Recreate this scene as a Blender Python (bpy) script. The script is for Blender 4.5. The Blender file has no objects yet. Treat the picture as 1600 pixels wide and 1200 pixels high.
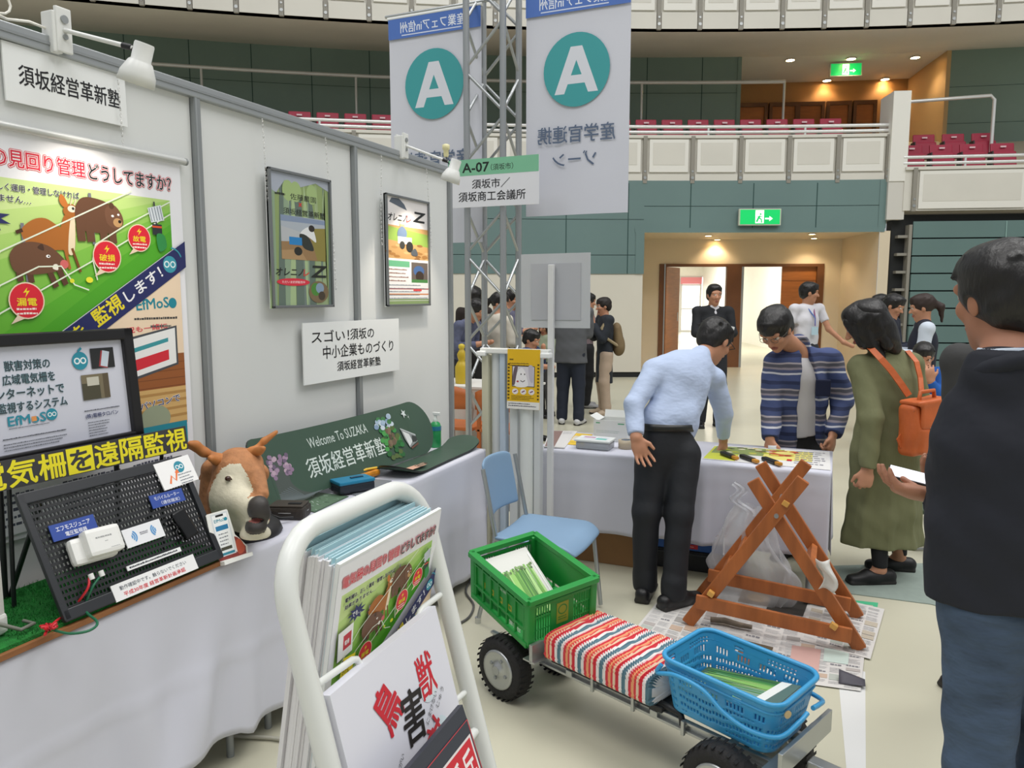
import bpy, bmesh, math, random
import numpy as np
from mathutils import Vector, Matrix, Euler
random.seed(7)
SC = bpy.context.scene
COL = SC.collection
# ------------------------------------------------------------------ camera, world, lights, exposure
CAM_F, CAM_PITCH, CAM_YAW, CAM_H = 1176.36, math.radians(6.76), math.radians(23.285), 1.6
cd = bpy.data.cameras.new('camera'); cam = bpy.data.objects.new('camera', cd); COL.objects.link(cam)
cd.sensor_width = 36.0; cd.lens = CAM_F / 1600 * 36.0; cd.clip_start = 0.02; cd.clip_end = 300
cam.location = (0, 0, CAM_H); cam.rotation_euler = (math.pi/2 - CAM_PITCH, 0, CAM_YAW)
SC.camera = cam
w = bpy.data.worlds.new('World'); SC.world = w; w.use_nodes = True
wb = w.node_tree.nodes['Background']; wb.inputs[0].default_value = (0.93, 0.97, 1.0, 1); wb.inputs[1].default_value = 0.38
SC.view_settings.view_transform = 'Standard'; SC.view_settings.look = 'None'
SC.view_settings.exposure = 0.1; SC.view_settings.gamma = 1.0; SC.view_settings.use_curve_mapping = False
def lamp(name, loc, size, power, color=(1, 1, 1), rot=(0, 0, 0), kind='AREA', shape='SQUARE', size_y=None, spread=None):
    l = bpy.data.lights.new(name, kind); o = bpy.data.objects.new(name, l); COL.objects.link(o)
    o.location = loc; o.rotation_euler = rot; l.energy = power; l.color = color
    if kind == 'AREA':
        l.shape = shape; l.size = size
        if size_y: l.size_y = size_y
        if spread: l.spread = spread
    elif kind == 'SPOT':
        l.spot_size = spread or 1.6; l.spot_blend = 0.6; l.shadow_soft_size = size
    else: l.shadow_soft_size = size
    return o
# the hall's high ceiling lamps
for i, (lx, ly) in enumerate([(-6, -2), (1.5, -3), (7, 1), (-4, 5.5), (3, 6), (8, 9)]):
    lamp('hall_ceiling_lamp', (lx, ly, 12.5), 4.5, 380, (1.0, 0.985, 0.965))

# ------------------------------------------------------------------ pixel -> point on a real plane
_f = Vector((-math.sin(CAM_YAW)*math.cos(CAM_PITCH), math.cos(CAM_YAW)*math.cos(CAM_PITCH), -math.sin(CAM_PITCH)))
_r = Vector((math.cos(CAM_YAW), math.sin(CAM_YAW), 0)); _u = _r.cross(_f); _c = Vector((0, 0, CAM_H))
def ray(px, py): return _f + _r*((px-800)/CAM_F) + _u*((600-py)/CAM_F)
def at(px, py, x=None, y=None, z=None):
    d = ray(px, py); i, v = [(i, q) for i, q in enumerate((x, y, z)) if q is not None][0]
    return _c + d*((v-_c[i])/d[i])
def dp(px, py, depth): return _c + ray(px, py)*depth

# ------------------------------------------------------------------ materials
def lin(h):
    h = h.lstrip('#'); c = [int(h[i:i+2], 16)/255 for i in (0, 2, 4)]
    return tuple(x/12.92 if x <= .04045 else ((x+.055)/1.055)**2.4 for x in c) + (1,)
_M = {}
def mat(col, rough=.6, metal=0., var=.0, scale=8., bump=0., bscale=40., emit=0., alpha=1., spec=.5, stretch=None, sheen=0., trans=0.):
    key = (col, rough, metal, var, scale, bump, bscale, emit, alpha, spec, stretch, trans)
    if key in _M: return _M[key]
    m = bpy.data.materials.new('surface_' + col.lstrip('#')); m.use_nodes = True
    nt = m.node_tree; b = nt.nodes['Principled BSDF']
    c = lin(col)
    b.inputs['Base Color'].default_value = c; b.inputs['Roughness'].default_value = rough; b.inputs['Metallic'].default_value = metal
    b.inputs['Specular IOR Level'].default_value = spec
    if emit: b.inputs['Emission Color'].default_value = c; b.inputs['Emission Strength'].default_value = emit
    if alpha < 1: b.inputs['Alpha'].default_value = alpha
    if trans: b.inputs['Transmission Weight'].default_value = trans
    if var or bump:
        tc = nt.nodes.new('ShaderNodeTexCoord'); src = tc.outputs['Object']
        if stretch:
            mp = nt.nodes.new('ShaderNodeMapping'); mp.inputs['Scale'].default_value = stretch
            nt.links.new(src, mp.inputs[0]); src = mp.outputs[0]
    if var:
        n = nt.nodes.new('ShaderNodeTexNoise'); n.inputs['Scale'].default_value = scale; n.inputs['Detail'].default_value = 4
        nt.links.new(src, n.inputs['Vector'])
        r = nt.nodes.new('ShaderNodeValToRGB'); k = var
        r.color_ramp.elements[0].position = .3; r.color_ramp.elements[1].position = .7
        r.color_ramp.elements[0].color = tuple(max(0, x*(1-k)) for x in c[:3]) + (1,)
        r.color_ramp.elements[1].color = tuple(min(1, x*(1+k)) for x in c[:3]) + (1,)
        nt.links.new(n.outputs[0], r.inputs[0]); nt.links.new(r.outputs[0], b.inputs['Base Color'])
    if bump:
        n2 = nt.nodes.new('ShaderNodeTexNoise'); n2.inputs['Scale'].default_value = bscale; n2.inputs['Detail'].default_value = 3
        nt.links.new(src, n2.inputs['Vector'])
        bp = nt.nodes.new('ShaderNodeBump'); bp.inputs['Strength'].default_value = bump; bp.inputs['Distance'].default_value = .02
        nt.links.new(n2.outputs[0], bp.inputs['Height']); nt.links.new(bp.outputs[0], b.inputs['Normal'])
    _M[key] = m
    return m
def stripe_mat(name, axis, stops, period, rough=.8, wob=0.0):
    """bands along one object axis: stops = [(position 0..1, hex)] constant"""
    m = bpy.data.materials.new(name); m.use_nodes = True; nt = m.node_tree; b = nt.nodes['Principled BSDF']
    b.inputs['Roughness'].default_value = rough
    tc = nt.nodes.new('ShaderNodeTexCoord'); sx = nt.nodes.new('ShaderNodeSeparateXYZ'); nt.links.new(tc.outputs['Object'], sx.inputs[0])
    src = sx.outputs['XYZ'.index(axis)]
    if wob:
        n = nt.nodes.new('ShaderNodeTexNoise'); n.inputs['Scale'].default_value = 6; nt.links.new(tc.outputs['Object'], n.inputs['Vector'])
        ad = nt.nodes.new('ShaderNodeMath'); ad.operation = 'MULTIPLY_ADD'; nt.links.new(n.outputs[0], ad.inputs[0]); ad.inputs[1].default_value = wob
        nt.links.new(src, ad.inputs[2]); src = ad.outputs[0]
    mu = nt.nodes.new('ShaderNodeMath'); mu.operation = 'MULTIPLY'; mu.inputs[1].default_value = 1/period; nt.links.new(src, mu.inputs[0])
    fr = nt.nodes.new('ShaderNodeMath'); fr.operation = 'FRACT'; nt.links.new(mu.outputs[0], fr.inputs[0])
    r = nt.nodes.new('ShaderNodeValToRGB'); r.color_ramp.interpolation = 'CONSTANT'
    el = r.color_ramp.elements
    el[0].position = 0; el[0].color = lin(stops[0][1]); el[1].position = stops[1][0]; el[1].color = lin(stops[1][1])
    for p, c in stops[2:]: e = el.new(p); e.color = lin(c)
    nt.links.new(fr.outputs[0], r.inputs[0]); nt.links.new(r.outputs[0], b.inputs['Base Color'])
    return m

# ------------------------------------------------------------------ objects
def tag(o, label=None, cat=None, group=None, kind=None):
    if label: o['label'] = label
    if cat: o['category'] = cat
    if group: o['group'] = group
    if kind: o['kind'] = kind
    return o
def thing(name, label, cat, loc=(0, 0, 0), rotz=0., group=None, kind=None):
    o = bpy.data.objects.new(name, None); COL.objects.link(o); o.empty_display_size = .1
    o.matrix_world = Matrix.Translation(Vector(loc)) @ Matrix.Rotation(rotz, 4, 'Z')
    o['W'] = 0; del o['W']
    _W[o] = o.matrix_world.copy()
    return tag(o, label, cat, group, kind)
_W = {}
def copy_tree(o, parent=None):
    c = o.copy(); COL.objects.link(c)
    if parent: c.parent = parent
    for ch in list(o.children): copy_tree(ch, c)
    return c
def basis(n, up=(0, 0, 1)):
    n = Vector(n).normalized(); up = Vector(up)
    if abs(n.dot(up)) > .98: up = Vector((0, 1, 0))
    x = up.cross(n).normalized(); y = n.cross(x)
    return Matrix((x, y, n)).transposed()      # columns x, y, n
class MB:
    """collects shapes, links them as ONE mesh object"""
    def __init__(s): s.v = []; s.f = []; s.m = []; s.s = []; s.mats = []
    def mi(s, m):
        if m not in s.mats: s.mats.append(m)
        return s.mats.index(m)
    def add(s, vs, fs, m, smooth=False):
        o = len(s.v); s.v.extend([tuple(v) for v in vs]); k = s.mi(m)
        for f in fs: s.f.append([i+o for i in f]); s.m.append(k); s.s.append(smooth)
        return s
    def box(s, c, size, m, R=None, bev=0., top=None):
        x, y, z = [q/2 for q in size]; c = Vector(c)
        if not bev:
            t = top or (1, 1)
            vs = [Vector(p) for p in ((-x, -y, -z), (x, -y, -z), (x, y, -z), (-x, y, -z), (-x*t[0], -y*t[1], z), (x*t[0], -y*t[1], z), (x*t[0], y*t[1], z), (-x*t[0], y*t[1], z))]
            fs = [(0, 3, 2, 1), (4, 5, 6, 7), (0, 1, 5, 4), (1, 2, 6, 5), (2, 3, 7, 6), (3, 0, 4, 7)]
        else:
            bm = bmesh.new(); bmesh.ops.create_cube(bm, size=1)
            for v in bm.verts: v.co = Vector((v.co.x*2*x, v.co.y*2*y, v.co.z*2*z))
            bmesh.ops.bevel(bm, geom=bm.edges[:], offset=min(bev, x*.98, y*.98, z*.98), segments=2, profile=.6, affect='EDGES')
            bm.verts.index_update(); vs = [v.co.copy() for v in bm.verts]; fs = [[v.index for v in f.verts] for f in bm.faces]; bm.free()
        if R is not None: vs = [R @ v for v in vs]
        return s.add([v+c for v in vs], fs, m)
    def cyl(s, a, b, r, m, r2=None, n=14, caps=True):
        a = Vector(a); b = Vector(b); r2 = r if r2 is None else r2; B = basis(b-a)
        vs = []
        for p, q in ((a, r), (b, r2)):
            for i in range(n):
                t = 2*math.pi*i/n; vs.append(p + B @ Vector((q*math.cos(t), q*math.sin(t), 0)))
        s.add(vs, [(i, (i+1) % n, n+(i+1) % n, n+i) for i in range(n)], m, True)
        if caps: s.add(vs, [list(range(n-1, -1, -1)), list(range(n, 2*n))], m)
        return s
    def tube(s, pts, r, m, n=10, closed=False, caps=True):
        P = [Vector(p) for p in pts]; N = len(P); rr = r if isinstance(r, (list, tuple)) else [r]*N
        vs = []; prev = None
        for i in range(N):
            if closed: t = (P[(i+1) % N]-P[i-1])
            else: t = P[min(i+1, N-1)]-P[max(i-1, 0)]
            if t.length < 1e-9: t = Vector((0, 0, 1))
            t.normalize()
            if prev is None:
                B = basis(t); x = B.col[0]
            else: x = (prev - t*prev.dot(t)); x = x.normalized() if x.length > 1e-6 else basis(t).col[0]
            prev = x; y = t.cross(x)
            for k in range(n):
                a = 2*math.pi*k/n; vs.append(P[i]+(x*math.cos(a)+y*math.sin(a))*rr[i])
        fs = []
        for i in range(N if closed else N-1):
            j = (i+1) % N
            for k in range(n): fs.append((i*n+k, i*n+(k+1) % n, j*n+(k+1) % n, j*n+k))
        s.add(vs, fs, m, True)
        if caps and not closed: s.add(vs, [list(range(n-1, -1, -1)), list(range((N-1)*n, N*n))], m)
        return s
    def lathe(s, prof, org, m, axis=(0, 0, 1), n=20, smooth=True):
        B = basis(axis); org = Vector(org); vs = []
        for r, z in prof:
            for i in range(n):
                t = 2*math.pi*i/n; vs.append(org + B @ Vector((r*math.cos(t), r*math.sin(t), z)))
        fs = []
        for j in range(len(prof)-1):
            for i in range(n): fs.append((j*n+i, j*n+(i+1) % n, (j+1)*n+(i+1) % n, (j+1)*n+i))
        s.add(vs, fs, m, smooth)
        s.add(vs, [list(range(n-1, -1, -1)), list(range((len(prof)-1)*n, len(prof)*n))], m)
        return s
    def prism(s, poly, h, M, m, smooth=False):
        n = len(poly)
        vs = [M @ Vector((x, y, 0)) for x, y in poly] + [M @ Vector((x, y, h)) for x, y in poly]
        s.add(vs, [list(range(n-1, -1, -1)), list(range(n, 2*n))], m)
        s.add(vs, [(i, (i+1) % n, n+(i+1) % n, n+i) for i in range(n)], m, smooth)
        return s
    def grid(s, fn, nu, nv, m, smooth=True, closed_u=False):
        vs = [fn(i/(nu-1) if not closed_u else i/nu, j/(nv-1)) for j in range(nv) for i in range(nu)]
        fs = []
        for j in range(nv-1):
            for i in range(nu if closed_u else nu-1):
                i2 = (i+1) % nu; fs.append((j*nu+i, j*nu+i2, (j+1)*nu+i2, (j+1)*nu+i))
        return s.add(vs, fs, m, smooth)
    def build(s, name, parent=None, label=None, cat=None, group=None, kind=None, loc=None, local=False):
        """vertices are world points unless local; they are moved into the parent's (or loc's) frame"""
        me = bpy.data.meshes.new(name)
        W = None
        if parent is not None and not local: W = _W[parent].inverted()
        elif loc is not None: W = Matrix.Translation(-Vector(loc))
        V = np.array(s.v, dtype=np.float64).reshape(-1, 3)
        if W is not None:
            A = np.array(W); V = V @ A[:3, :3].T + A[:3, 3]
        me.from_pydata([tuple(v) for v in V], [], s.f)
        for m in s.mats: me.materials.append(m)
        me.polygons.foreach_set('material_index', s.m); me.polygons.foreach_set('use_smooth', s.s)
        me.update()
        o = bpy.data.objects.new(name, me); COL.objects.link(o)
        if parent is not None: o.parent = parent; _W[o] = _W[parent]
        else:
            if loc is not None: o.location = loc
            _W[o] = Matrix.Translation(Vector(loc)) if loc is not None else Matrix.Identity(4)
        return tag(o, label, cat, group, kind)
def spl(pts, n=5):
    """smooth curve through the points"""
    P = [Vector(p) for p in pts]; P = [P[0]*2-P[1]]+P+[P[-1]*2-P[-2]]; out = []
    for i in range(1, len(P)-2):
        a, b, c, d = P[i-1:i+3]
        for j in range(n):
            t = j/n; out.append(.5*((2*b)+(c-a)*t+(2*a-5*b+4*c-d)*t*t+(-a+3*b-3*c+d)*t**3))
    return out+[P[-2]]
def sd(o, lv=1):
    md = o.modifiers.new('smooth', 'SUBSURF'); md.levels = lv; md.render_levels = lv; return o

# ------------------------------------------------------------------ lettering and flat artwork
_T = {}
def glyphs(body, bold=0., res=2):
    k = (body, bold, res)
    if k in _T: return _T[k]
    cu = bpy.data.curves.new('t', 'FONT'); cu.body = body; cu.resolution_u = res; cu.offset = bold; cu.fill_mode = 'BOTH'; cu.dimensions = '2D'
    o = bpy.data.objects.new('t', cu); COL.objects.link(o)
    dg = bpy.context.evaluated_depsgraph_get(); me = bpy.data.meshes.new_from_object(o.evaluated_get(dg))
    v = np.array([x.co[:2] for x in me.vertices]); f = [list(p.vertices) for p in me.polygons]
    bpy.data.objects.remove(o); bpy.data.curves.remove(cu); bpy.data.meshes.remove(me)
    if len(v) == 0: v = np.zeros((1, 2)); f = []
    _T[k] = (v, f); return _T[k]
class Art:
    """flat print on a sheet: design units, v up; layers rise a fraction of a millimetre"""
    def __init__(s, M, scale=1., mb=None, step=.00003):
        s.M = M; s.k = scale; s.mb = mb or MB(); s.z = 0.; s.step = step; s.rough = .5
    def mat(s, c): return c if not isinstance(c, str) else mat(c, s.rough)
    def put(s, v2, f, c):
        s.z += s.step
        M = np.array(s.M); v2 = np.asarray(v2, float)*s.k
        v3 = np.c_[v2, np.full(len(v2), s.z)] @ M[:3, :3].T + M[:3, 3]
        s.mb.add(v3.tolist(), f, s.mat(c)); return s
    def poly(s, pts, c): return s.put(pts, [list(range(len(pts)))], c)
    def rect(s, x, y, w, h, c, rot=0.):
        p = np.array([(0, 0), (w, 0), (w, h), (0, h)], float)
        if rot: a = math.radians(rot); p = p @ np.array([[math.cos(a), math.sin(a)], [-math.sin(a), math.cos(a)]])
        return s.poly(p + (x, y), c)
    def ell(s, x, y, rx, ry, c, n=28, rot=0.):
        a = math.radians(rot)
        p = [(rx*math.cos(t)*math.cos(a)-ry*math.sin(t)*math.sin(a)+x, rx*math.cos(t)*math.sin(a)+ry*math.sin(t)*math.cos(a)+y) for t in [2*math.pi*i/n for i in range(n)]]
        return s.poly(p, c)
    def ring(s, x, y, r, wd, c, a0=0, a1=360, n=28):
        t = [math.radians(a0+(a1-a0)*i/n) for i in range(n+1)]
        v = [(x+r*math.cos(q), y+r*math.sin(q)) for q in t]+[(x+(r-wd)*math.cos(q), y+(r-wd)*math.sin(q)) for q in t]
        return s.put(v, [(i, i+1, n+2+i, n+1+i) for i in range(n)], c)
    def line(s, pts, wd, c):
        P = np.array(pts, float); vs = []; n = len(P)
        for i in range(n):
            t = P[min(i+1, n-1)]-P[max(i-1, 0)]; t = t/(np.hypot(*t)+1e-9); nn = np.array((-t[1], t[0]))*wd/2
            vs += [P[i]+nn, P[i]-nn]
        return s.put(vs, [(2*i, 2*i+1, 2*i+3, 2*i+2) for i in range(n-1)], c)
    def blob(s, pts, c, n=4):
        """smooth closed outline through points"""
        P = [np.array(p, float) for p in pts]; N = len(P); out = []
        for i in range(N):
            p0, p1, p2, p3 = P[i-1], P[i], P[(i+1) % N], P[(i+2) % N]
            for j in range(n):
                t = j/n
                out.append(.5*((2*p1)+(-p0+p2)*t+(2*p0-5*p1+4*p2-p3)*t*t+(-p0+3*p1-3*p2+p3)*t**3))
        return s.poly(out, c)
    def text(s, body, x, y, w, h, c, bold=0., rot=0., shear=0., outline=None, ow=.06, keep=False, flip=False):
        """fit the lettering into the box whose lower-left corner is x, y"""
        base, _ = glyphs(body, 0.)
        lo = base.min(0); hi = base.max(0); sz = np.maximum(hi-lo, 1e-6)
        sc = np.array([w, h])/sz
        if keep: k = sc.min(); sc = np.array([k, k])
        def go(b, col):
            v, f = glyphs(body, 0.)
            p = (v-lo)*sc
            if flip: p[:, 0] = w-p[:, 0]
            if shear: p[:, 0] += p[:, 1]*shear
            if rot: a = math.radians(rot); p = p @ np.array([[math.cos(a), math.sin(a)], [-math.sin(a), math.cos(a)]])
            r = b*.6*sc.min()                         # weight: the glyph laid several times, shifted by r
            nd = 1 if not b else 6 if b < .05 else 10
            sh = [(0., 0.)]+[(q*r*math.cos(2*math.pi*i/nd), q*r*math.sin(2*math.pi*i/nd)) for q in ((1,) if b < .05 else (.5, 1)) for i in range(nd)] if b else [(0., 0.)]
            for o in sh: s.z -= s.step*.5; s.put(p+o+np.array((x, y)), f, col)
        if outline:
            for oc, o in (outline if isinstance(outline, list) else [(outline, ow)]): go(o, oc)
        go(bold, c); return s
    def rows(s, x, y, w, n, pitch, c, th=.35, seed=1, ragged=.25):
        """tiny unreadable lines of print, as broken dashes"""
        rn = random.Random(seed); vs = []; fs = []
        for i in range(n):
            xx = x; end = x+w*(1-ragged*rn.random()); yy = y-i*pitch
            while xx < end:
                q = pitch*(.35+.5*rn.random()); o = len(vs); hh = pitch*th*(.8+.4*rn.random())
                vs += [(xx, yy), (min(end, xx+q), yy), (min(end, xx+q), yy+hh), (xx, yy+hh)]; fs.append((o, o+1, o+2, o+3)); xx += q+pitch*.14
        return s.put(vs, fs, c)
def plane_M(o, xdir, n):
    """origin o, x along xdir, normal n"""
    x = Vector(xdir).normalized(); n = Vector(n).normalized(); y = n.cross(x).normalized(); n = x.cross(y)
    M = Matrix((x, y, n)).transposed().to_4x4(); M.translation = Vector(o); return M
def sheet(M, w, h, t, m, mb=None, bev=0):
    """board of thickness t whose FRONT lies on M's plane"""
    mb = mb or MB(); R = M.to_3x3(); c = M @ Vector((w/2, h/2, -t/2))
    return mb.box(c, (w, h, t), m, R, bev)
# ================================================================== the arena (the setting)
AC = (12.9215, -21.5343); AR = 39.55
def A(th, dr, z):
    t = math.radians(th); return Vector((AC[0]+(AR+dr)*math.cos(t), AC[1]+(AR+dr)*math.sin(t), z))
def adir(th): t = math.radians(th); return Vector((math.sin(t), -math.cos(t), 0))      # along the wall, to the right
def anrm(th): t = math.radians(th); return Vector((-math.cos(t), -math.sin(t), 0))     # towards the hall
def arc(mb, t0, t1, prof, m, n=24, ths=None):
    """sweep a profile [(dr, z)] along the arena's arc"""
    T = ths or [t0+(t1-t0)*i/n for i in range(n+1)]
    vs = [A(t, dr, z) for t in T for dr, z in prof]; k = len(prof)
    fs = [(i*k+j, (i+1)*k+j, (i+1)*k+j+1, i*k+j+1) for i in range(len(T)-1) for j in range(k-1)]
    return mb.add(vs, fs, m)
def ablock(mb, t0, t1, d0, d1, z0, z1, m, n=6, z0b=None, z1b=None):
    """solid arc block; z0b, z1b: bottom and top at the far (d1) side"""
    z0b = z0 if z0b is None else z0b; z1b = z1 if z1b is None else z1b
    T = [t0+(t1-t0)*i/n for i in range(n+1)]
    vs = []
    for t in T: vs += [A(t, d0, z0), A(t, d1, z0b), A(t, d1, z1b), A(t, d0, z1)]
    fs = [(i*4+j, (i+1)*4+j, (i+1)*4+(j+1) % 4, i*4+(j+1) % 4) for i in range(n) for j in range(4)]
    fs += [(3, 2, 1, 0), (n*4, n*4+1, n*4+2, n*4+3)]
    return mb.add(vs, fs, m)
TEAL = mat('#698280', .55, var=.05, scale=.7); TEALD = mat('#83998f', .6, var=.08, scale=.5); JOINT = mat('#2c4a47', .8)
BEIGE = mat('#d8d3c5', .6, var=.03, scale=1.); CREAM = mat('#dccdb2', .6, var=.03, scale=1.)
PANW = mat('#d5d2c8', .5, var=.03, scale=1.5); PANE = mat('#e4e2da', .45); POST = mat('#8e8a80', .5); SOFF = mat('#c4baa8', .8, var=.06, scale=.4)
STEEL = mat('#e4e4e2', .25, .4); ALU = mat('#a9acac', .38, .7); DARK = mat('#181a1a', .7)
WOODB = mat('#a8662f', .45, var=.12, scale=3., stretch=(1, 1, 8)); WOODF = mat('#6e4526', .5, var=.1, scale=4.)
FLOORM = mat('#c8c5b0', .3, var=.035, scale=1.3, spec=.4); GREYW = mat('#cfccc4', .5)

# floor of the whole hall and of the corridor behind the doors
mb = MB(); mb.box((-2, 12, -.05), (60, 70, .1), FLOORM); floor = mb.build('floor', kind='structure', label='cream glossy hall floor', cat='floor')

PL, PR, PD = 114.5, 108.06, 2.05          # the entrance recess
# lower wall: beige dado, teal boards above
mb = MB()
arc(mb, PL, 134, [(0, 0.1), (0, 2.0)], BEIGE); arc(mb, PL, 134, [(.0, 0), (.02, 0), (.02, .1), (0, .1)], DARK)
for z0, z1 in ((2.0, 2.35), (2.36, 3.02), (3.03, 3.75)): arc(mb, PL, 134, [(-.02, z0), (-.02, z1)], TEAL)
arc(mb, PL, 134, [(0, 2.), (0, 3.75)], JOINT)
for z0, z1 in ((2.86, 3.27), (3.28, 3.75)): arc(mb, PR-.15, PL, [(-.02, z0), (-.02, z1)], TEAL)
arc(mb, PR-.15, PL, [(0, 2.85), (0, 3.75)], JOINT)
arc(mb, PR-.12, PL+.25, [(-.03, 2.78), (-.03, 2.87), (0.2, 2.87)], TEAL); arc(mb, PL-.02, PL+.22, [(-.03, 2.0), (-.03, 2.8)], TEAL, 2)
arc(mb, PR-.12, PR+.06, [(-.03, 2.8), (-.03, 3.75)], TEAL, 2)
for t in [PR+1.72*i for i in range(15)]:
    z = 2.86 if t < PL else 2.0
    arc(mb, t-.012, t+.012, [(-.024, z), (-.024, 3.7)], JOINT, 1)
mb.build('wall_back', kind='structure', label='curved lower arena wall, cream dado under teal boards', cat='wall')
# recess: side walls, soffit, back wall round the doors
mb = MB(); DL, DR_ = 113.45, 108.55; DH = 2.27
mb.add([A(PL, 0, 0), A(PL, PD, 0), A(PL, PD, 2.8), A(PL, 0, 2.8)], [(0, 1, 2, 3)], CREAM)
mb.add([A(PR, 0, 0), A(PR, PD, 0), A(PR, PD, 2.8), A(PR, 0, 2.8)], [(3, 2, 1, 0)], CREAM)
arc(mb, PR, PL, [(PD, DH), (PD, 2.8)], CREAM); arc(mb, DL, PL, [(PD, 0), (PD, DH)], CREAM, 3); arc(mb, PR, DR_, [(PD, 0), (PD, DH)], CREAM, 3)
mb.add([A(PR, -.02, 0), A(PR-.28, -.02, 0), A(PR-.28, -.02, 2.8), A(PR, -.02, 2.8)], [(0, 1, 2, 3)], CREAM)
mb.build('wall_entrance', kind='structure', label='cream side walls of the entrance recess', cat='wall')
mb = MB(); arc(mb, PR, PL, [(0, 2.8), (PD, 2.8)], CREAM); mb.build('ceiling_entrance', kind='structure', label='low cream soffit over the entrance doors', cat='ceiling')
# doors: left leaf swung open, centre posts, right leaf shut
def door_leaf(name, th0, th1, d, label, swing=None):
    mb = MB(); ablock(mb, th0, th1, d, d+.05, 0.02, DH-.06, WOODB, 2)
    o = mb.build(name, kind='structure', label=label, cat='door')
    mb = MB(); arc(mb, th0, th1, [(d-.004, 1.05), (d-.004, 1.065)], WOODF, 1); arc(mb, th0, th1, [(d-.004, 1.9), (d-.004, 1.91)], WOODF, 1); mb.build('groove', o)
    return o
door_leaf('door_1', 108.75, 109.75, PD+.05, 'shut brown door leaf at right of the entrance')
mb = MB(); L0 = A(113.25, PD+.05, 0); dirv = (anrm(113.2)*-1*.98+adir(113.2)*.62).normalized()
M = Matrix((dirv, dirv.cross(Vector((0, 0, 1))), Vector((0, 0, 1)))).transposed()
mb.box(L0+dirv*.42+Vector((0, 0, DH/2-.03)), (.84, .05, DH-.06), WOODB, M); o = mb.build('door_2', kind='structure', label='brown door leaf standing open at left of the entrance', cat='door')
mb = MB(); mb.cyl(L0+dirv*.78+Vector((0, 0, 1.))+anrm(113)*.05, L0+dirv*.78+Vector((0, 0, 1.2))+anrm(113)*.05, .015, STEEL); mb.build('door_handle', o)
mb = MB(); ablock(mb, 108.6, 113.4, PD-.03, PD+.1, DH-.06, DH, WOODF, 4)
for t0, t1 in ((108.55, 108.75), (113.3, 113.45), (110.98, 111.42)): ablock(mb, t0, t1, PD-.03, PD+.1, 0, DH, WOODF, 1)
ablock(mb, 110.9, 110.97, PD, PD+.08, 0, DH, ALU, 1); ablock(mb, 113.27, 113.31, PD-.04, PD+.08, 0, DH, ALU, 1)
mb.build('trim_1', kind='structure', label='dark brown frame and centre post of the entrance doors', cat='door frame')
# bright corridor beyond
WHT = mat('#f2efe6', .5, var=.02)
base = A(111, PD+.1, 0); ax = -anrm(110.5); sx = adir(110.5)
def Cc(u, v, z): return base + sx*u + ax*v + Vector((0, 0, z))
mb = MB(); up = Vector((0, 0, 1))
mb.add([Cc(-1.6, 0, 0), Cc(-1.9, 16, 0), Cc(-1.9, 16, 3), Cc(-1.6, 0, 3)], [(0, 1, 2, 3)], WHT)
mb.add([Cc(2.4, 0, 0), Cc(2.4, 16, 0), Cc(2.4, 16, 3), Cc(2.4, 0, 3)], [(3, 2, 1, 0)], WHT)
mb.add([Cc(-1.9, 16, 2.35), Cc(2.4, 16, 2.35), Cc(2.4, 16, 3), Cc(-1.9, 16, 3)], [(0, 1, 2, 3)], WHT)
mb.add([Cc(-1.9, 16, 0), Cc(-.35, 16, 0), Cc(-.35, 16, 2.4), Cc(-1.9, 16, 2.4)], [(0, 1, 2, 3)], WHT)
for v in (3.5, 7.5, 12): mb.box(Cc(-1.68-.3*v/16, v, 1.5), (.12, .5, 3), GREYW, Matrix.Rotation(math.radians(20.5), 3, 'Z'))
mb.build('wall_corridor', kind='structure', label='white corridor walls seen through the open doors', cat='wall')
mb = MB(); mb.add([Cc(-2, 0, 3), Cc(2.5, 0, 3), Cc(2.5, 16.2, 3), Cc(-2, 16.2, 3)], [(3, 2, 1, 0)], WHT); mb.build('ceiling_corridor', kind='structure', label='white corridor ceiling behind the doors', cat='ceiling')
mb = MB()
for u0 in (-.3, .6, 1.5):
    for du in (0, .82): mb.box(Cc(u0+du, 16, 1.2), (.07, .07, 2.4), GREYW, Matrix.Rotation(math.radians(20.5), 3, 'Z'))
    for z in (.04, 1.0, 2.02, 2.36): mb.box(Cc(u0+.41, 16, z), (.85, .06, .07), GREYW, Matrix.Rotation(math.radians(20.5), 3, 'Z'))
o = mb.build('window_1', kind='structure', label='glazed outer doors at the far end of the corridor', cat='window')
mb = MB(); PINK = mat('#e58a92', .6)
mb.box(Cc(.95, 15.9, 1.55), (.5, .02, .5), PINK, Matrix.Rotation(math.radians(20.5), 3, 'Z')); mb.box(Cc(1.9, 15.9, 2.2), (.9, .02, .28), PINK, Matrix.Rotation(math.radians(20.5), 3, 'Z')); mb.box(Cc(.5, 15.9, 2.2), (.3, .02, .26), PINK, Matrix.Rotation(math.radians(20.5), 3, 'Z'))
mb.build('pink_poster', o)
mb = MB(); mb.add([Cc(-4, 19, -.5), Cc(5, 19, -.5), Cc(5, 19, 5), Cc(-4, 19, 5)], [(0, 1, 2, 3)], mat('#ffffff', 1, emit=2.2)); mb.build('sky_outside', kind='structure', label='white daylight sky beyond the glazed doors', cat='sky')
lamp('corridor_ceiling_lamp', Cc(.3, 5, 2.9), 2.5, 120, (1, .98, .94)); lamp('corridor_ceiling_lamp', Cc(.3, 12, 2.9), 2.5, 160, (1, .99, .97))
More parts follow.
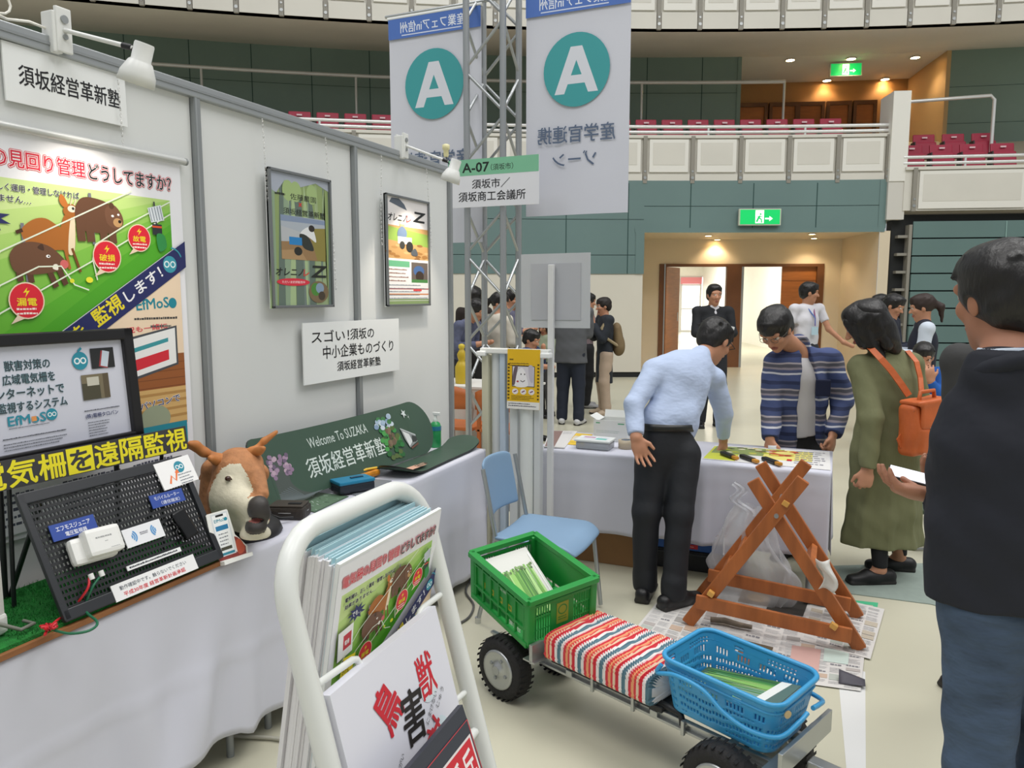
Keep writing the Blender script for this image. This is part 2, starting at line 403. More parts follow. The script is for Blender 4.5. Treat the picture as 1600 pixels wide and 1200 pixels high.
# exit sign over the entrance and the one upstairs
def exit_sign(c, n, w, h, label):
    n = Vector(n).normalized(); x = Vector((0, 0, 1)).cross(n).normalized()
    t = thing('exit_sign', label, 'exit sign', c)
    M = plane_M(Vector(c)-x*w/2-Vector((0, 0, h/2)), x, n)
    mb = MB(); sheet(M, w, h, .08, mat('#c9cdbd', .4), mb, .008); mb.build('housing', t)
    M2 = M.copy(); M2.translation = M.translation + n*.004
    G = mat('#05b158', .4, emit=.8); Wt = mat('#f4ffe8', .4, emit=1.4)
    a = Art(M2, w/100.); H = 100*h/w
    a.rect(3, 2.5, 94, H-5, G); a.rect(39, 5, 20, H-9, Wt)
    a.ell(51, H-13, 2.4, 2.4, G, 12); a.line([(50, H-17), (46, H*.42), (42, H*.2)], 4.5, G); a.line([(47, H*.45), (53, H*.35), (54, H*.15)], 3.4, G); a.line([(44, H-19), (50, H-18), (55, H*.52)], 2.2, G)
    a.line([(62, H*.4), (74, H*.4)], 3, Wt); a.poly([(72, H*.55), (80, H*.4), (72, H*.25)], Wt)
    a.mb.build('lit_panel', t)
exit_sign(A(111.35, -.14, 3.06), anrm(111.35), .79, .31, 'lit green exit sign on the teal wall over the entrance doors')
# balconies ------------------------------------------------------------
def balcony(name, t0, t1, z0, z1, step, dr, label, lip=.16, phase=0.):
    n = max(2, int((t1-t0)/1.2))
    mb = MB(); ablock(mb, t0, t1, dr+.03, dr+.16, z0, z1, PANW, n); ablock(mb, t0, t1, dr-.02, dr+.2, z1-.035, z1+.02, PANW, n)
    o = mb.build(name, kind='structure', label=label, cat='balcony')
    t = t0+phase; k = 0
    while t < t1+.01:
        mb = MB(); ablock(mb, t-.055, t+.055, dr-.03, dr+.03, z0-.02, z1, POST, 1); mb.cyl(A(t, dr-.04, z0+.08), A(t, dr-.03, z0+.08), .03, ALU, n=8); mb.cyl(A(t, dr-.04, z0+.2), A(t, dr-.03, z0+.2), .02, ALU, n=8); mb.build('post', o)
        if t+step < t1+.05:
            a, b = t+.12, t+step-.12
            mb = MB(); ablock(mb, a, b, dr-.01, dr+.03, z0+lip+.03, z1-.06, PANE, 1)
            ablock(mb, a+.1, b-.1, dr-.016, dr+.0, z0+lip+.16, z1-.12, PANW, 1); ablock(mb, a-.05, b+.05, dr-.015, dr+.03, z0+.0, z0+lip-.01, PANW, 1)
            mb.build('parapet_panel', o)
        t += step; k += 1
    return o
balcony('balcony_lower', 107.95, 131.5, 3.72, 4.57, 1.31, 0., 'white panelled parapet of the lower balcony')
balcony('balcony_upper', 101.0, 134., 6.5, 7.75, 1.1, 0., 'white panelled parapet of the upper balcony', .3)
balcony('balcony_side', 101.2, 107.55, 3.16, 3.93, 2.9, -.15, 'low white parapet of the stand at right', .0, .3)
mb = MB(); ablock(mb, 107.5, 107.95, -.12, .5, 3.7, 5.32, PANE, 1); ablock(mb, 107.5, 107.95, -.1, 2.2, 3.0, 3.7, GREYW, 1); mb.build('trim_2', kind='structure', label='white end pillar of the lower balcony', cat='pillar')
# stands' floors and underside
mb = MB()
ablock(mb, 107.6, 134, .16, 4.2, 3.6, 3.9, SOFF, 20, 5.0, 5.35); arc(mb, 107.6, 134, [(-.0, 3.72), (.2, 3.72)], SOFF)
ablock(mb, 101, 107.6, .1, 4.2, 3.0, 3.3, SOFF, 6, 4.3, 5.2)
mb.build('floor_stands', kind='structure', label='raked deck of the seating stands', cat='stand')
mb = MB(); SOFW = mat('#e2ddd2', .8, var=.06, scale=.4)
arc(mb, 101, 134, [(0, 6.5), (.16, 6.5), (4.05, 7.2), (4.6, 7.2)], SOFW, 20); arc(mb, 104.2, 110.7, [(4., 7.19), (6.6, 7.25)], SOFW)
mb.build('ceiling_upper', kind='structure', label='sloping underside of the upper balcony', cat='ceiling')
# upper back wall with the second portal
mb = MB(); UL, UR = 110.6, 104.4
for t0, t1 in ((UL, 134), (101, UR)):
    for z0, z1 in ((4.9, 5.55), (5.56, 6.37), (6.38, 7.25)): arc(mb, t0, t1, [(4.0, z0), (4.0, z1)], TEALD)
    arc(mb, t0, t1, [(4.02, 4.9), (4.02, 7.3)], JOINT)
t = UL+1.15
while t < 133: arc(mb, t-.012, t+.012, [(3.995, 4.9), (3.995, 7.25)], JOINT, 1); t += 1.72
ablock(mb, UL-.06, UL+.06, 3.98, 6.5, 4.9, 7.22, TEALD, 1); ablock(mb, UR-.06, UR+.06, 3.98, 6.5, 4.9, 7.22, mat('#c9a878', .6), 1)
arc(mb, UR, UL, [(6.5, 4.9), (6.5, 7.25)], mat('#b98a55', .6), 4)
mb.build('wall_upper', kind='structure', label='dark teal boarded wall behind the lower balcony seats', cat='wall')
for i, (t0, t1) in enumerate(((110.1, 109.0), (108.8, 108.0), (107.9, 107.15), (106.95, 106.3), (106.1, 105.5))):
    mb = MB(); ablock(mb, t1, t0, 6.38, 6.45, 4.9, 6.62, WOODB, 1); o = mb.build('door_%d' % (i+3), kind='structure', label='brown door in the upper portal', cat='door')
    mb = MB(); ablock(mb, t1-.07, t1+.03, 6.33, 6.46, 4.9, 6.7, WOODF, 1); ablock(mb, t0-.03, t0+.07, 6.33, 6.46, 4.9, 6.7, WOODF, 1); ablock(mb, t1-.05, t0+.05, 6.33, 6.46, 6.6, 6.7, WOODF, 1); mb.build('door_frame', o)
def downlight(c, r, label, grp, power=0, aim=1):
    t = thing('downlight', label, 'ceiling light', c, group=grp)
    mb = MB(); c = Vector(c); mb.lathe([(r*1.25, 0), (r*1.25, -.012), (r, -.012), (r, 0)], c, mat('#d8d2c4', .4), n=14); mb.build('trim_ring', t)
    mb = MB(); mb.lathe([(.001, -.008), (r, -.008)], c, mat('#fff0d0', .5, emit=9.), n=14); mb.build('lens', t)
    if power:
        l = lamp('downlight_glow', c+Vector((0, 0, -.05)), .05, power, (1., .8, .55), kind='SPOT', spread=2.2)
def soffit_z(th, dr): return 6.5+.7*max(0, (dr-.16))/3.89 if dr < 4.05 else 7.19+.06*(dr-4)/2.6
for k, (px_, py_, dr) in enumerate(((1235, 93, 4.2), (1330, 91, 4.2), (1430, 89, 4.2), (1292, 125, 5.9), (1383, 123, 5.9))):
    d = ray(px_, py_); kk = (soffit_z(0, dr)-CAM_H)/d.z; p = _c+d*kk
    downlight(p-Vector((0, 0, .012)), .1, 'small round downlight in the brown soffit, %s' % ('nearest the left end of the front row', 'straight above the upper exit sign', 'rightmost of the front row', 'in the back row left of the exit sign', 'in the back row right of the exit sign')[k], 'downlights of the upper portal', 34 if k < 3 else 16)
p = dp(1322, 108.5, 18.2); exit_sign(p, anrm(107.3), .75, .31, 'lit green exit sign hanging from the brown soffit upstairs')
for k, (px_, py_) in enumerate(((1107, 368), (1121, 374), (1269, 365.5), (1272, 372))):
    p = at(px_, py_, z=2.79); downlight(p, .065, 'recessed downlight in the cream entrance soffit, %s' % ('outer one of the left pair', 'inner one of the left pair', 'outer one of the right pair', 'inner one of the right pair')[k], 'downlights of the entrance', 26 if k in (1, 3) else 12)
# rails
def arail(name, t0, t1, dr, zs, post_step, pz0, label, r=.03, hooks=False):
    t = thing(name, label, 'railing', A((t0+t1)/2, dr, pz0), kind='structure')
    for z in zs:
        mb = MB(); mb.tube([A(t0+(t1-t0)*i/30, dr, z) for i in range(31)], r, STEEL, 8); mb.build('rail_tube', t)
    q = t0+.02
    while q <= t1+.001:
        mb = MB(); mb.tube([A(q, dr, pz0), A(q, dr, zs[0])], r*.7, STEEL, 8); mb.build('rail_post', t); q += post_step
arail('balcony_railing', 107.5, 131, .06, (4.755, 4.655), 2.62, 4.55, 'two-tube steel railing along the lower balcony', .032)
arail('walkway_railing', 109.55, 131, 3.0, (6.35,), 4.29, 4.7, 'steel walkway railing in front of the dark teal wall', .04)
t = thing('stand_railing', 'bent steel railing above the red seats at right', 'railing', A(106.3, 1., 4.), kind='structure')
mb = MB(); mb.tube([A(107.15, 1.2, 4.1), A(107.15, 1.2, 5.35), A(107.05, 1.2, 5.42), A(104.7, 1.2, 5.5), A(104.6, 1.2, 5.42), A(104.6, 1.2, 4.1)], .035, STEEL, 8); mb.build('rail_tube', t)
arail('side_railing', 101.5, 107.6, -.1, (4.13, 4.02), 1.5, 3.9, 'two-tube steel railing on the low stand at right', .03)
# red seats: one built, the rest copied
RED = mat('#a22440', .55, var=.06, scale=6.); REDD = mat('#3a3434', .5)
def make_seat():
    t = thing('stadium_seat', 'red folding seat behind the lower balcony railing', 'seat', (0, 0, 0), group='red seats of the lower balcony')
    def back(u, v):
        x = (u-.5)*.43*(1-.12*v**3); return (x, .02*math.cos((u-.5)*3)+.06*v, .38+.44*v)
    mb = MB(); mb.box((0, .0, .62), (.42, .05, .46), RED, Matrix.Rotation(math.radians(-8), 3, 'X'), .03); mb.box((0, -.035, .775), (.1, .012, .03), mat('#e8c8cc', .4)); mb.build('backrest', t, local=True)
    mb = MB(); mb.box((0, -.12, .5), (.41, .07, .36), RED, Matrix.Rotation(math.radians(-14), 3, 'X'), .03); mb.build('seat', t, local=True)
    mb = MB(); mb.box((-.225, -.06, .34), (.025, .2, .68), REDD, None, .008); mb.build('bracket', t, local=True)
    return t
seat0 = make_seat(); used = 0
def put_seat(th, dr, z, label=None, group=None):
    global used
    o = seat0 if not used else copy_tree(seat0); used = 1
    o.matrix_world = Matrix.Translation(A(th, dr, z)) @ Matrix.Rotation(math.radians(th-90), 4, 'Z')
    if label: o['label'] = label
    if group: o['group'] = group
i = 0
th = 109.05
while th < 124.5:
    if not (117.7 < th < 118.9): put_seat(th, .95, 4.24)
    th += .74
for row, (dr, z) in enumerate(((.55, 3.62), (1.4, 3.98))):
    for k in range(4):
        put_seat(107.05-.78*k-.0*row, dr, z, 'red folding seat of the stand at right, %s row, %s' % (('front', 'rear')[row], ('beside the white end pillar', 'second from the white pillar', 'third from the white pillar', 'fourth from the white pillar')[k]), 'red seats of the stand at right')
# retractable stand at right: teal fronts with dark gaps
mb = MB(); RT = mat('#627c79', .5, var=.05, scale=.8)
ablock(mb, 101, 107.72, .05, .3, 0, 3.1, DARK, 6)
for k in range(9): ablock(mb, 101, 107.25, -.22+.012*k, -.1, .06+.325*k, .06+.325*k+.3, RT, 6)
for k in range(8): ablock(mb, 107.3, 107.62, -.1, .05, .35+.33*k, .4+.33*k, POST, 1)
ablock(mb, 107.28, 107.36, -.14, .05, 0, 2.9, POST, 1)
for q in (104.9,): arc(mb, q-.01, q+.01, [(-.235, 0), (-.135, 2.95)], mat('#8fb0aa', .5), 1)
mb.build('wall_stand', kind='structure', label='folded retractable stand with stacked teal front boards', cat='stand')
# notice and extinguisher box by the entrance
t = thing('wall_notice', 'narrow white notice panel with red mark on the recess side wall', 'notice', A(114.2, .9, 1.3))
a0 = A(114.5, .8, .2)-A(114.5, .8, 0); M = plane_M(A(PL-.02, 1.2, 1.0)+adir(114.5)*.06, anrm(114.5)*1, adir(114.5))
mb = MB(); sheet(M, .55, .75, .02, PANE, mb); mb.build('board', t)
a = Art(M @ Matrix.Translation((0, 0, .002)), .01); a.ell(30, 62, 11, 6, '#d8333a'); a.rect(12, 12, 15, 45, '#b9cf6e'); a.rect(32, 20, 12, 34, '#d8b25a'); a.mb.build('print', t)
# ================================================================== the booth wall
PW = mat('#dcdedd', .55, var=.012, scale=2.); RAIL = mat('#a8acae', .35, .5); RAILD = mat('#95999b', .4, .35); WHITE = mat('#eef0f0', .5); BLACK = mat('#17181b', .5)
WX = -2.2
mb = MB()
for i in range(6):
    y1 = 4.145-.99*i; mb.box((WX-.02, y1-.495, 1.17), (.03, .955, 2.29), PW)
wall = mb.build('wall_booth', kind='structure', label='white partition wall of the booth in aluminium posts', cat='wall')
for i in range(6):
    mb = MB(); y = 4.145-.99*i
    mb.box((WX-.008, y, 1.18), (.05, .03, 2.36), RAILD, None, .004); mb.box((WX+.0175, y-.008, 1.18), (.002, .008, 2.36), RAIL); mb.build('post', wall)
mb = MB(); mb.box((WX-.008, 1.45, 2.338), (.055, 5.42, .05), RAIL, None, .004); mb.box((WX+.021, 1.45, 2.338), (.003, 5.42, .008), RAILD); mb.build('top_rail', wall)
XH = (0, 1, 0); XN = (1, 0, 0)          # along the wall to the right, and out of the wall
def wallsheet(y0, z0, w, h, off, t=.006, roll=0.):
    M = plane_M((WX+off+t, y0, z0), (0, math.cos(roll), math.sin(roll)), XN); return M
def sign_board(name, label, M, w, h, t, m, art=None, scale=.001, cat='sign', loc=None):
    o = thing(name, label, cat, loc or (M @ Vector((w/2, 0, 0))))
    mb = MB(); sheet(M, w, h, t, m, mb); mb.build('board', o)
    if art:
        a = Art(M @ Matrix.Translation((0, 0, .0006)), scale); art(a); a.mb.build('lettering', o)
    return o
# name sign at the top left
M = wallsheet(1.466, 2.148, .40, .163, .004, roll=.01)
def art(a): a.text('須坂経営革新塾', 42, 52, 334, 58, '#15151a', bold=.022)
sign_board('name_sign', 'white name sign board at the top left of the booth wall', M, .40, .163, .006, WHITE, art)
# "sugoi" sign between the two small posters and the snowboard
M = wallsheet(2.703, 1.197, .80, .278, .02, roll=-.003)
def art(a):
    a.text('スゴい！', 60, 186, 285, 54, '#15151a', bold=.02); a.text('須坂の', 355, 186, 205, 54, '#15151a', bold=.016)
    a.text('中小企業ものづくり', 140, 108, 600, 60, '#15151a', bold=.018); a.text('須坂経営革新塾', 245, 42, 370, 46, '#15151a', bold=.022)
sign_board('slogan_sign', 'white three-line slogan sign on the booth wall above the snowboard', M, .80, .278, .006, WHITE, art)
# ------------------------------------------------------------------ the electric-fence poster, 210 x 297 units; also the leaflets
def fence_poster(a, full=True):
    V = lambda v: 297-v
    W_, G1, G2 = '#f1f1f6', '#b6d879', '#57b229'
    R_ = '#d9243f'; NV = '#232a63'; Y_ = '#f3e02c'; T_ = '#1d8a9e'; BR = '#6a4630'
    a.rect(0, 0, 210, 297, W_)
    bands = ['#cfe59b', '#bfdd86', '#add572', '#98cc5d', '#82c24a', '#6cb938', '#5bb12b', '#4fa924']
    top = 35
    def gl(v): return V(v)
    # green meadow in diagonal tones, clipped to the band's upper edge (208,71)-(10,193)
    L, Rr = 10, 197
    be = lambda u: 71+(208-u)*.617
    for i, c in enumerate(bands):
        k = i/8.; u0 = L+(Rr-L)*0
        vt = lambda u: max(top, top+k*(be(u)-top)*1.0 - (u-100)*.12*(1 if i else 0))
        us = [L+(Rr-L)*j/8 for j in range(9)]
        a.poly([(u, V(vt(u))) for u in us]+[(u, V(be(u))) for u in reversed(us)], c)
    # headline
    hb = [(6, 13), (200, 13), (202, 27), (200, 28), (6, 28)]
    a.text('電気柵の見回り管理', 8, V(27), 108, 12.5, R_, bold=.03, outline=[(R_, .16), ('#ffffff', .09)])
    a.text('どうしてますか？', 119, V(27), 80, 12, '#1c1c22', bold=.035, outline=[(R_, .17), ('#ffffff', .09)])
    a.text('電気柵は、正しく運用・管理しなければ', 14, V(44), 95, 5.2, '#23233a', bold=.03, outline=[('#ffffff', .07)])
    a.text('効果がありません…', 14, V(52), 56, 5.2, '#23233a', bold=.03, outline=[('#ffffff', .07)])
    # starburst and notice
    st = [(38+ (17 if q % 2 else 9)*math.cos(q*math.pi/9), V(64)+(10 if q % 2 else 5.5)*math.sin(q*math.pi/9)) for q in range(18)]
    a.poly(st, NV); a.text('でも…', 30, V(67), 16, 6, '#ffffff', bold=.02)
    a.rect(11, V(112), 27, 36, '#5a5f66', 6); a.rect(12, V(111), 26, 35, '#f4f4f4', 6); a.rect(20, V(101), 14, 18, '#c63040', 6); a.text('電柵', 22, V(96), 8, 6, '#ffffff', bold=.02, rot=6)
    # fence posts
    for (u, v0, v1) in ((62, 66, 110), (118, 38, 78), (22, 110, 160)): a.line([(u, V(v0)), (u+1.5, V(v1))], 2.6, '#7a7c86')
    # deer
    dr = '#b06a28'; DK = '#4a2a16'
    a.blob([(61, V(71)), (70, V(63)), (80, V(61)), (90, V(66)), (98, V(70)), (99, V(82)), (88, V(84)), (72, V(85)), (64, V(80))], dr)
    a.blob([(91, V(72)), (95, V(58)), (101, V(54)), (104, V(60)), (102, V(84)), (94, V(86))], dr); a.blob([(98, V(72)), (101, V(58)), (104, V(59)), (102, V(84)), (97, V(86))], '#f0dfc0')
    a.line([(94, V(82)), (96, V(92)), (97, V(98))], 2.4, dr); a.line([(100, V(82)), (104, V(94)), (106, V(100))], 2.2, '#7d4a1c'); a.line([(68, V(82)), (66, V(92))], 3, '#8d5421'); a.line([(62, V(71)), (57, V(73))], 2.6, DK)
    a.blob([(95, V(52)), (101, V(48)), (107, V(51)), (112, V(57)), (111, V(60)), (103, V(59)), (96, V(57))], dr); a.ell(102, V(52), 3.6, 2.6, '#efe6d2'); a.ell(103, V(51.6), 1.1, 1.1, '#222222', 10); a.ell(111.5, V(57.8), 1.3, 1.1, '#2a1a12', 10)
    a.blob([(93, V(42)), (96, V(43)), (99, V(50)), (95, V(51)), (92, V(47))], '#c9772f'); a.line([(101, V(49)), (103, V(43))], 1., '#e8d9b8'); a.line([(104, V(49)), (106, V(44))], 1., '#e8d9b8')
    # bear
    a.blob([(105, V(50)), (112, V(42)), (126, V(42)), (137, V(46)), (143, V(54)), (143, V(64)), (136, V(68)), (112, V(68)), (105, V(62))], BR)
    for u in (108, 116, 128, 136): a.line([(u, V(62)), (u+1, V(76))], 7, BR)
    a.blob([(131, V(49)), (139, V(45)), (146, V(52)), (147, V(60)), (140, V(64)), (132, V(60))], '#76503a'); a.ell(137, V(46), 2.4, 2.6, '#5a3a26'); a.ell(142, V(59), 4.2, 3.6, '#c69a68'); a.ell(144, V(58), 1.6, 1.4, '#20140f', 10)
    a.ell(137.5, V(54), 1.3, 1., '#ffffff', 10); a.ell(143, V(52.5), 1.1, .9, '#ffffff', 10)
    # boar
    bo = '#6e4a34'
    for u, v in ((56, 104), (64, 105), (78, 108), (86, 106)): a.line([(u, V(94)), (u+(2 if u < 70 else 7), V(v+4))], 4.6, '#5d3c29')
    a.blob([(51, V(90)), (57, V(82)), (68, V(79)), (80, V(81)), (88, V(86)), (94, V(93)), (91, V(98)), (82, V(101)), (66, V(103)), (54, V(101))], bo)
    a.ell(92.5, V(94.5), 3.4, 3.4, '#d86a6a'); a.ell(80, V(89), 1.7, 1.2, '#ffffff', 10); a.ell(80.4, V(89), .7, .7, '#111111', 8); a.blob([(84, V(95)), (87, V(95)), (87, V(99)), (83, V(98))], '#f6f1e4'); a.blob([(72, V(83)), (76, V(80)), (77, V(85))], '#4a2f20')
    # wires
    for p in (((12, 118), (45, 87), (157, 32)), ((12, 142), (43, 111), (72, 97), (90, 96), (100, 110), (112, 114)), ((12, 166), (41, 131), (130, 84), (196, 47)), ((120, 106), (117, 90), (120, 78), (150, 60), (197, 36))):
        a.line([(u, V(v)) for u, v in p], 1.1, '#e9f2dd')
    a.ell(113, V(106), 3.2, 2.4, '#f4ee3a', 9); a.ell(98, V(107), 2., 1.8, '#e6e43a', 8)
    # solar charger
    a.line([(179, V(38)), (181, V(66))], 1.6, '#3a3f46'); a.poly([(172, V(44)), (186, V(40)), (189, V(53)), (175, V(56))], '#dfe6ee')
    for q in range(5): a.line([(173.5+q*2.8, V(44-q*.7)), (176+q*2.8, V(55-q*.6))], .7, '#6b7785')
    a.rect(176, V(66), 10, 9, '#2a2e34'); a.rect(176, V(60), 10, 1.6, '#e0502a'); a.blob([(180, V(66)), (188, V(66)), (190, V(76)), (182, V(80))], '#2f8f4a')
    # red balloons
    for (u, v, r, t) in ((162, 70, 11.5, '故電'), (130, 87, 13, '破損'), (61, 122, 13.5, '漏電')):
        a.poly([(u-r*.5, V(v+r*.7)), (u-r*.95, V(v+r*1.25)), (u, V(v+r*.9))], '#f2d9c0'); a.ell(u, V(v), r, r, '#f2d9c0'); a.ell(u, V(v), r*.93, r*.93, '#dd2236')
        a.poly([(u+1, V(v-r*.72)), (u-2.4, V(v-r*.42)), (u+.2, V(v-r*.46)), (u-1, V(v-r*.18)), (u+2.6, V(v-r*.54)), (u+.2, V(v-r*.52))], Y_)
        a.text(t, u-r*.55, V(v+r*.28), r*1.1, r*.42, Y_, bold=.03); a.rows(u-r*.6, V(v+r*.5), r*1.25, 2, r*.24, '#ffe9e4', .4, int(u))
    a.rect(15, V(140), 22, 32, Y_, -8); a.text('きけん', 19, V(128), 13, 6, '#2b2b1a', bold=.02, rot=-8)
    # lower half: warm room, monitor, floor
    a.poly([(10, V(be(10)+22)), (197, V(be(197)+22)), (203, V(94)), (203, V(234)), (10, V(234))], '#f4dcc0')
    a.rect(10, V(234), 193, 34, '#d8b070'); a.rect(10, V(200), 193, 30, '#9a5a2c')
    for q in range(4): a.rect(10, V(178+q*7), 193, .6, '#7a4420')
    for q in range(4): a.rect(10, V(206+q*7), 193, 2.4, '#b98d50')
    a.poly([(120, V(196)), (196, V(180)), (196, V(145)), (120, V(158))], '#4a4e55'); a.poly([(122, V(193)), (194, V(178.5)), (194, V(147)), (122, V(160))], '#f3f3f3')
    a.poly([(124, V(168)), (186, V(155.5)), (186, V(159)), (124, V(172))], '#3c9aa4'); a.poly([(124, V(178)), (186, V(166)), (186, V(175)), (124, V(188))], '#d82a3a')
    a.text('EfMoS', 155, V(131), 34, 9, T_, bold=.03, rot=4); a.ell(193, V(125), 4.4, 4.6, T_); a.rows(152, V(139), 48, 1, 3.4, '#444444', .5, 3)
    a.text('気象状況も一緒に', 118, V(152), 68, 5, '#e03a50', bold=.03, rot=4); a.rows(168, V(146), 26, 1, 3.4, '#5a5a5a', .5, 5)
    a.text('スマホやパソコンで', 118, V(220), 78, 6.4, NV, bold=.03, rot=5, outline=[('#ffffff', .1)])
    a.ell(168, V(226), 16, 12, '#9aa48a'); a.rect(150, V(234), 40, 2, '#d8b070')
    # navy band with its line of lettering
    a.poly([(-.01, V(be(0))), (210, V(be(210))), (210, V(be(210)+23)), (-.01, V(be(0)+23))], NV)
    ang = math.degrees(math.atan(.617))
    k = math.radians(ang)
    def along(s, d): return (20+s*math.cos(k)+d*math.sin(k), V(be(20)+20)+s*math.sin(k)-d*math.cos(k)+2*d*math.cos(k)*0)
    a.text('電気柵を', 64, V(be(64)+17.5), 52, 13, Y_, bold=.035, rot=ang); a.text('監視', 118, V(be(118)+17.5), 30, 14, Y_, bold=.04, rot=ang); a.text('します！', 147, V(be(147)+16), 44, 10, '#f4f4fa', bold=.035, rot=ang)
    a.text('あなたにかわって', 28, V(be(28)+13), 44, 8, '#f4f4fa', bold=.03, rot=ang)
    a.ell(192, V(91), 7.4, 7.4, '#3a9bb0'); a.ring(188.6, V(91), 3., 1.1, '#e8f6f8'); a.ring(195.2, V(91), 3., 1.1, '#e8f6f8'); a.ring(194, V(88), 12, 1.3, '#3a9bb0', 20, 90)
    # foot of the sheet
    a.rect(8, V(256), 194, 24, T_); a.rect(8, V(292), 194, 35, W_); a.rect(8, V(254), 194, 16, T_); a.text('主な特長', 158, V(250), 38, 11, '#f4f8fa', bold=.04)
    for q in range(3): a.rows(14+q*64, V(264), 54, 5, 5.4, '#55596a', .4, 20+q)
# hanging tapestry poster
k = .841/210
M = wallsheet(1.235, .882, .841, 1.189, .004, .004)
t = thing('hanging_poster', 'large green animal-fence poster hanging from a tube on the booth wall', 'poster', (WX+.01, 1.655, .882))
mb = MB(); sheet(M, .841, 1.189, .003, WHITE, mb); mb.build('sheet', t)
a = Art(M @ Matrix.Translation((0, 0, .0004)), k); fence_poster(a); a.mb.build('print', t)
mb = MB(); mb.cyl((WX+.016, 1.22, 2.075), (WX+.016, 2.092, 2.075), .012, mat('#d3d4d2', .35, .3)); mb.build('tube', t)
mb = MB(); mb.cyl((WX+.016, 2.092, 2.075), (WX+.016, 2.1, 2.075), .013, ALU); mb.cyl((WX+.016, 1.212, 2.075), (WX+.016, 1.22, 2.075), .013, ALU); mb.build('end_cap', t)
def chain(mb, pts, m=STEEL, pitch=.012):
    """small round links along a line"""
    P = [Vector(p) for p in pts]
    for i in range(len(P)-1):
        d = P[i+1]-P[i]; n = max(1, int(d.length/pitch)); k = 0
        B = basis(d)
        for j in range(n):
            c = P[i]+d*((j+.5)/n); u = B.col[0] if j % 2 else B.col[1]; v = d.normalized()
            mb.tube([c+u*.0032*math.cos(q)+v*.0078*math.sin(q) for q in [2*math.pi*z/6 for z in range(6)]], .0011, m, 4, True)
mb = MB(); chain(mb, [(WX+.02, 1.83, 2.315), (WX+.02, 1.835, 2.07)], pitch=.02); mb.build('chain', t)
# two framed posters on chains
FRM = mat('#8d9092', .35, .7)
def framed(label, y0, z0, w, h, art, chains):
    t = thing('framed_poster', label, 'poster', (WX+.02, y0+w/2, z0))
    M = wallsheet(y0, z0, w, h, .02, .012)
    mb = MB(); sheet(M, w, h, .012, WHITE, mb); mb.build('sheet', t)
    a = Art(M @ Matrix.Translation((0, 0, .0004)), .001); art(a, w*1000, h*1000); a.mb.build('print', t)
    mb = MB(); f = .012
    for c, s in (((w/2, f/2), (w, f)), ((w/2, h-f/2), (w, f)), ((f/2, h/2), (f, h)), ((w-f/2, h/2), (f, h))): mb.box(M @ Vector((c[0], c[1], 0)), (s[0], s[1], .022), FRM, M.to_3x3(), .003)
    mb.build('frame', t)
    for pts in chains:
        mb = MB(); chain(mb, [(WX+.03, y, z) for y, z in pts], pitch=.02); mb.build('chain', t)
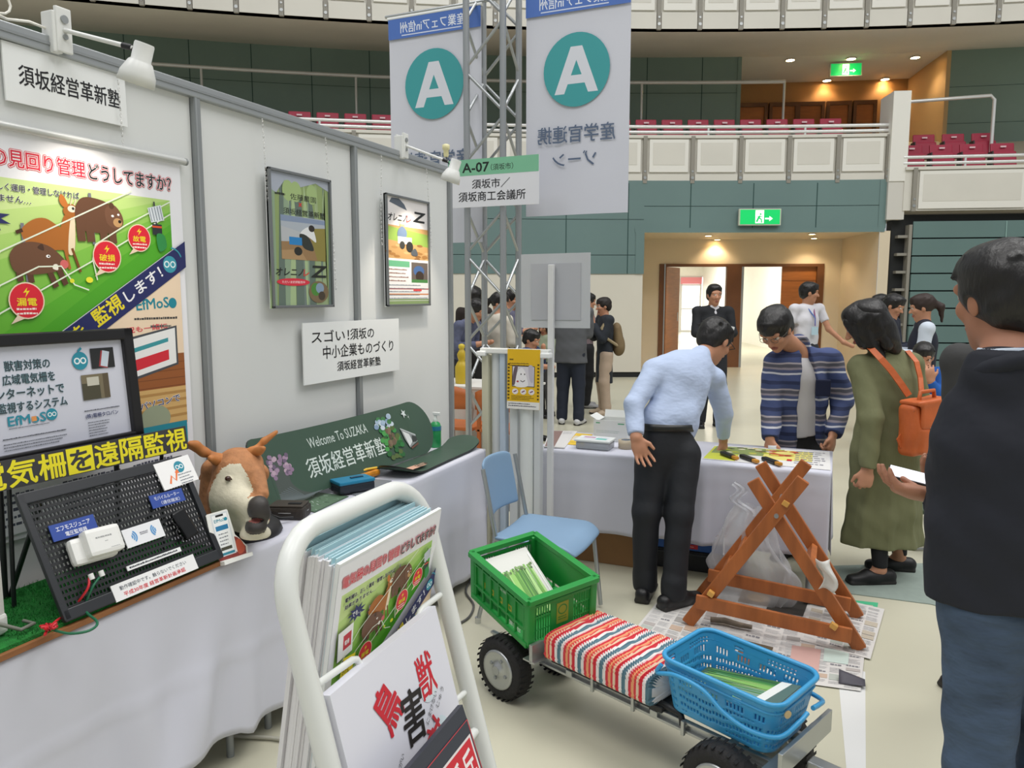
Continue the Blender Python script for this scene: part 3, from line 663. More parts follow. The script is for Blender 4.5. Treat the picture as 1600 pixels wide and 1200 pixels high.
def art1(a, w, h):
    a.rect(0, 0, w, h, '#8fa36a')
    rn = random.Random(4)
    for i in range(26):
        x = rn.random()*w; c = rn.choice(['#6d7f7a', '#8fa58a', '#a9bf90', '#76857f', '#9db084', '#65766c']); bw = w*(.02+.05*rn.random())
        a.poly([(x-bw, 0), (x+bw, 0), (x+bw*.6+rn.uniform(-20, 20), h*(.6+.35*rn.random())), (x+rn.uniform(-20, 20), h*.95)], c)
    a.poly([(0, h), (0, h*.86), (w*.12, h*.83), (w*.25, h*.93), (w*.5, h*.9), (w*.75, h*.95), (w, h*.9), (w, h)], '#a9b0bd')
    for x in (.3, .42, .68): a.ell(w*x, h*.86, w*.09, h*.075, '#a3bb7e')
    a.text('佐藤農園', w*.33, h*.8, w*.42, h*.045, '#2a3026', bold=.01); a.text('×', w*.46, h*.755, w*.05, h*.03, '#d03a30', bold=.03); a.text('須坂経営革新塾', w*.22, h*.69, w*.68, h*.045, '#23281f', bold=.012); a.rows(w*.1, h*.82, w*.2, 1, 16, '#2a3026', .5, 2)
    x0, y0, pw, ph = w*.17, h*.36, w*.72, h*.32
    a.rect(x0, y0, pw, ph, '#9a7a54'); a.rect(x0, y0+ph*.62, pw, ph*.38, '#aeb6c0'); a.poly([(x0, y0+ph), (x0+pw, y0+ph*.98), (x0+pw, y0+ph*.88), (x0, y0+ph*.86)], '#8595b0')
    a.poly([(x0, y0+ph*.75), (x0+pw*.55, y0+ph*.62), (x0+pw*.3, y0+ph*.42), (x0, y0+ph*.4)], '#b9bcc0'); a.poly([(x0+pw*.6, y0+ph*.75), (x0+pw, y0+ph*.8), (x0+pw, y0), (x0+pw*.8, y0)], '#8f8442'); a.poly([(x0, y0), (x0+pw*.55, y0), (x0+pw*.4, y0+ph*.25), (x0, y0+ph*.2)], '#b08f66')
    a.blob([(x0+pw*.42, y0+ph*.62), (x0+pw*.58, y0+ph*.78), (x0+pw*.72, y0+ph*.72), (x0+pw*.78, y0+ph*.45), (x0+pw*.68, y0+ph*.5), (x0+pw*.6, y0+ph*.55)], '#e7e9ea'); a.ell(x0+pw*.68, y0+ph*.76, pw*.07, ph*.08, '#2b2420')
    a.blob([(x0+pw*.4, y0+ph*.6), (x0+pw*.6, y0+ph*.55), (x0+pw*.72, y0+ph*.25), (x0+pw*.55, y0+ph*.25), (x0+pw*.45, y0+ph*.35)], '#2e342f'); a.rect(x0+pw*.17, y0+ph*.34, pw*.28, ph*.18, '#2a83c4'); a.ell(x0+pw*.36, y0+ph*.2, pw*.09, ph*.1, '#23241f')
    a.text('オレニノ', w*.07, h*.24, w*.42, h*.055, '#20241e', bold=.03, shear=.2); a.text('レ', w*.5, h*.24, w*.09, h*.05, '#d8453a', bold=.03, shear=.2); a.text('Z', w*.63, h*.235, w*.25, h*.085, '#20241e', bold=.05, shear=.2)
    a.ell(w*.34, h*.193, w*.26, h*.028, '#dc3346'); a.text('ただいま好評販売中', w*.16, h*.183, w*.36, h*.02, '#ffe9ea', bold=.01)
    a.ell(w*.75, h*.12, w*.17, h*.085, '#7e6a4e'); a.ell(w*.7, h*.14, w*.08, h*.05, '#4f8a3a'); a.ell(w*.77, h*.15, w*.07, h*.04, '#8aa0b8'); a.ell(w*.8, h*.09, w*.06, h*.035, '#473c30')
def art2(a, w, h):
    a.rect(0, 0, w, h, '#e6e2e2'); a.rect(0, h*.43, w, h*.3, '#c59a62'); a.poly([(0, h*.72), (w, h*.68), (w, h*.56), (0, h*.6)], '#8fae4f')
    rn = random.Random(9)
    for i in range(18): a.ell(rn.random()*w, h*(.44+.14*rn.random()), w*.07, h*.012, rn.choice(['#a97840', '#d6ae78', '#b88a52', '#94683a']))
    a.poly([(w*.09, h*.93), (w*.14, h*.97), (w*.3, h*.975), (w*.42, h*.93), (w*.48, h*.88)], '#5a6472')
    a.text('オレニノ', w*.05, h*.77, w*.4, h*.065, '#1d1f20', bold=.04, shear=.25); a.text('レ', w*.46, h*.77, w*.1, h*.06, '#d8453a', bold=.04, shear=.2); a.text('Z', w*.62, h*.79, w*.27, h*.09, '#1d1f20', bold=.05, shear=.25)
    a.ell(w*.36, h*.745, w*.06, h*.028, '#c8a47c'); a.ell(w*.36, h*.76, w*.08, h*.015, '#ded2b2'); a.blob([(w*.26, h*.68), (w*.36, h*.73), (w*.46, h*.69), (w*.44, h*.63), (w*.28, h*.62)], '#6b7f9b'); a.rect(w*.26, h*.57, w*.32, h*.065, '#e7e4dc'); a.ell(w*.53, h*.55, w*.08, h*.05, '#2c2c2a'); a.ell(w*.36, h*.56, w*.06, h*.036, '#3a3a36'); a.blob([(w*.56, h*.5), (w*.66, h*.54), (w*.72, h*.48), (w*.6, h*.47)], '#565b60')
    a.rect(0, h*.42, w, h*.014, '#ffffff'); a.rect(0, h*.02, w, h*.4, '#f1efee'); a.rect(w*.02, h*.36, w*.5, h*.055, '#6db58a'); a.rect(w*.56, h*.22, w*.4, h*.19, '#6a5f58'); a.ell(w*.74, h*.33, w*.13, h*.05, '#4a6a9c'); a.ell(w*.76, h*.28, w*.1, h*.05, '#3d2f26'); a.rect(w*.56, h*.22, w*.4, h*.03, '#4e8a4a')
    a.rows(w*.05, h*.33, w*.48, 4, h*.034, '#8a5a4a', .3, 5); 
    for q in range(3): a.rect(w*.03, h*(.155-.05*q), w*.94, h*.012, ('#c8635a', '#d88a50', '#7a9a5a')[q])
    a.rows(w*.05, h*.19, w*.9, 5, h*.03, '#75808a', .28, 6); a.rect(w*.6, h*.14, w*.2, h*.02, '#e04a4a'); a.rect(w*.0, h*.02, w, h*.03, '#8aa06a')
framed('framed poster of a blue-crate cart on green striped ground, left one on the wall', 2.504, 1.543, .415, .578, art1, [[(2.49, 2.31), (2.505, 1.98)], [(2.9, 2.31), (2.945, 1.75), (2.95, 1.62)]])
framed('framed poster of a seated farmer on a brown field, right one on the wall', 3.38, 1.538, .45, .585, art2, [[(3.36, 2.31), (3.345, 2.0), (3.35, 1.85)], [(3.82, 2.31), (3.86, 1.95), (3.862, 1.85)]])
# clip lamps on the rail
def clip_lamp(bpx, hpx, label, hx, on):
    b = at(*bpx, x=WX+.03); h = at(*hpx, x=hx)
    t = thing('clip_lamp', label, 'lamp', b)
    LW = mat('#e4e5e2', .35)
    mb = MB(); mb.box((WX+.012, b.y-.02, b.z-.01), (.05, .03, .12), LW, None, .005); mb.box((WX-.02, b.y+.025, b.z+.0), (.012, .05, .13), LW, None, .004); mb.box((WX+.035, b.y+.0, b.z+.0), (.012, .05, .13), LW, None, .004)
    mb.cyl((WX+.04, b.y, b.z+.03), (WX+.046, b.y, b.z+.03), .012, ALU); mb.cyl((WX+.04, b.y, b.z-.02), (WX+.046, b.y, b.z-.02), .008, ALU); mb.build('bracket', t)
    mb = MB(); e = h+Vector((-.03, -.0, .05)); mb.tube([b+Vector((.01, 0, 0)), e], .007, LW, 8); mb.cyl(e-(e-b).normalized()*.03, e+Vector((0, 0, 0)), .009, BLACK); mb.build('arm', t)
    mb = MB(); ax = Vector((-.35, -.05, -1)).normalized()
    mb.lathe([(.026, -.06), (.028, -.055), (.028, -.01), (.034, -.005), (.05, .03), (.053, .06), (.048, .06), (.03, .01)], h, LW, ax); mb.build('shade', t)
    mb = MB(); mb.lathe([(.005, .0), (.04, .03), (.044, .045)], h, mat('#fff3d8', .4, emit=1.5), ax); mb.build('bulb', t)
    q = h+ax*.07; l = lamp('clip_lamp_beam', q, .03, on, (1., .9, .76), kind='SPOT', spread=1.5); l.rotation_euler = ax.to_track_quat('-Z', 'Y').to_euler()
clip_lamp((97, 48), (219, 100), 'white clip lamp on the wall rail above the name sign', -1.93, 7)
clip_lamp((632, 228), (708, 267), 'white clip lamp at the right end of the wall rail', -1.9, 16)
p = at(697, 240, x=WX)
t = thing('cable_connector', 'small cream plug connector on the rail near the wall end', 'connector', p)
mb = MB(); mb.lathe([(.012, .0), (.016, .01), (.016, .04), (.022, .045), (.022, .07), (.012, .075)], p+Vector((0, 0, -.02)), mat('#e6dfae', .4)); mb.build('body', t)
mb = MB(); mb.tube([p+Vector((0, .0, -.02)), p+Vector((.02, -.02, -.05)), p+Vector((.02, .03, -.08)), p+Vector((.01, .01, -.1))], .003, BLACK, 6); mb.build('wire', t)
mb = MB(); z = 2.385; mb.tube([(WX, .2, z)]+[(WX+.012*math.sin(i), 1.2+.06*i, z+.006*math.sin(i*2.3)) for i in range(8)]+[(WX, 1.66, z+.02)], .004, mat('#efece2', .5), 6)
mb.tube([(WX, 1.47+.035*math.cos(q), z+.03+.03*math.sin(q)) for q in [2*math.pi*i/12 for i in range(12)]], .0035, mat('#efece2', .5), 6, True)
tag(mb.build('lamp_cord', loc=(WX, 1.4, z)), 'white lamp cord tied in a loop on top of the wall rail', 'cord')

# ================================================================== truss tower with banners and the zone sign
TX0, TX1, TY0, TY1 = -2.555, -2.265, 5.1, 5.39
t = thing('truss_tower', 'square aluminium truss tower behind the end of the booth wall', 'truss', ((TX0+TX1)/2, 5.245, 0))
TRM = mat('#b4b7b8', .3, .8); TRD = mat('#84888a', .35, .8)
for x in (TX0, TX1):
    for y in (TY0, TY1):
        mb = MB(); mb.cyl((x, y, .02), (x, y, 5.2), .024, TRM); mb.build('chord', t)
def zig(p, q, name='lattice', flip=0):
    mb = MB(); z = .25+(.33 if flip else 0); s = 0
    while z < 5.0:
        a_ = (p if s % 2 == 0 else q); b_ = (q if s % 2 == 0 else p)
        mb.cyl((a_[0], a_[1], z+.02), (b_[0], b_[1], z+.31), .0115, TRM, n=8); z += .33; s += 1
    mb.build(name, t)
zig((TX0, TY0), (TX1, TY0), flip=1); zig((TX1, TY0), (TX1, TY1)); zig((TX1, TY1), (TX0, TY1)); zig((TX0, TY1), (TX0, TY0), flip=1)
mb = MB(); mb.box(((TX0+TX1)/2, 5.245, .01), (.5, .5, .02), TRD, None, .004); mb.build('base_plate', t)
for xa, xb, z in ((-3.34, TX0, 3.745), (TX1, -1.36, 3.745)):
    mb = MB(); mb.cyl((xa, 5.27, z), (xb, 5.27, z), .012, TRM); mb.build('cross_bar', t)
mb = MB(); mb.cyl((TX0, 5.27, 3.745), (TX1, 5.27, 3.745), .012, TRM); mb.build('cross_bar', t)
CL = mat('#d4d6e0', .8, var=.015, scale=2., bump=.06, bscale=5.)
def zone_banner(label, x0, x1, z0, z1, cz, tz):
    t = thing('zone_banner', label, 'banner', ((x0+x1)/2, 5.27, z0)); w = x1-x0; h = z1-z0
    def f(u, v): return Vector((x0+w*u, 5.27+.008*math.sin(u*7)*(1-v), z0+h*v))
    mb = MB(); mb.grid(f, 12, 12, CL)
    mb.grid(lambda u, v: f(u, v)+Vector((0, .003, 0)), 12, 12, CL); mb.build('cloth', t)
    mb = MB(); mb.cyl((x0-.01, 5.27, z1+.01), (x1+.01, 5.27, z1+.01), .014, WHITE); mb.build('top_tube', t)
    M = plane_M((x0, 5.258, z0), (1, 0, 0), (0, -1, 0)); a = Art(M, .001); W_ = w*1000; H = h*1000; q = W_/800.
    a.rect(0, H-150*q, W_, 150*q, '#4f74c0'); a.text('産業フェアin信州', 110*q, H-112*q, 560*q, 82*q, '#e9edf6', bold=.02, flip=True); a.line([(120*q, H-128*q), (640*q, H-128*q)], 8*q, '#d7def0')
    a.ell(W_*.5, cz*1000-z0*1000, 255*q, 262*q, '#3f9fa3', 40); ax_, ay_ = W_*.5-168*q, cz*1000-z0*1000-165*q
    for pl in ([(0, 0), (76, 0), (206, 330), (124, 330)], [(260, 0), (336, 0), (212, 330), (130, 330)], [(72, 68), (264, 68), (246, 128), (92, 128)]): a.poly([(ax_+x*q, ay_+y*q) for x, y in pl], '#dcdfe8')
    a.text('産学官連携', W_*.5-300*q, tz*1000-z0*1000, 600*q, 125*q, '#5b6b84', bold=.02, flip=True); a.text('ゾーン', W_*.5-180*q, tz*1000-z0*1000-170*q, 340*q, 105*q, '#5b6b84', bold=.02, flip=True)
    a.mb.build('print', t)
zone_banner('white zone banner with teal letter roundel at right of the truss tower', -2.155, -1.385, 2.175, 3.715, 3.176, 2.68)
zone_banner('white zone banner with teal letter roundel at left of the truss tower', -3.31, -2.515, 2.0, 3.715, 3.2, 2.58)
M = plane_M((-2.68, 5.04, 2.235), (1, 0, 0), (0, -1, 0))
def art(a):
    a.rect(0, 225, 715, 115, '#7fbf9c'); a.text('A-07', 118, 248, 212, 66, '#17241e', bold=.045); a.text('（須坂市）', 345, 252, 175, 46, '#1d2a24', bold=.01)
    a.text('須坂市／', 195, 130, 300, 66, '#17171c', bold=.016); a.text('須坂商工会議所', 85, 40, 530, 70, '#17171c', bold=.016)
sign_board('zone_sign', 'green-topped white zone number sign on the front of the truss tower', M, .715, .34, .008, mat('#e3e4ea', .5), art)

# ================================================================== long display table along the wall
TX, TZ, TY_0, TY_1 = -1.8, .73, -.6, 3.8
def folding_table(label, x0, x1, y0, y1, z, group):
    t = thing('folding_table', label, 'table', ((x0+x1)/2, (y0+y1)/2, 0), group=group)
    mb = MB(); mb.box(((x0+x1)/2, (y0+y1)/2, z-.02), (x1-x0-.01, y1-y0-.01, .03), mat('#cfc8b8', .5), None, .006); mb.build('table_top', t)
    for x in (x0+.06, x1-.06):
        for y in (y0+.08, y1-.08): mb = MB(); mb.cyl((x, y, 0), (x, y, z-.035), .013, RAILD); mb.build('leg', t)
    return t
folding_table('far folding table under the white cloth by the booth wall', -2.16, -1.815, 1.98, 3.79, .722, None)
folding_table('near folding table under the white cloth by the booth wall', -2.16, -1.815, .14, 1.95, .722, None)
CLOTH = mat('#cfd0dc', .85, var=.01, scale=3., bump=.12, bscale=3.)
def cloth_long():
    mb = MB()
    def hem(y):
        pts = [(-.6, .20), (1.2, .20), (1.55, .165), (1.83, .13), (1.88, .10), (2.2, .11), (3.0, .08), (3.8, .05)]
        for (a_, b_), (c_, d_) in zip(pts, pts[1:]):
            if a_ <= y <= c_: return b_+(d_-b_)*(y-a_)/(c_-a_)
        return .1
    def fold(y, s):
        """s: 0 top .. 1 hem"""
        g = .012*math.sin(y*9+.6)+.010*math.sin(y*17+s*1.5)+.006*math.sin(y*31)
        g += .028*math.exp(-((y-1.83+.25*s)/.09)**2) - .02*math.exp(-((y-1.6+.1*s)/.1)**2)
        g += .012*math.exp(-((y-2.75)/.05)**2)
        cr = .004*math.exp(-((s-.52)/.012)**2)
        return 1.9*g*min(1, s*1.6)*s**.4+cr+.012*s
    prof_top = [(-2.17, TZ), (-2.0, TZ), (-1.85, TZ), (-1.815, TZ-.001), (-1.803, TZ-.006), (-1.8, TZ-.016)]
    ys = [TY_0+(TY_1-TY_0)*i/170 for i in range(171)]; vs = []; S = [.04+.96*i/22 for i in range(23)]
    for y in ys:
        for x, z in prof_top: vs.append((x, y, z))
        h = hem(y)
        for s in S: vs.append((TX+fold(y, s), y, TZ-.016-(TZ-.016-h)*s))
    k = len(prof_top)+len(S)
    fs = [(i*k+j, i*k+j+1, (i+1)*k+j+1, (i+1)*k+j) for i in range(len(ys)-1) for j in range(k-1)]
    mb.add(vs, fs, CLOTH, True)
    # far end drop
    vs = []
    for i in range(13):
        x = -2.17+.37*i/12
        for s in [j/12 for j in range(13)]: vs.append((x+ (fold(TY_1, s) if i == 12 else .008*math.sin(i*1.3)*s), TY_1+.02*s+.008*s*math.sin(i*1.7), TZ-(TZ-.05)*s))
    mb.add(vs, [(i*13+j, i*13+j+1, (i+1)*13+j+1, (i+1)*13+j) for i in range(12) for j in range(12)], CLOTH, True)
    o = mb.build('tablecloth', loc=(-2, 1.6, TZ)); md = o.modifiers.new('thick', 'SOLIDIFY'); md.thickness = .0015; md.offset = 1
    return tag(o, 'white cloth hanging down to the floor over the long booth table', 'tablecloth')
cloth_long()
# grey boxes stored under the cloth are not seen; a pale cable runs out at the hem
mb = MB(); mb.tube(spl([(-1.95, 1.95, .012), (-1.72, 2.0, .012), (-1.6, 1.8, .012), (-1.55, 1.6, .012), (-1.62, 1.3, .012)]), .007, mat('#b9b6a8', .5), 8)
tag(mb.build('power_cable', loc=(-1.7, 1.8, 0)), 'pale power cable coming out under the hem of the booth table', 'cable')

# grass board and what stands on it
t = thing('grass_board', 'wooden board covered with artificial grass at the near end of the booth table', 'board', (-1.97, 1.3, TZ))
mb = MB(); mb.box((-1.965, 1.2, TZ+.009), (.35, 1.34, .016), mat('#8a5a34', .6, var=.15, scale=6., stretch=(8, 1, 8)), None, .002); mb.build('wood_base', t)
GR = mat('#1f8a34', .9, var=.25, scale=60., bump=.8, bscale=300.)
mb = MB(); mb.box((-1.97, 1.195, TZ+.022), (.335, 1.32, .01), GR)
rn = random.Random(3)
for i in range(5200):
    x, y = -1.97+.165*rn.uniform(-1, 1), 1.5-.0+.36*rn.uniform(-1, 1)
    if y > 1.85: continue
    d = .006; q = rn.random()*6.28; c, s_ = math.cos(q)*.0015, math.sin(q)*.0015
    mb.add([(x-c, y-s_, TZ+.026), (x+c, y+s_, TZ+.026), (x+rn.uniform(-d, d), y+rn.uniform(-d, d), TZ+.026+.011*rn.random()+.004)], [(0, 1, 2)], GR)
gl_ = mb.build('grass_pile', t); gl_['kind'] = 'stuff'
GZ = TZ+.03
# perforated black display panel
BLv, BRv = Vector((-1.797, 1.25, GZ)), Vector((-1.787, 1.785, GZ)); TLv = Vector((-1.957, 1.25, 1.075))
PM = plane_M(BLv, BRv-BLv, (BRv-BLv).cross(TLv-BLv)); PWd, PHt = (BRv-BLv).length, (TLv-BLv).length
def on(M, px_, py_):
    n = M.to_3x3().col[2]; d = ray(px_, py_); k = (M.translation-_c).dot(n)/d.dot(n); q = M.inverted() @ (_c+d*k); return q.x, q.y
t = thing('display_panel', 'black perforated panel leaning on the grass board with white devices on it', 'display panel', (BLv+BRv)/2)
mb = MB(); BK = mat('#1b1d20', .4); nx, ny = 46, 17; px0, py0 = .018, .03; dx = (PWd-2*px0)/nx; dy = (PHt-2*py0)/ny; hw, hh = dx*.62, dy*.5
vs = []; fs = []
def PV(u, v): return PM @ Vector((u, v, 0))
# each cell: frame with a slot-shaped hole, staggered rows
for j in range(ny):
    for i in range(nx):
        u0 = px0+i*dx; v0 = py0+j*dy; sh = (dx*.5 if j % 2 else 0)
        c = (u0+dx*.5, v0+dy*.5); o = len(vs)
        sg = dx*.08 if j % 2 else -dx*.08
        outer = [(u0, v0), (u0+dx, v0), (u0+dx, v0+dy), (u0, v0+dy)]; inner = [(c[0]-hw/2+sg, c[1]-hh/2), (c[0]+hw/2+sg, c[1]-hh/2), (c[0]+hw/2+sg, c[1]+hh/2), (c[0]-hw/2+sg, c[1]+hh/2)]
        vs += [PV(*p) for p in outer+inner]; fs += [(o+a_, o+(a_+1) % 4, o+4+(a_+1) % 4, o+4+a_) for a_ in range(4)]
mb.add(vs, fs, BK); o = mb.build('perforated_sheet', t); md = o.modifiers.new('thick', 'SOLIDIFY'); md.thickness = .004; md.offset = -1
mb = MB(); RM = PM.to_3x3()
for c, s in (((PWd/2, .013), (PWd, .032)), ((PWd/2, PHt-.013), (PWd, .032)), ((.008, PHt/2), (.02, PHt)), ((PWd-.008, PHt/2), (.02, PHt))): mb.box(PM @ Vector((c[0], c[1], .002)), (s[0], s[1], .014), mat('#2b2d31', .35), RM, .003)
mb.build('frame', t)
for u in (.06, PWd-.06):
    mb = MB(); mb.tube([PM @ Vector((u, PHt*.9, -.012)), Vector((-2.1, BLv.y+u, GZ))], .007, BK, 8); mb.build('rear_leg', t)
def lab(name, pts, col, art, label, th=.003):
    """flat label given by its corner pixels (top-left, top-right, bottom-left) on the panel's plane"""
    (u0, v0), (u1, v1), (u2, v2) = [on(PM, *p) for p in pts]
    w_, h_ = math.hypot(u1-u0, v1-v0), math.hypot(u2-u0, v2-v0); an = math.atan2(v1-v0, u1-u0)
    M = PM @ Matrix.Translation((u0, v0, .007+th)) @ Matrix.Rotation(an, 4, 'Z') @ Matrix.Translation((0, -h_, 0))
    tt = thing(name, label, 'label', M @ Vector((w_/2, 0, 0)))
    mb = MB(); sheet(M, w_, h_, th, mat(col, .5), mb); mb.build('card', tt)
    a = Art(M @ Matrix.Translation((0, 0, .0004)), w_/100.); art(a, 100*h_/w_); a.mb.build('lettering', tt)
LB = '#2c4a9c'
def la(a, h): a.text('エフモスジュニア', 12, h*.52, 76, h*.3, '#eef0fa', bold=.02); a.text('電圧監視器', 28, h*.12, 48, h*.28, '#eef0fa', bold=.02)
lab('blue_label', [(72, 824), (142, 805), (81, 849)], LB, la, 'blue label above the white device on the perforated panel')
def la(a, h): a.text('モバイルルーター', 12, h*.54, 76, h*.3, '#dfe4f6', bold=.01); a.text('（通信端末）', 28, h*.12, 56, h*.3, '#dfe4f6', bold=.01)
lab('blue_label', [(229, 777), (280, 764), (239, 796)], LB, la, 'small blue label above the black router on the perforated panel')
def la(a, h):
    for s, x in ((1, 22), (-1, 78)):
        for r in (6, 11, 16): a.ring(x-s*6, h*.5, r, 3.6, '#5b9ad0', (-55 if s > 0 else 125), (55 if s > 0 else 235))
    a.line([(40, h*.5), (60, h*.5)], 1.6, '#8a8a92'); a.rows(40, h*.56, 22, 1, 6, '#8a8a92', .4)
lab('wave_card', [(186, 831), (245, 812), (199, 858)], '#e9eaee', la, 'white card with two blue radio-wave marks on the perforated panel')
def la(a, h): a.rows(4, h*.35, 92, 1, 4, '#33363e', .6)
lab('strip_label', [(194, 887), (278, 856), (197, 894)], '#eceded', la, 'thin white strip label on the perforated panel')
def la(a, h): a.text('動作確認中です。触らないでください', 8, h*.55, 80, h*.26, '#5a6068', bold=.01); a.text('平成30年度 経営革新計画承認', 10, h*.14, 74, h*.27, '#d8353f', bold=.02)
lab('notice_label', [(169, 918), (298, 867), (181, 942)], '#ececec', la, 'long white label with red text at the foot of the perforated panel')
def la(a, h):
    a.ell(62, h*.66, 14, 14, '#2b8ea4'); a.ring(57, h*.66, 5.4, 2., '#f2f8fa'); a.ring(68, h*.66, 5.4, 2., '#f2f8fa')
    a.line([(22, h*.16), (32, h*.42), (40, h*.22), (50, h*.52)], 5, '#ef7c42'); a.poly([(44, h*.5), (54, h*.62), (56, h*.44)], '#ef7c42'); a.rows(50, h*.36, 40, 4, 7, '#7a8088', .3)
lab('logo_card', [(236, 728), (290, 712), (258, 767)], '#f2f2f2', la, 'square white logo card at the upper right of the perforated panel', .004)
# white fence monitor device
u0, v0 = on(PM, 100, 868); u1, v1 = on(PM, 182, 846); dev = thing('fence_monitor_device', 'white rounded electronic box with red and green wires on the perforated panel', 'device', PM @ Vector((u0, v0, .01)))
DW = mat('#e9e9e6', .35); an = math.atan2(v1-v0, u1-u0); RMz = RM @ Matrix.Rotation(an, 3, 'Z'); c0 = Vector(((u0+u1)/2, (v0+v1)/2, 0))
mb = MB(); mb.box(PM @ (c0+Vector((-.012, -.004, .022))), (.128, .075, .03), DW, RMz, .014); mb.build('back_plate', dev)
mb = MB(); mb.box(PM @ (c0+Vector((.006, .004, .045))), (.104, .078, .036), DW, RMz, .012); mb.build('body', dev)
M = PM @ Matrix.Translation(c0+Vector((.006, .004, .0634))) @ Matrix.Rotation(an, 4, 'Z') @ Matrix.Translation((-.05, -.035, 0))
a = Art(M, .001); a.text('電気柵監視装置', 22, 42, 48, 4.5, '#6a6e74'); a.rows(46, 30, 10, 1, 4, '#8a8e94'); a.rows(58, 10, 28, 1, 3, '#8a8e94'); a.mb.build('lettering', dev)
for q, (pp, col, nm, pts) in enumerate((((131, 902), '#c9232e', 'red_wire', [(131, 907), (128, 925), (110, 955), (88, 970), (74, 985), (70, 992)]), ((147, 897), '#1d6a4a', 'green_wire', [(150, 903), (136, 922), (133, 952), (152, 972), (140, 985), (110, 990), (85, 985)]))):
    uu, vv = on(PM, *pp); mb = MB(); b0 = PM @ Vector((uu, vv, .03)); mb.cyl(b0, b0+RM @ Vector((0, -.016, 0)), .007, DW); mb.build('cable_gland', dev)
    P = [b0+RM @ Vector((0, -.012, 0))]
    for i, pxy in enumerate(pts):
        w_ = at(*pxy, x=-1.772) if i < 2 else at(*pxy, z=GZ+.008)
        if i < 2: uu, vv = on(PM, *pxy); w_ = PM @ Vector((uu, vv, .025))
        P.append(w_)
    mb = MB(); mb.tube(spl(P), .0035, mat(col, .45), 6)
    if q == 0:
        k0 = P[-2]
        for z in range(5): mb.tube([k0+Vector((rn.uniform(-.02, .03), rn.uniform(-.02, .02), .004+.012*rn.random())) for _ in range(4)], .0035, mat(col, .45), 6)
    mb.build(nm, dev)
uu, vv = on(PM, 282, 822); t = thing('mobile_router', 'flat black router with coiled lead on the perforated panel', 'router', PM @ Vector((uu, vv, .012)))
mb = MB(); mb.box(PM @ Vector((uu, vv, .02)), (.05, .095, .016), mat('#0d0e10', .25), RM @ Matrix.Rotation(.2, 3, 'Z'), .006); mb.build('body', t)
mb = MB(); mb.tube([PM @ Vector((uu-.03+.01*math.sin(i*1.9), vv-.05+.012*i, .016)) for i in range(9)], .003, BLACK, 6); mb.build('lead', t)
# yellow and black strip sign along the panel's top
SM = plane_M((-1.985, 1.165, 1.09), (.022, .66, .0), (1, 0, .12)); t = thing('strip_sign', 'black strip sign with big yellow letters on top of the perforated panel', 'sign', SM @ Vector((.33, 0, 0)))
mb = MB(); sheet(SM, .672, .078, .006, mat('#3a3a3d', .5), mb); mb.build('board', t)
a = Art(SM @ Matrix.Translation((0, 0, .0004)), .001); YL = '#f0e32a'
for i, ch in enumerate('電気柵を遠隔監視'):
    if i == 3: a.rect(9+i*83-2, 2, 80, 74, YL); a.text(ch, 9+i*83+8, 8, 62, 60, '#3a3a3d', bold=.04)
    else: a.text(ch, 9+i*83, 4, 76, 70, YL, bold=.035)
a.mb.build('lettering', t)
for u in (.1, .58): mb = MB(); q = SM @ Vector((u, .04, -.01)); mb.tube([q, Vector((q.x-.02, q.y, GZ))], .006, BK, 8); mb.build('support', t)
# framed print standing behind
FM = plane_M((-2.06, 1.215, 1.13), (0, 1, .0), (1, 0, .08)); FW, FH = .525, .365
t = thing('framed_print', 'white print in a wide black frame standing behind the strip sign', 'framed print', FM @ Vector((FW/2, 0, 0)))
mb = MB(); sheet(FM, FW-.02, FH-.02, .01, mat('#d3d5e2', .35), mb); o = mb.build('sheet', t)
mb = MB(); R3 = FM.to_3x3(); f = .036
for c, s in (((FW/2, f/2), (FW, f)), ((FW/2, FH-f/2), (FW, f)), ((f/2, FH/2), (f, FH)), ((FW-f/2, FH/2), (f, FH))): mb.box(FM @ Vector((c[0], c[1], .004)), (s[0], s[1], .024), mat('#1c1b1d', .3), R3, .005)
mb.build('frame', t)
for u in (.08, FW-.08): mb = MB(); q = FM @ Vector((u, .05, -.015)); mb.tube([q, Vector((q.x-.02, q.y, GZ))], .008, BK, 8); mb.build('rear_leg', t)
a = Art(FM @ Matrix.Translation((.036, .036, .0006)), .001)
for i, (s, w_, x) in enumerate((('獣害対策の', 130, 80), ('広域電気柵を', 150, 70), ('インターネットで', 225, 18), ('監視するシステム', 200, 48))): a.text(s, x, 226-38*i, w_, 28, '#3a3f46', bold=.03, outline=[('#7fb3bd', .06)])
a.text('EfMoS', 70, 76, 108, 26, '#2b8ea4', bold=.03); a.rect(136, 80, 14, 14, '#e59a5a'); a.ell(196, 92, 17, 17, '#2b8ea4'); a.ring(190, 92, 6.5, 2.4, '#eef4f6'); a.ring(203, 92, 6.5, 2.4, '#eef4f6'); a.rows(70, 68, 120, 1, 5, '#5a5a60'); a.rows(50, 40, 190, 1, 6, '#4a4e56', .5); a.rows(50, 26, 190, 3, 8, '#6a6e76', .3)
a.ell(304, 238, 26, 27, '#2b8ea4', 22); a.ring(294, 238, 10, 4, '#eef4f6'); a.ring(314, 238, 10, 4, '#eef4f6'); a.line([(300, 266), (312, 276)], 7, '#2b8ea4')
a.rect(340, 210, 80, 62, '#26282a'); a.rect(364, 216, 30, 50, '#a23a40', -14); a.rect(370, 218, 24, 48, '#c8d4e0', -14)
a.rect(300, 118, 92, 76, '#7b715a'); a.rect(300, 118, 60, 50, '#4d4a3a'); a.rect(318, 160, 40, 26, '#c9c6b8'); a.rect(372, 118, 20, 76, '#5e5340')
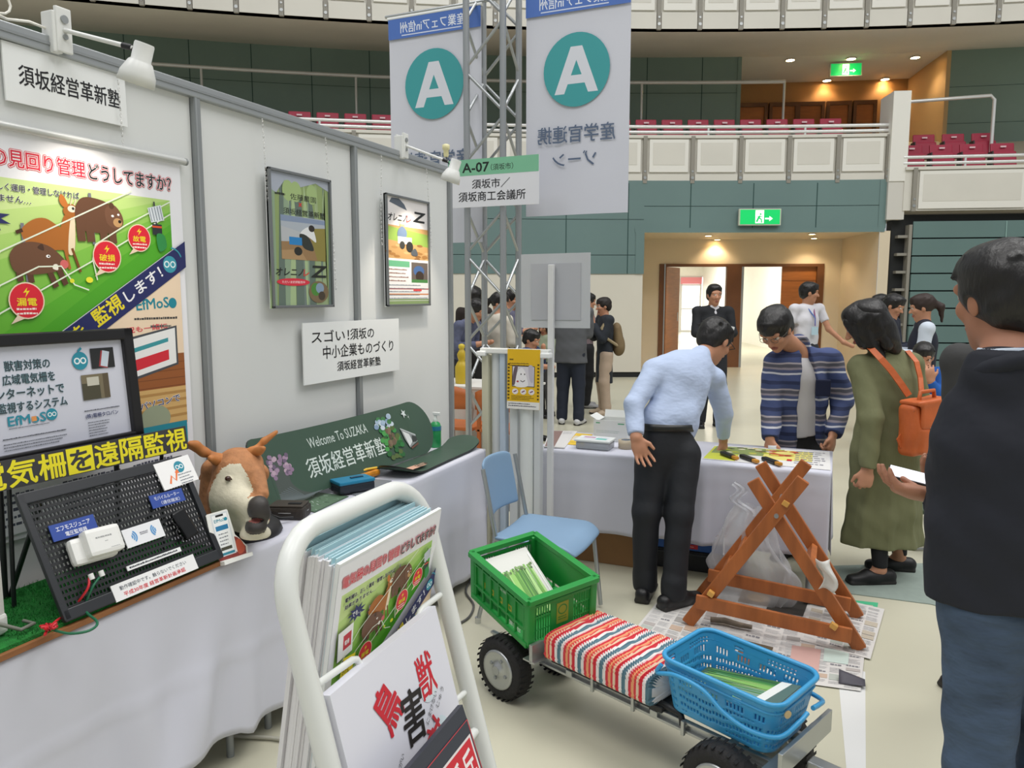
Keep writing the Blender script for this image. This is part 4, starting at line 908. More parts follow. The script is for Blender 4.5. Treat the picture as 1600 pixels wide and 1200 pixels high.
a.rows(298, 84, 125, 1, 6, '#4a4e56', .5); a.text('(株)電柵タロバン', 300, 60, 112, 16, '#38406a', bold=.02); a.rows(305, 48, 75, 6, 8, '#6a6e76', .3)
a.mb.build('print', t)
# left edge device: pale box
t = thing('controller_box', 'pale grey controller box at the left end of the grass board', 'device', (-1.9, 1.12, GZ))
mb = MB(); mb.box((-1.915, 1.105, GZ+.1), (.1, .09, .2), mat('#c9c9c4', .4), None, .012); mb.build('body', t)
mb = MB(); mb.box((-1.915, 1.105, GZ+.03), (.108, .094, .05), mat('#dadad6', .4), None, .01); mb.build('foot', t)
mb = MB(); mb.tube([(-1.86, 1.12, GZ+.04), (-1.83, 1.16, GZ+.012), (-1.84, 1.2, GZ+.01), (-1.88, 1.2, GZ+.01)], .005, mat('#77796f', .5), 6); mb.build('cable', t)
# phone standee
b = Vector((-1.79, 1.835, TZ+.001)); SPM = plane_M(b+Vector((0, -.07, 0)), (.15, 1, 0), (1, -.15, .3)) @ Matrix.Scale(.86, 4)
t = thing('phone_standee', 'paper standee of a hand holding a phone, right of the perforated panel', 'standee', b)
mb = MB(); out = [(20, 0), (140, 0), (146, 40), (120, 78), (104, 98), (96, 196), (92, 200), (8, 200), (2, 196), (0, 110), (10, 70), (14, 30)]
mb.prism([(x/1000, y/1000) for x, y in out], .004, SPM, mat('#eeeeea', .5)); mb.box(SPM @ Vector((.08, .008, .014)), (.11, .012, .024), mat('#eeeeea', .5), SPM.to_3x3().normalized()); mb.build('board', t)
a = Art(SPM @ Matrix.Translation((0, 0, .0045)), .001); a.poly([(14, 18), (134, 14), (138, 42), (112, 84), (98, 92), (98, 30), (16, 100), (8, 100)], '#8e3a34'); a.blob([(100, 70), (120, 76), (134, 40), (120, 22), (100, 26)], '#c0563e')
a.rect(18, 30, 74, 164, '#d9dee2'); a.rect(23, 36, 64, 152, '#f4f6f6'); a.rect(38, 180, 34, 8, '#14161a'); a.text('EfMoS', 28, 160, 46, 12, '#2b8ea4', bold=.03); a.ell(79, 166, 7, 7, '#2b8ea4'); a.rect(28, 128, 54, 18, '#2f7fae'); a.rows(34, 112, 44, 4, 13, '#7d8288', .3, 3); a.rect(32, 52, 48, 12, '#4a4a3c'); a.rect(23, 34, 64, 9, '#2f8aa0'); a.mb.build('print', t)
# ================================================================== smooth solid shapes (bodies, clothes) on a distance grid
class SDF:
    def __init__(s, lo, hi, h):
        s.lo = np.array(lo, float); s.h = h; s.n = np.ceil((np.array(hi)-s.lo)/h).astype(int)+1
        s.d = np.full(s.n, .2, np.float32); s.m = np.zeros(s.n, np.int16)
    def _sub(s, lo, hi):
        a = np.maximum(np.floor((np.array(lo)-s.lo)/s.h).astype(int), 0); b = np.minimum(np.ceil((np.array(hi)-s.lo)/s.h).astype(int)+1, s.n)
        if (b <= a).any(): return None, None
        sl = tuple(slice(a[i], b[i]) for i in range(3))
        ax = [s.lo[i]+s.h*np.arange(a[i], b[i]) for i in range(3)]
        return sl, np.stack(np.meshgrid(*ax, indexing='ij'), -1)
    def _op(s, sl, d, k, op, mid):
        if op == 'cut':
            e = s.d[sl]; h = np.maximum(k-np.abs(e+d), 0)/max(k, 1e-6); s.d[sl] = np.maximum(e, -d)+h*h*k*.25; return
        if op == 'paint':
            m = s.m[sl]; m[d < 0] = mid; s.m[sl] = m; return
        e = s.d[sl]; h = np.maximum(k-np.abs(e-d), 0)/max(k, 1e-6)
        m = s.m[sl]; m[d < e] = mid; s.m[sl] = m; s.d[sl] = np.minimum(e, d)-h*h*k*.25
    def cone(s, a, b, r1, r2=None, k=.02, mid=0, n=None, flat=1., op='add'):
        """tapered limb from a to b; flat < 1 thins it along the direction n"""
        a = np.array(a, float); b = np.array(b, float); r2 = r1 if r2 is None else r2; R = max(r1, r2)+k+3*s.h
        sl, P = s._sub(np.minimum(a, b)-R, np.maximum(a, b)+R)
        if sl is None: return s
        p = P-a; q = b-a
        if n is not None:
            n = np.array(n, float); n /= np.linalg.norm(n); g = 1/flat-1
            p = p+n*((p @ n)[..., None]*g); q = q+n*(q @ n)*g
        t = np.clip((p @ q)/max(q @ q, 1e-9), 0, 1)
        d = np.linalg.norm(p-t[..., None]*q, axis=-1)-(r1+(r2-r1)*t)
        s._op(sl, d*(flat if n is not None else 1)**.5, k, op, mid); return s
    def ell(s, c, r, R=None, k=.02, mid=0, op='add'):
        c = np.array(c, float); r = np.array(r, float); M = max(r)+k+3*s.h
        sl, P = s._sub(c-M, c+M)
        if sl is None: return s
        p = P-c
        if R is not None: p = p @ np.array(R)
        k0 = np.linalg.norm(p/r, axis=-1); k1 = np.linalg.norm(p/(r*r), axis=-1)
        s._op(sl, k0*(k0-1)/np.maximum(k1, 1e-6), k, op, mid); return s
    def box(s, c, hs, R=None, r=.01, k=.01, mid=0, op='add'):
        c = np.array(c, float); hs = np.array(hs, float); M = np.linalg.norm(hs)+k+r+2*s.h
        sl, P = s._sub(c-M, c+M)
        if sl is None: return s
        p = P-c
        if R is not None: p = p @ np.array(R)
        q = np.abs(p)-(hs-r); d = np.linalg.norm(np.maximum(q, 0), axis=-1)+np.minimum(q.max(-1), 0)-r
        s._op(sl, d, k, op, mid); return s
    def plane(s, c, n, rad, op='cut'):
        """cut away everything on the side n points to, near c"""
        c = np.array(c, float); n = np.array(n, float); n /= np.linalg.norm(n)
        sl, P = s._sub(c-rad, c+rad)
        if sl is None: return s
        d = (P-c) @ n; inside = np.linalg.norm(P-c, axis=-1) < rad
        e = s.d[sl]; s.d[sl] = np.where(inside, np.maximum(e, d), e); return s
    def ripple(s, amp, f, seed=0, box=None):
        sl, P = s._sub(s.lo, s.lo+s.h*s.n) if box is None else s._sub(*box)
        rn = np.random.RandomState(seed); w_ = np.zeros(P.shape[:-1], np.float32)
        for i in range(5):
            v = rn.normal(size=3); v /= np.linalg.norm(v); w_ += np.sin(P @ (v*f*(.6+.8*rn.rand()))+rn.rand()*6)
        s.d[sl] += w_*amp/2.2; return s
    def mesh(s, smooth=1):
        d = s.d; I = d < 0; n = s.n
        c = np.zeros(n-1, np.int8); C = [(i, j, k) for i in (0, 1) for j in (0, 1) for k in (0, 1)]
        g = lambda A_, o: A_[o[0]:n[0]-1+o[0], o[1]:n[1]-1+o[1], o[2]:n[2]-1+o[2]]
        for o in C: c += g(I, o)
        act = (c > 0) & (c < 8); ix = np.argwhere(act); idx = np.full(n-1, -1, np.int64); idx[act] = np.arange(len(ix))
        D = {o: d[ix[:, 0]+o[0], ix[:, 1]+o[1], ix[:, 2]+o[2]] for o in C}
        acc = np.zeros((len(ix), 3)); cnt = np.zeros(len(ix))
        for o in C:
            for ax in range(3):
                if o[ax] == 0:
                    o2 = list(o); o2[ax] = 1; o2 = tuple(o2); a, b = D[o], D[o2]; cr = (a < 0) != (b < 0)
                    t = np.where(cr, a/np.where(cr, a-b, 1), 0)
                    p = np.repeat(np.array(o, float)[None], len(ix), 0); p[:, ax] = t
                    acc += p*cr[:, None]; cnt += cr
        V = s.lo+(ix+acc/np.maximum(cnt, 1)[:, None])*s.h
        mm = s.m[ix[:, 0], ix[:, 1], ix[:, 2]]
        Q = []
        for ax in range(3):
            u, v = (ax+1) % 3, (ax+2) % 3
            a = [slice(None)]*3; b = [slice(None)]*3; a[ax] = slice(0, n[ax]-1); b[ax] = slice(1, n[ax])
            for q in (u, v): a[q] = slice(1, n[q]-1); b[q] = slice(1, n[q]-1)
            A_, B_ = I[tuple(a)], I[tuple(b)]; e = np.argwhere(A_ != B_)
            if not len(e): continue
            fl = A_[tuple(e.T)]; e = e.copy(); e[:, u] += 1; e[:, v] += 1
            def cell(du, dv): w_ = e.copy(); w_[:, u] -= du; w_[:, v] -= dv; return idx[tuple(w_.T)]
            q = np.stack([cell(1, 1), cell(0, 1), cell(0, 0), cell(1, 0)], -1); q[~fl] = q[~fl][:, ::-1]; Q.append(q)
        Q = np.concatenate(Q) if Q else np.zeros((0, 4), int)
        for _ in range(smooth):                       # light Laplacian smoothing
            S = np.zeros_like(V); k = np.zeros(len(V))
            for i in range(4): np.add.at(S, Q[:, i], V[Q[:, (i+1) % 4]]); np.add.at(k, Q[:, i], 1); np.add.at(S, Q[:, (i+1) % 4], V[Q[:, i]]); np.add.at(k, Q[:, (i+1) % 4], 1)
            V = V*.5+.5*S/np.maximum(k, 1)[:, None]
        return V, Q, mm[Q[:, 2]] if len(Q) else np.zeros(0, int)
    def build(s, name, mats, parent=None, smooth=1, **kw):
        V, Q, fm = s.mesh(smooth); mb = MB()
        mb.v = V.tolist(); mb.f = Q.tolist(); mb.m = [min(int(x), len(mats)-1) for x in fm]; mb.s = [True]*len(Q); mb.mats = list(mats)
        return mb.build(name, parent, **kw)
def rot_to(x=None, y=None, z=None):
    """orthonormal columns; two of the axes given (the first kept exactly)"""
    if z is not None and y is not None: z = Vector(z).normalized(); y = Vector(y); x = y.cross(z).normalized(); y = z.cross(x)
    elif x is not None and y is not None: x = Vector(x).normalized(); y = Vector(y); z = x.cross(y).normalized(); y = z.cross(x)
    elif x is not None and z is not None: x = Vector(x).normalized(); z = Vector(z); y = z.cross(x).normalized(); z = x.cross(y)
    return Matrix((x, y, z)).transposed()
# ================================================================== things on the booth table
# deer head mask on a dark holder
dv = lambda px_, py_, d: np.array(dp(px_, py_, d))
DD = 2.62
t = thing('deer_head_mask', 'rubber deer head mask with antlers on the booth table', 'mask', (-1.97, 2.06, TZ))
g = SDF(dv(300, 860, DD)-np.array([.14, .22, .06]), dv(440, 680, DD)+np.array([.16, .22, .1]), .0045)
TAN, WHT_, DKG = mat('#b07a52', .8, var=.25, scale=25., bump=.2, bscale=60.), mat('#d9d3bd', .8, var=.08, scale=20., bump=.15, bscale=50.), mat('#3a3634', .5, var=.2, scale=30.)
EYE, PNK = mat('#3a1d12', .15), mat('#a8605a', .6)
crown, cheek, snout, jaw, neck = dv(372, 735, 2.66), dv(368, 775, 2.64), dv(402, 797, 2.5), dv(398, 812, 2.52), dv(382, 818, 2.68)
g.ell(crown, (.078, .08, .07), k=.04, mid=1).cone(crown, cheek, .072, .078, k=.04, mid=1).cone(cheek, snout, .078, .03, k=.03, mid=1).cone(neck, cheek, .085, .078, k=.05, mid=1).cone(neck, jaw, .07, .025, k=.03, mid=1)
g.cone(dv(352, 790, 2.7), dv(350, 815, 2.72), .05, .06, k=.04, mid=1)
g.ell(dv(372, 712, 2.66), (.12, .12, .055), mid=0, op='paint'); g.cone(dv(392, 725, 2.66), dv(410, 772, 2.54), .042, .022, k=.02, mid=0); g.cone(dv(394, 722, 2.62), dv(412, 775, 2.52), .04, .03, mid=0, op='paint'); g.cone(dv(330, 740, 2.72), dv(326, 800, 2.76), .035, .035, mid=0, op='paint'); g.cone(dv(335, 735, 2.7), dv(332, 800, 2.74), .045, .05, k=.03, mid=0)
g.ell(cheek, (.4, .4, .4), mid=0, op='paint'); g.ell(dv(360, 792, 2.56), (.088, .12, .15), mid=1, op='paint'); g.ell(dv(385, 838, 2.56), (.1, .14, .06), mid=1, op='paint'); g.ell(dv(394, 806, 2.5), (.055, .08, .06), mid=1, op='paint'); g.cone(dv(392, 722, 2.6), dv(413, 780, 2.52), .034, .024, mid=0, op='paint')
for q in (dv(405, 786, 2.485), dv(403, 797, 2.48), dv(408, 805, 2.49)): g.ell(q, (.03, .029, .025), k=.02, mid=2); g.ell(q, (.034, .034, .028), mid=2, op='paint')
g.ell(dv(398, 815, 2.46), (.03, .03, .011), k=.004, mid=3, op='cut'); g.ell(dv(400, 815, 2.49), (.02, .02, .008), k=.004, mid=3); g.ell(dv(400, 823, 2.49), (.036, .034, .02), k=.02, mid=2); g.ell(dv(399, 834, 2.53), (.05, .05, .03), k=.02, mid=1)
g.ell(dv(409, 787, 2.452), (.008, .008, .006), k=.003, mid=2, op='cut')
ew = dv(356, 748, 2.555); g.ell(ew, (.011, .011, .009), k=.003, mid=4)
g.plane((-1.95, 2.07, TZ+.062), (0, 0, -1), .4); g.ripple(.0012, 60, 3); g.build('head', (TAN, WHT_, DKG, PNK, EYE), t, 1)
for pts, nm in ((((352, 722, 2.66), (330, 735, 2.7), (312, 748, 2.74)), 'ear'), (((395, 728, 2.72), (405, 740, 2.76), (411, 752, 2.8)), 'ear')):
    g = SDF(np.min([dv(*p) for p in pts], 0)-.06, np.max([dv(*p) for p in pts], 0)+.06, .005); P = [dv(*p) for p in pts]
    g.cone(P[0], P[1], .02, .03, k=.02, n=(.4, -.9, .1), flat=.4).cone(P[1], P[2], .03, .006, k=.02, n=(.4, -.9, .1), flat=.4, mid=0)
    g.ell(P[1]+np.array([.012, -.03, 0]), (.02, .018, .014), k=.01, mid=1, op='cut'); g.build(nm, (TAN, WHT_), t)
ANT = mat('#b9763f', .6, var=.25, scale=18.)
for br in (([(362, 722, 2.64), (345, 716, 2.63), (318, 706, 2.6), (292, 697, 2.57)], [(318, 706, 2.6), (306, 696, 2.58), (298, 694, 2.56)], [(352, 718, 2.63), (338, 720, 2.6), (330, 716, 2.57)]), ([(382, 720, 2.64), (395, 705, 2.66), (412, 690, 2.68), (432, 675, 2.7)], [(393, 708, 2.66), (405, 704, 2.64), (411, 701, 2.63)])):
    P0 = [dv(*p) for b_ in br for p in b_]; g = SDF(np.min(P0, 0)-.05, np.max(P0, 0)+.05, .005)
    for b_ in br:
        for i in range(len(b_)-1): g.cone(dv(*b_[i]), dv(*b_[i+1]), .018-.0035*i, .0145-.0035*i, k=.012)
    g.ripple(.0012, 90, 5); g.build('antler', (ANT,), t)
mb = MB(); bc = Vector((-1.955, 2.075, TZ)); mb.lathe([(.125, .0), (.13, .01), (.12, .035), (.1, .05), (.06, .06)], bc, mat('#262527', .5), n=28); mb.build('base', t)
# snowboards
SB = mat('#3c5446', .45, var=.06, scale=3.); EDGE = mat('#1d211e', .4)
def board_mb(L, Wd, th, fn, mbx=None):
    """rounded board: u along the length, v across; fn maps (u, v, w) to the world"""
    mb = MB(); n, k = 60, 8
    def half(s): s = abs(s)/(L/2); e = .86; return Wd/2*(.93+.07*s*s)*(math.sqrt(max(0, 1-((s-e)/(1-e))**2)) if s > e else 1)
    S = [-L/2+L*(.5-.5*math.cos(math.pi*i/n)) for i in range(n+1)]
    for sgn, w_ in ((1, th), (-1, 0)):
        vs = [fn(s, half(s)*(2*j/k-1), w_) for s in S for j in range(k+1)]
        fs = [(i*(k+1)+j, (i+1)*(k+1)+j, (i+1)*(k+1)+j+1, i*(k+1)+j+1) for i in range(n) for j in range(k)]
        mb.add(vs, fs, SB, True)
    for sg in (-1, 1):
        vs = [fn(s, sg*half(s), w_) for s in S for w_ in (0, th)]
        mb.add(vs, [(2*i, 2*i+1, 2*i+3, 2*i+2) for i in range(n)], EDGE)
    return mb
s0, s1 = Vector((-2.075, 2.2, TZ+.158)), Vector((-2.06, 3.54, TZ+.155))
L = (s1-s0).length; X = (s1-s0).normalized(); Yv = Vector((-.42, 0, 1)).normalized(); Nv = X.cross(Yv).normalized(); Nv = Nv if Nv.x > 0 else -Nv
C = (s0+s1)/2
def f1(u, v, w_): return C+X*u+Yv*v+Nv*(w_+.05*max(0, (abs(u)-L/2*.75)/(L/2*.25))**2)
t = thing('snowboard', 'dark green lettered snowboard leaning on the wall at the back of the booth table', 'snowboard', (-2.08, 2.97, TZ))
board_mb(L, .30, .009, f1).build('board', t)
M = Matrix((X, Yv, Nv)).transposed().to_4x4(); M.translation = C+Nv*.0098
a = Art(M, .001); a.rough = .6
SV = '#c9d6d0'
a.text('Welcome To SUZAKA', -262, 48, 440, 46, SV, bold=.006); a.text('須坂経営革新塾', -320, -78, 590, 88, '#d2ddd8', bold=.014)
a.blob([(-660, -110), (-560, -150), (-330, -146), (-400, -110), (-440, -60), (-420, 0), (-470, 40), (-560, 40), (-660, 10)], '#4b5450')
for i in range(14): a.line([(-640+i*14, -120+3*i), (-470+6*i, -135), (-380+8*i, -145+.5*i)], 3, '#6a7476')
rn = random.Random(5)
for i in range(40): a.ell(-470+60*rn.uniform(-1, 1), 15+45*rn.uniform(-1, 1), 12, 10, rn.choice(['#8e7690', '#a48aa2', '#6d5c74', '#b8a0b0']), 8)
a.rect(-600, -110, 60, 150, '#1e2220'); a.text('臥竜公園', -592, -30, 45, 16, '#e4e8e4')
for i in range(70):
    x, y = 330+75*rn.uniform(-1, 1), -5+110*rn.uniform(-1, 1); a.ell(x-.2*y, y, 20, 13, rn.choice(['#2f7a3f', '#3b8d48', '#2a6636', '#4a9a4e', '#566a3a'] if y < 40 else ['#9fb4c8', '#c3d0dc', '#7f98b4', '#3f7a48']), 9)
for i in range(12): a.ell(330+40*rn.uniform(-1, 1), 0+40*rn.uniform(-1, 1), 14, 16, rn.choice(['#6a5a48', '#7d6a54', '#54483a']), 8)
for x, y, r in ((520, 92, 26), (560, 68, 16)): a.poly([(x+(r if i % 2 else r*.42)*math.cos(i*math.pi/5), y+(r if i % 2 else r*.42)*math.sin(i*math.pi/5)) for i in range(10)], '#cfd8d8')
a.poly([(440, 20), (580, -40), (590, -60), (470, -90), (450, -40)], '#8a9090'); a.poly([(452, 5), (470, -82), (510, -62), (500, -20)], '#d8dcdc'); a.poly([(520, -30), (585, -52), (540, -70), (505, -66)], '#3a3f3e'); a.line([(440, 20), (590, -50)], 6, '#b9c0c0'); a.line([(480, -95), (560, -80)], 10, '#6a4a40')
a.mb.build('print', t)
# flat snowboard
s0, s1 = Vector((-1.905, 2.98, TZ+.022)), Vector((-1.93, 3.83, TZ+.022)); C2 = (s0+s1)/2; X2 = (s1-s0).normalized(); N2 = Vector((0, 0, 1)); Y2 = N2.cross(X2); L2 = (s1-s0).length
def f2(u, v, w_): return C2+X2*u+Y2*v+N2*(w_-.014+.05*max(0, (abs(u)-L2*.28)/(L2*.22))**2)
t = thing('snowboard', 'plain dark green snowboard lying flat at the far end of the booth table', 'snowboard', C2)
board_mb(L2, .2, .009, f2).build('board', t)
M = Matrix((X2, Y2, N2)).transposed().to_4x4(); M.translation = C2+N2*.0105; a = Art(M, .001)
a.poly([(-330, -60), (-200, -70), (-230, -25), (-320, -15)], '#d8a890'); a.rect(-260, -62, 90, 34, '#4a3020'); a.rows(-250, -40, 80, 2, 14, '#e8d0b8')
a.mb.build('print', t)
def flat_sheet(name, label, cat, q, z, col, art=None, th=.002, part='sheet', group=None):
    """paper lying on a horizontal surface; q = four corners as pixels (clockwise from back-left)"""
    P = [at(*p, z=z) for p in q]; c = sum(P, Vector())/4; t = thing(name, label, cat, c, group=group); mb = MB()
    V = [Vector((p.x, p.y, z)) for p in P]+[Vector((p.x, p.y, z+th)) for p in P]
    mb.add(V, [(3, 2, 1, 0), (4, 5, 6, 7)] + [(i, (i+1) % 4, 4+(i+1) % 4, 4+i) for i in range(4)], mat(col, .5)); mb.build(part, t)
    if art:
        w_, h_ = (P[1]-P[0]).length, (P[0]-P[3]).length
        H_ = 100*h_/w_; a = Art(Matrix(), 1.)
        def put(v2, f, c):                      # follow the sheet's own, not quite square outline
            a.z += a.step; q = []
            for x, y in np.asarray(v2, float): u_, v_ = min(1, max(0, x/100.)), min(1, max(0, y/H_)); p = (P[3]*(1-u_)+P[2]*u_)*(1-v_)+(P[0]*(1-u_)+P[1]*u_)*v_; q.append((p.x, p.y, z+th+.0003+a.z))
            a.mb.add(q, f, a.mat(c)); return a
        a.put = put; art(a, H_)
        a.mb.build('print', t)
    return t
def ar(a, h):
    rn = random.Random(8); a.rect(3, 3, 94, h-6, '#5f7a62')
    for i in range(40): x, y = rn.uniform(8, 90), rn.uniform(6, h-8); a.line([(x, y), (min(95, x+rn.uniform(4, 12)), min(h-4, y+rn.uniform(-4, 5)))], 1.6, rn.choice(['#b7c9bd', '#8fa892', '#7d9a7f', '#cfd9d2', '#3f5a45']))
flat_sheet('photo_mat', 'green photo sheet lying on the booth table in front of the snowboard', 'sheet', [(485, 768), (545, 776), (492, 801), (440, 789)], TZ+.003, '#4d6652', ar)
flat_sheet('grey_mat', 'grey rounded mat under the blue case on the booth table', 'mat', [(525, 744), (612, 752), (556, 775), (514, 764)], TZ+.002, '#7e8388', th=.004)
# small dark bag next to the deer, blue and black case, orange pouch, spray bottle
c = at(452, 800, z=TZ+.02)
t = thing('camera_pouch', 'brown black zipped pouch beside the deer mask', 'pouch', (c.x, c.y, TZ)); R = Matrix.Rotation(.35, 3, 'Z')
PB = mat('#332e29', .6, bump=.2, bscale=80.)
mb = MB(); mb.box((c.x, c.y, TZ+.026), (.15, .105, .048), PB, R, .014); mb.build('body', t)
mb = MB(); mb.box((c.x, c.y, TZ+.053), (.135, .09, .008), mat('#403a33', .6), R, .004); mb.box((c.x+.03, c.y, TZ+.058), (.05, .02, .004), BLACK, R); mb.build('flap', t)
mb = MB(); mb.tube([Vector((c.x, c.y, TZ+.03))+R @ Vector((.076*math.cos(q), .054*math.sin(q), 0)) for q in [i*math.pi/10 for i in range(20)]], .002, ALU, 5, True); mb.build('zip', t)
mb = MB(); mb.tube([c+R @ Vector(p) for p in ((-.06, -.05, .02), (-.04, -.09, .015), (0, -.1, .005), (.04, -.07, .0))], .005, BLACK, 6); mb.build('strap', t)
c = at(551, 757, z=TZ+.035); R = Matrix.Rotation(math.radians(62), 3, 'Z')
t = thing('tool_case', 'small blue and black case on the grey mat on the booth table', 'case', (c.x, c.y, TZ))
mb = MB(); mb.box((c.x, c.y, TZ+.03), (.17, .10, .04), mat('#1c2430', .4), R, .01); mb.build('body', t)
mb = MB(); mb.box((c.x, c.y, TZ+.056), (.172, .102, .016), mat('#1c7fa6', .4), R, .006); mb.build('lid', t)
mb = MB(); mb.box(Vector((c.x, c.y, TZ+.066))+R @ Vector((.02, 0, 0)), (.06, .016, .006), mat('#123f58', .4), R, .002); mb.build('clasp', t)
c = at(573, 743, z=TZ+.02); t = thing('orange_pouch', 'small yellow orange pouch behind the blue case', 'pouch', (c.x, c.y, TZ))
mb = MB(); mb.box((c.x, c.y, TZ+.024), (.05, .15, .03), mat('#c8811e', .5, var=.3, scale=30.), Matrix.Rotation(-.1, 3, 'Z'), .012); mb.build('body', t); mb = MB(); mb.tube([(c.x-.02, c.y-.07, TZ+.042), (c.x, c.y, TZ+.05), (c.x+.01, c.y+.07, TZ+.044)], .006, mat('#e8c040', .5), 6); mb.build('strap', t)
c = Vector((-2.085, 3.735, TZ)); t = thing('spray_bottle', 'green spray bottle with clear cap behind the far end of the leaning snowboard', 'bottle', c)
mb = MB(); mb.lathe([(.03, .001), (.033, .006), (.033, .12), (.026, .14), (.014, .15)], c, mat('#2e9a5a', .25, var=.2, scale=20.), n=18); mb.build('body', t)
mb = MB(); mb.lathe([(.034, .1), (.034, .124)], c, mat('#2b7f9f', .3), n=18); mb.build('label_band', t)
mb = MB(); mb.lathe([(.013, .15), (.014, .165), (.009, .17), (.009, .185)], c, mat('#e3ece8', .2), n=12); mb.box(c+Vector((.008, 0, .195)), (.045, .016, .018), mat('#eef2f0', .3), None, .004); mb.build('pump', t)

# ================================================================== leaflet rack in front
RK = mat('#e2e4e0', .3); t = thing('leaflet_rack', 'white tubular leaflet rack in the foreground', 'rack', (-.3, .68, 0)); rack = t
def rx(z): return -.452+(1.36-z)*.27
def rp(y, z, o=0.): return Vector((rx(z)+o, y, z))
YL_, YR_ = .517, .770; ra = .06
arc_pts = lambda yc, zc, a0, a1: [rp(yc+ra*math.cos(math.radians(a0+(a1-a0)*i/8)), zc+ra*math.sin(math.radians(a0+(a1-a0)*i/8))) for i in range(9)]
mb = MB(); ZT = 1.378
pts = [rp(YL_, .05), rp(YL_, .6)]+arc_pts(YL_+ra, ZT-ra, 180, 90)+arc_pts(YR_-ra, ZT-ra, 90, 0)+[rp(YR_, .6), rp(YR_, .05)]
mb.tube(pts, .0107, RK, 16); mb.build('front_hoop', t)
for y in (YL_, YR_):
    mb = MB(); mb.tube([rp(y, .98, -.012), Vector((-.62, y, .02))], .011, RK, 12); mb.build('rear_leg', t)
for y in (YL_, YR_):
    mb = MB(); mb.tube([rp(y, .045), Vector((-.62, y, .02))], .009, RK, 10); mb.build('side_stretcher', t)
for z in (1.08, .86, .64, .42): mb = MB(); mb.tube([rp(YL_, z), rp(YR_, z)], .006, RK, 8); mb.build('cross_wire', t)
def onrack(px_, py_):
    z = 1.2
    for _ in range(12): p = at(px_, py_, x=rx(z)); z = p.z
    return p
def hook(leg, bend, tip):
    """wire hook from a leg of the rack, in front of the leaflets, bent down at its end"""
    a_, b_, c_ = [onrack(*q) for q in (leg, bend, tip)]; d_ = (b_-a_).normalized(); e_ = (c_-b_).normalized(); mb = MB()
    mb.tube([a_, a_+d_*.005, b_-d_*.008, b_-d_*.002+e_*.002, b_+e_*.008, c_, c_+e_*.03+Vector((-.012, 0, 0))], .0036, RK, 10); mb.build('wire_hook', t)
def holder(z):
    mb = MB()
    for o in (.0, .02, .04): mb.tube([rp(YL_, z, o*.2), rp(YL_+.02, z-.004, -o), rp(YR_-.02, z-.004, -o), rp(YR_, z, o*.2)], .003, RK, 8)
    mb.build('pocket_floor', t)
# tier 1: a thick wad of fence leaflets whose tops lean forward
rn = random.Random(12)
def quadsheet(name, label, cat, tl, tr, bl, th, m, art=None, scale=None, group=None, edge=None, parent=None):
    X_ = (tr-tl); Y_ = (tl-bl); N_ = X_.cross(Y_).normalized(); w_, h_ = X_.length, Y_.length
    M = plane_M(bl, X_, N_); t_ = thing(name, label, cat, (tl+tr)/2-Y_, group=group); mb = MB(); sheet(M, w_, h_, th, m, mb); mb.build('sheets', t_)
    if art: a = Art(M @ Matrix.Translation((0, 0, .0004)), scale or w_/210., step=.00003); art(a); a.mb.build('print', t_)
    return t_
tl, tr = Vector((-.42, .568, 1.347)), Vector((-.42, .767, 1.349))
dn = Vector((-.05, .0, -.28))
lf = quadsheet('leaflet_stack', 'front wad of green animal-fence leaflets in the foreground rack', 'leaflets', tl, tr, tl+dn, .004, WHITE, fence_poster, None)
PAP = mat('#e9e7ea', .6); PBL = mat('#bcdde4', .5); mb = MB()
R1 = rot_to(x=tr-tl, y=-dn)
for i in range(15):
    o = -.0048-.0031*i; j = rn.uniform(-.003, .003)-.007; c = (tl+tr)/2+dn/2+R1 @ Vector((j, rn.uniform(-.004, .003), o))
    mb.box(c, (.184, .278, .0029), PAP, R1)
mb.build('page_block', lf)
mb = MB()
for i in range(9): c = (tl+tr)/2+dn/2+R1 @ Vector((rn.uniform(-.009, -.004), .006+rn.uniform(-.003, .003), -.0063-.0050*i)); mb.box(c, (.181, .28, .0011), PBL, R1)
mb.build('pale_blue_covers', lf)
hook((492, 1072), (558, 1026), (566, 1050)); hook((692, 926), (655, 954), (652, 974)); holder(1.03)
# tier 2: white booklet
tl, tr = Vector((-.408, .540, 1.238)), Vector((-.408, .737, 1.246)); dn = Vector((.064, .0, -.277))
def bk(a):
    a.step = .00003
    a.ell(158, 226, 18, 16, '#dfe9ee'); a.text('獣', 141, 216, 34, 50, '#cf2638', bold=.03); a.text('鳥', 74, 214, 38, 52, '#cf2638', bold=.05, rot=28); a.text('害', 94, 188, 42, 58, '#241f20', bold=.03, rot=-6)
    a.text('じゅう', 166, 196, 24, 7, '#55565c', rot=34); a.text('ちょうじゅうがい', 42, 150, 58, 7, '#55565c', rot=40); a.text('にまけない', 140, 190, 38, 7, '#55565c', rot=36)
    a.ell(160, 164, 20, 24, '#d7e6ee'); a.text('対', 146, 146, 30, 42, '#c92a3c', bold=.05, rot=25); a.ell(96, 130, 22, 18, '#d7e6ee'); a.text('策', 82, 112, 34, 40, '#c92a3c', bold=.05, rot=20)
bk_ = quadsheet('booklet_stack', 'white booklets with red and black characters in the middle pocket of the rack', 'booklets', tl, tr, tl+dn, .012, mat('#e4e4ee', .5), bk)
hook((726, 1082), (694, 1110), (691, 1130)); holder(.95)
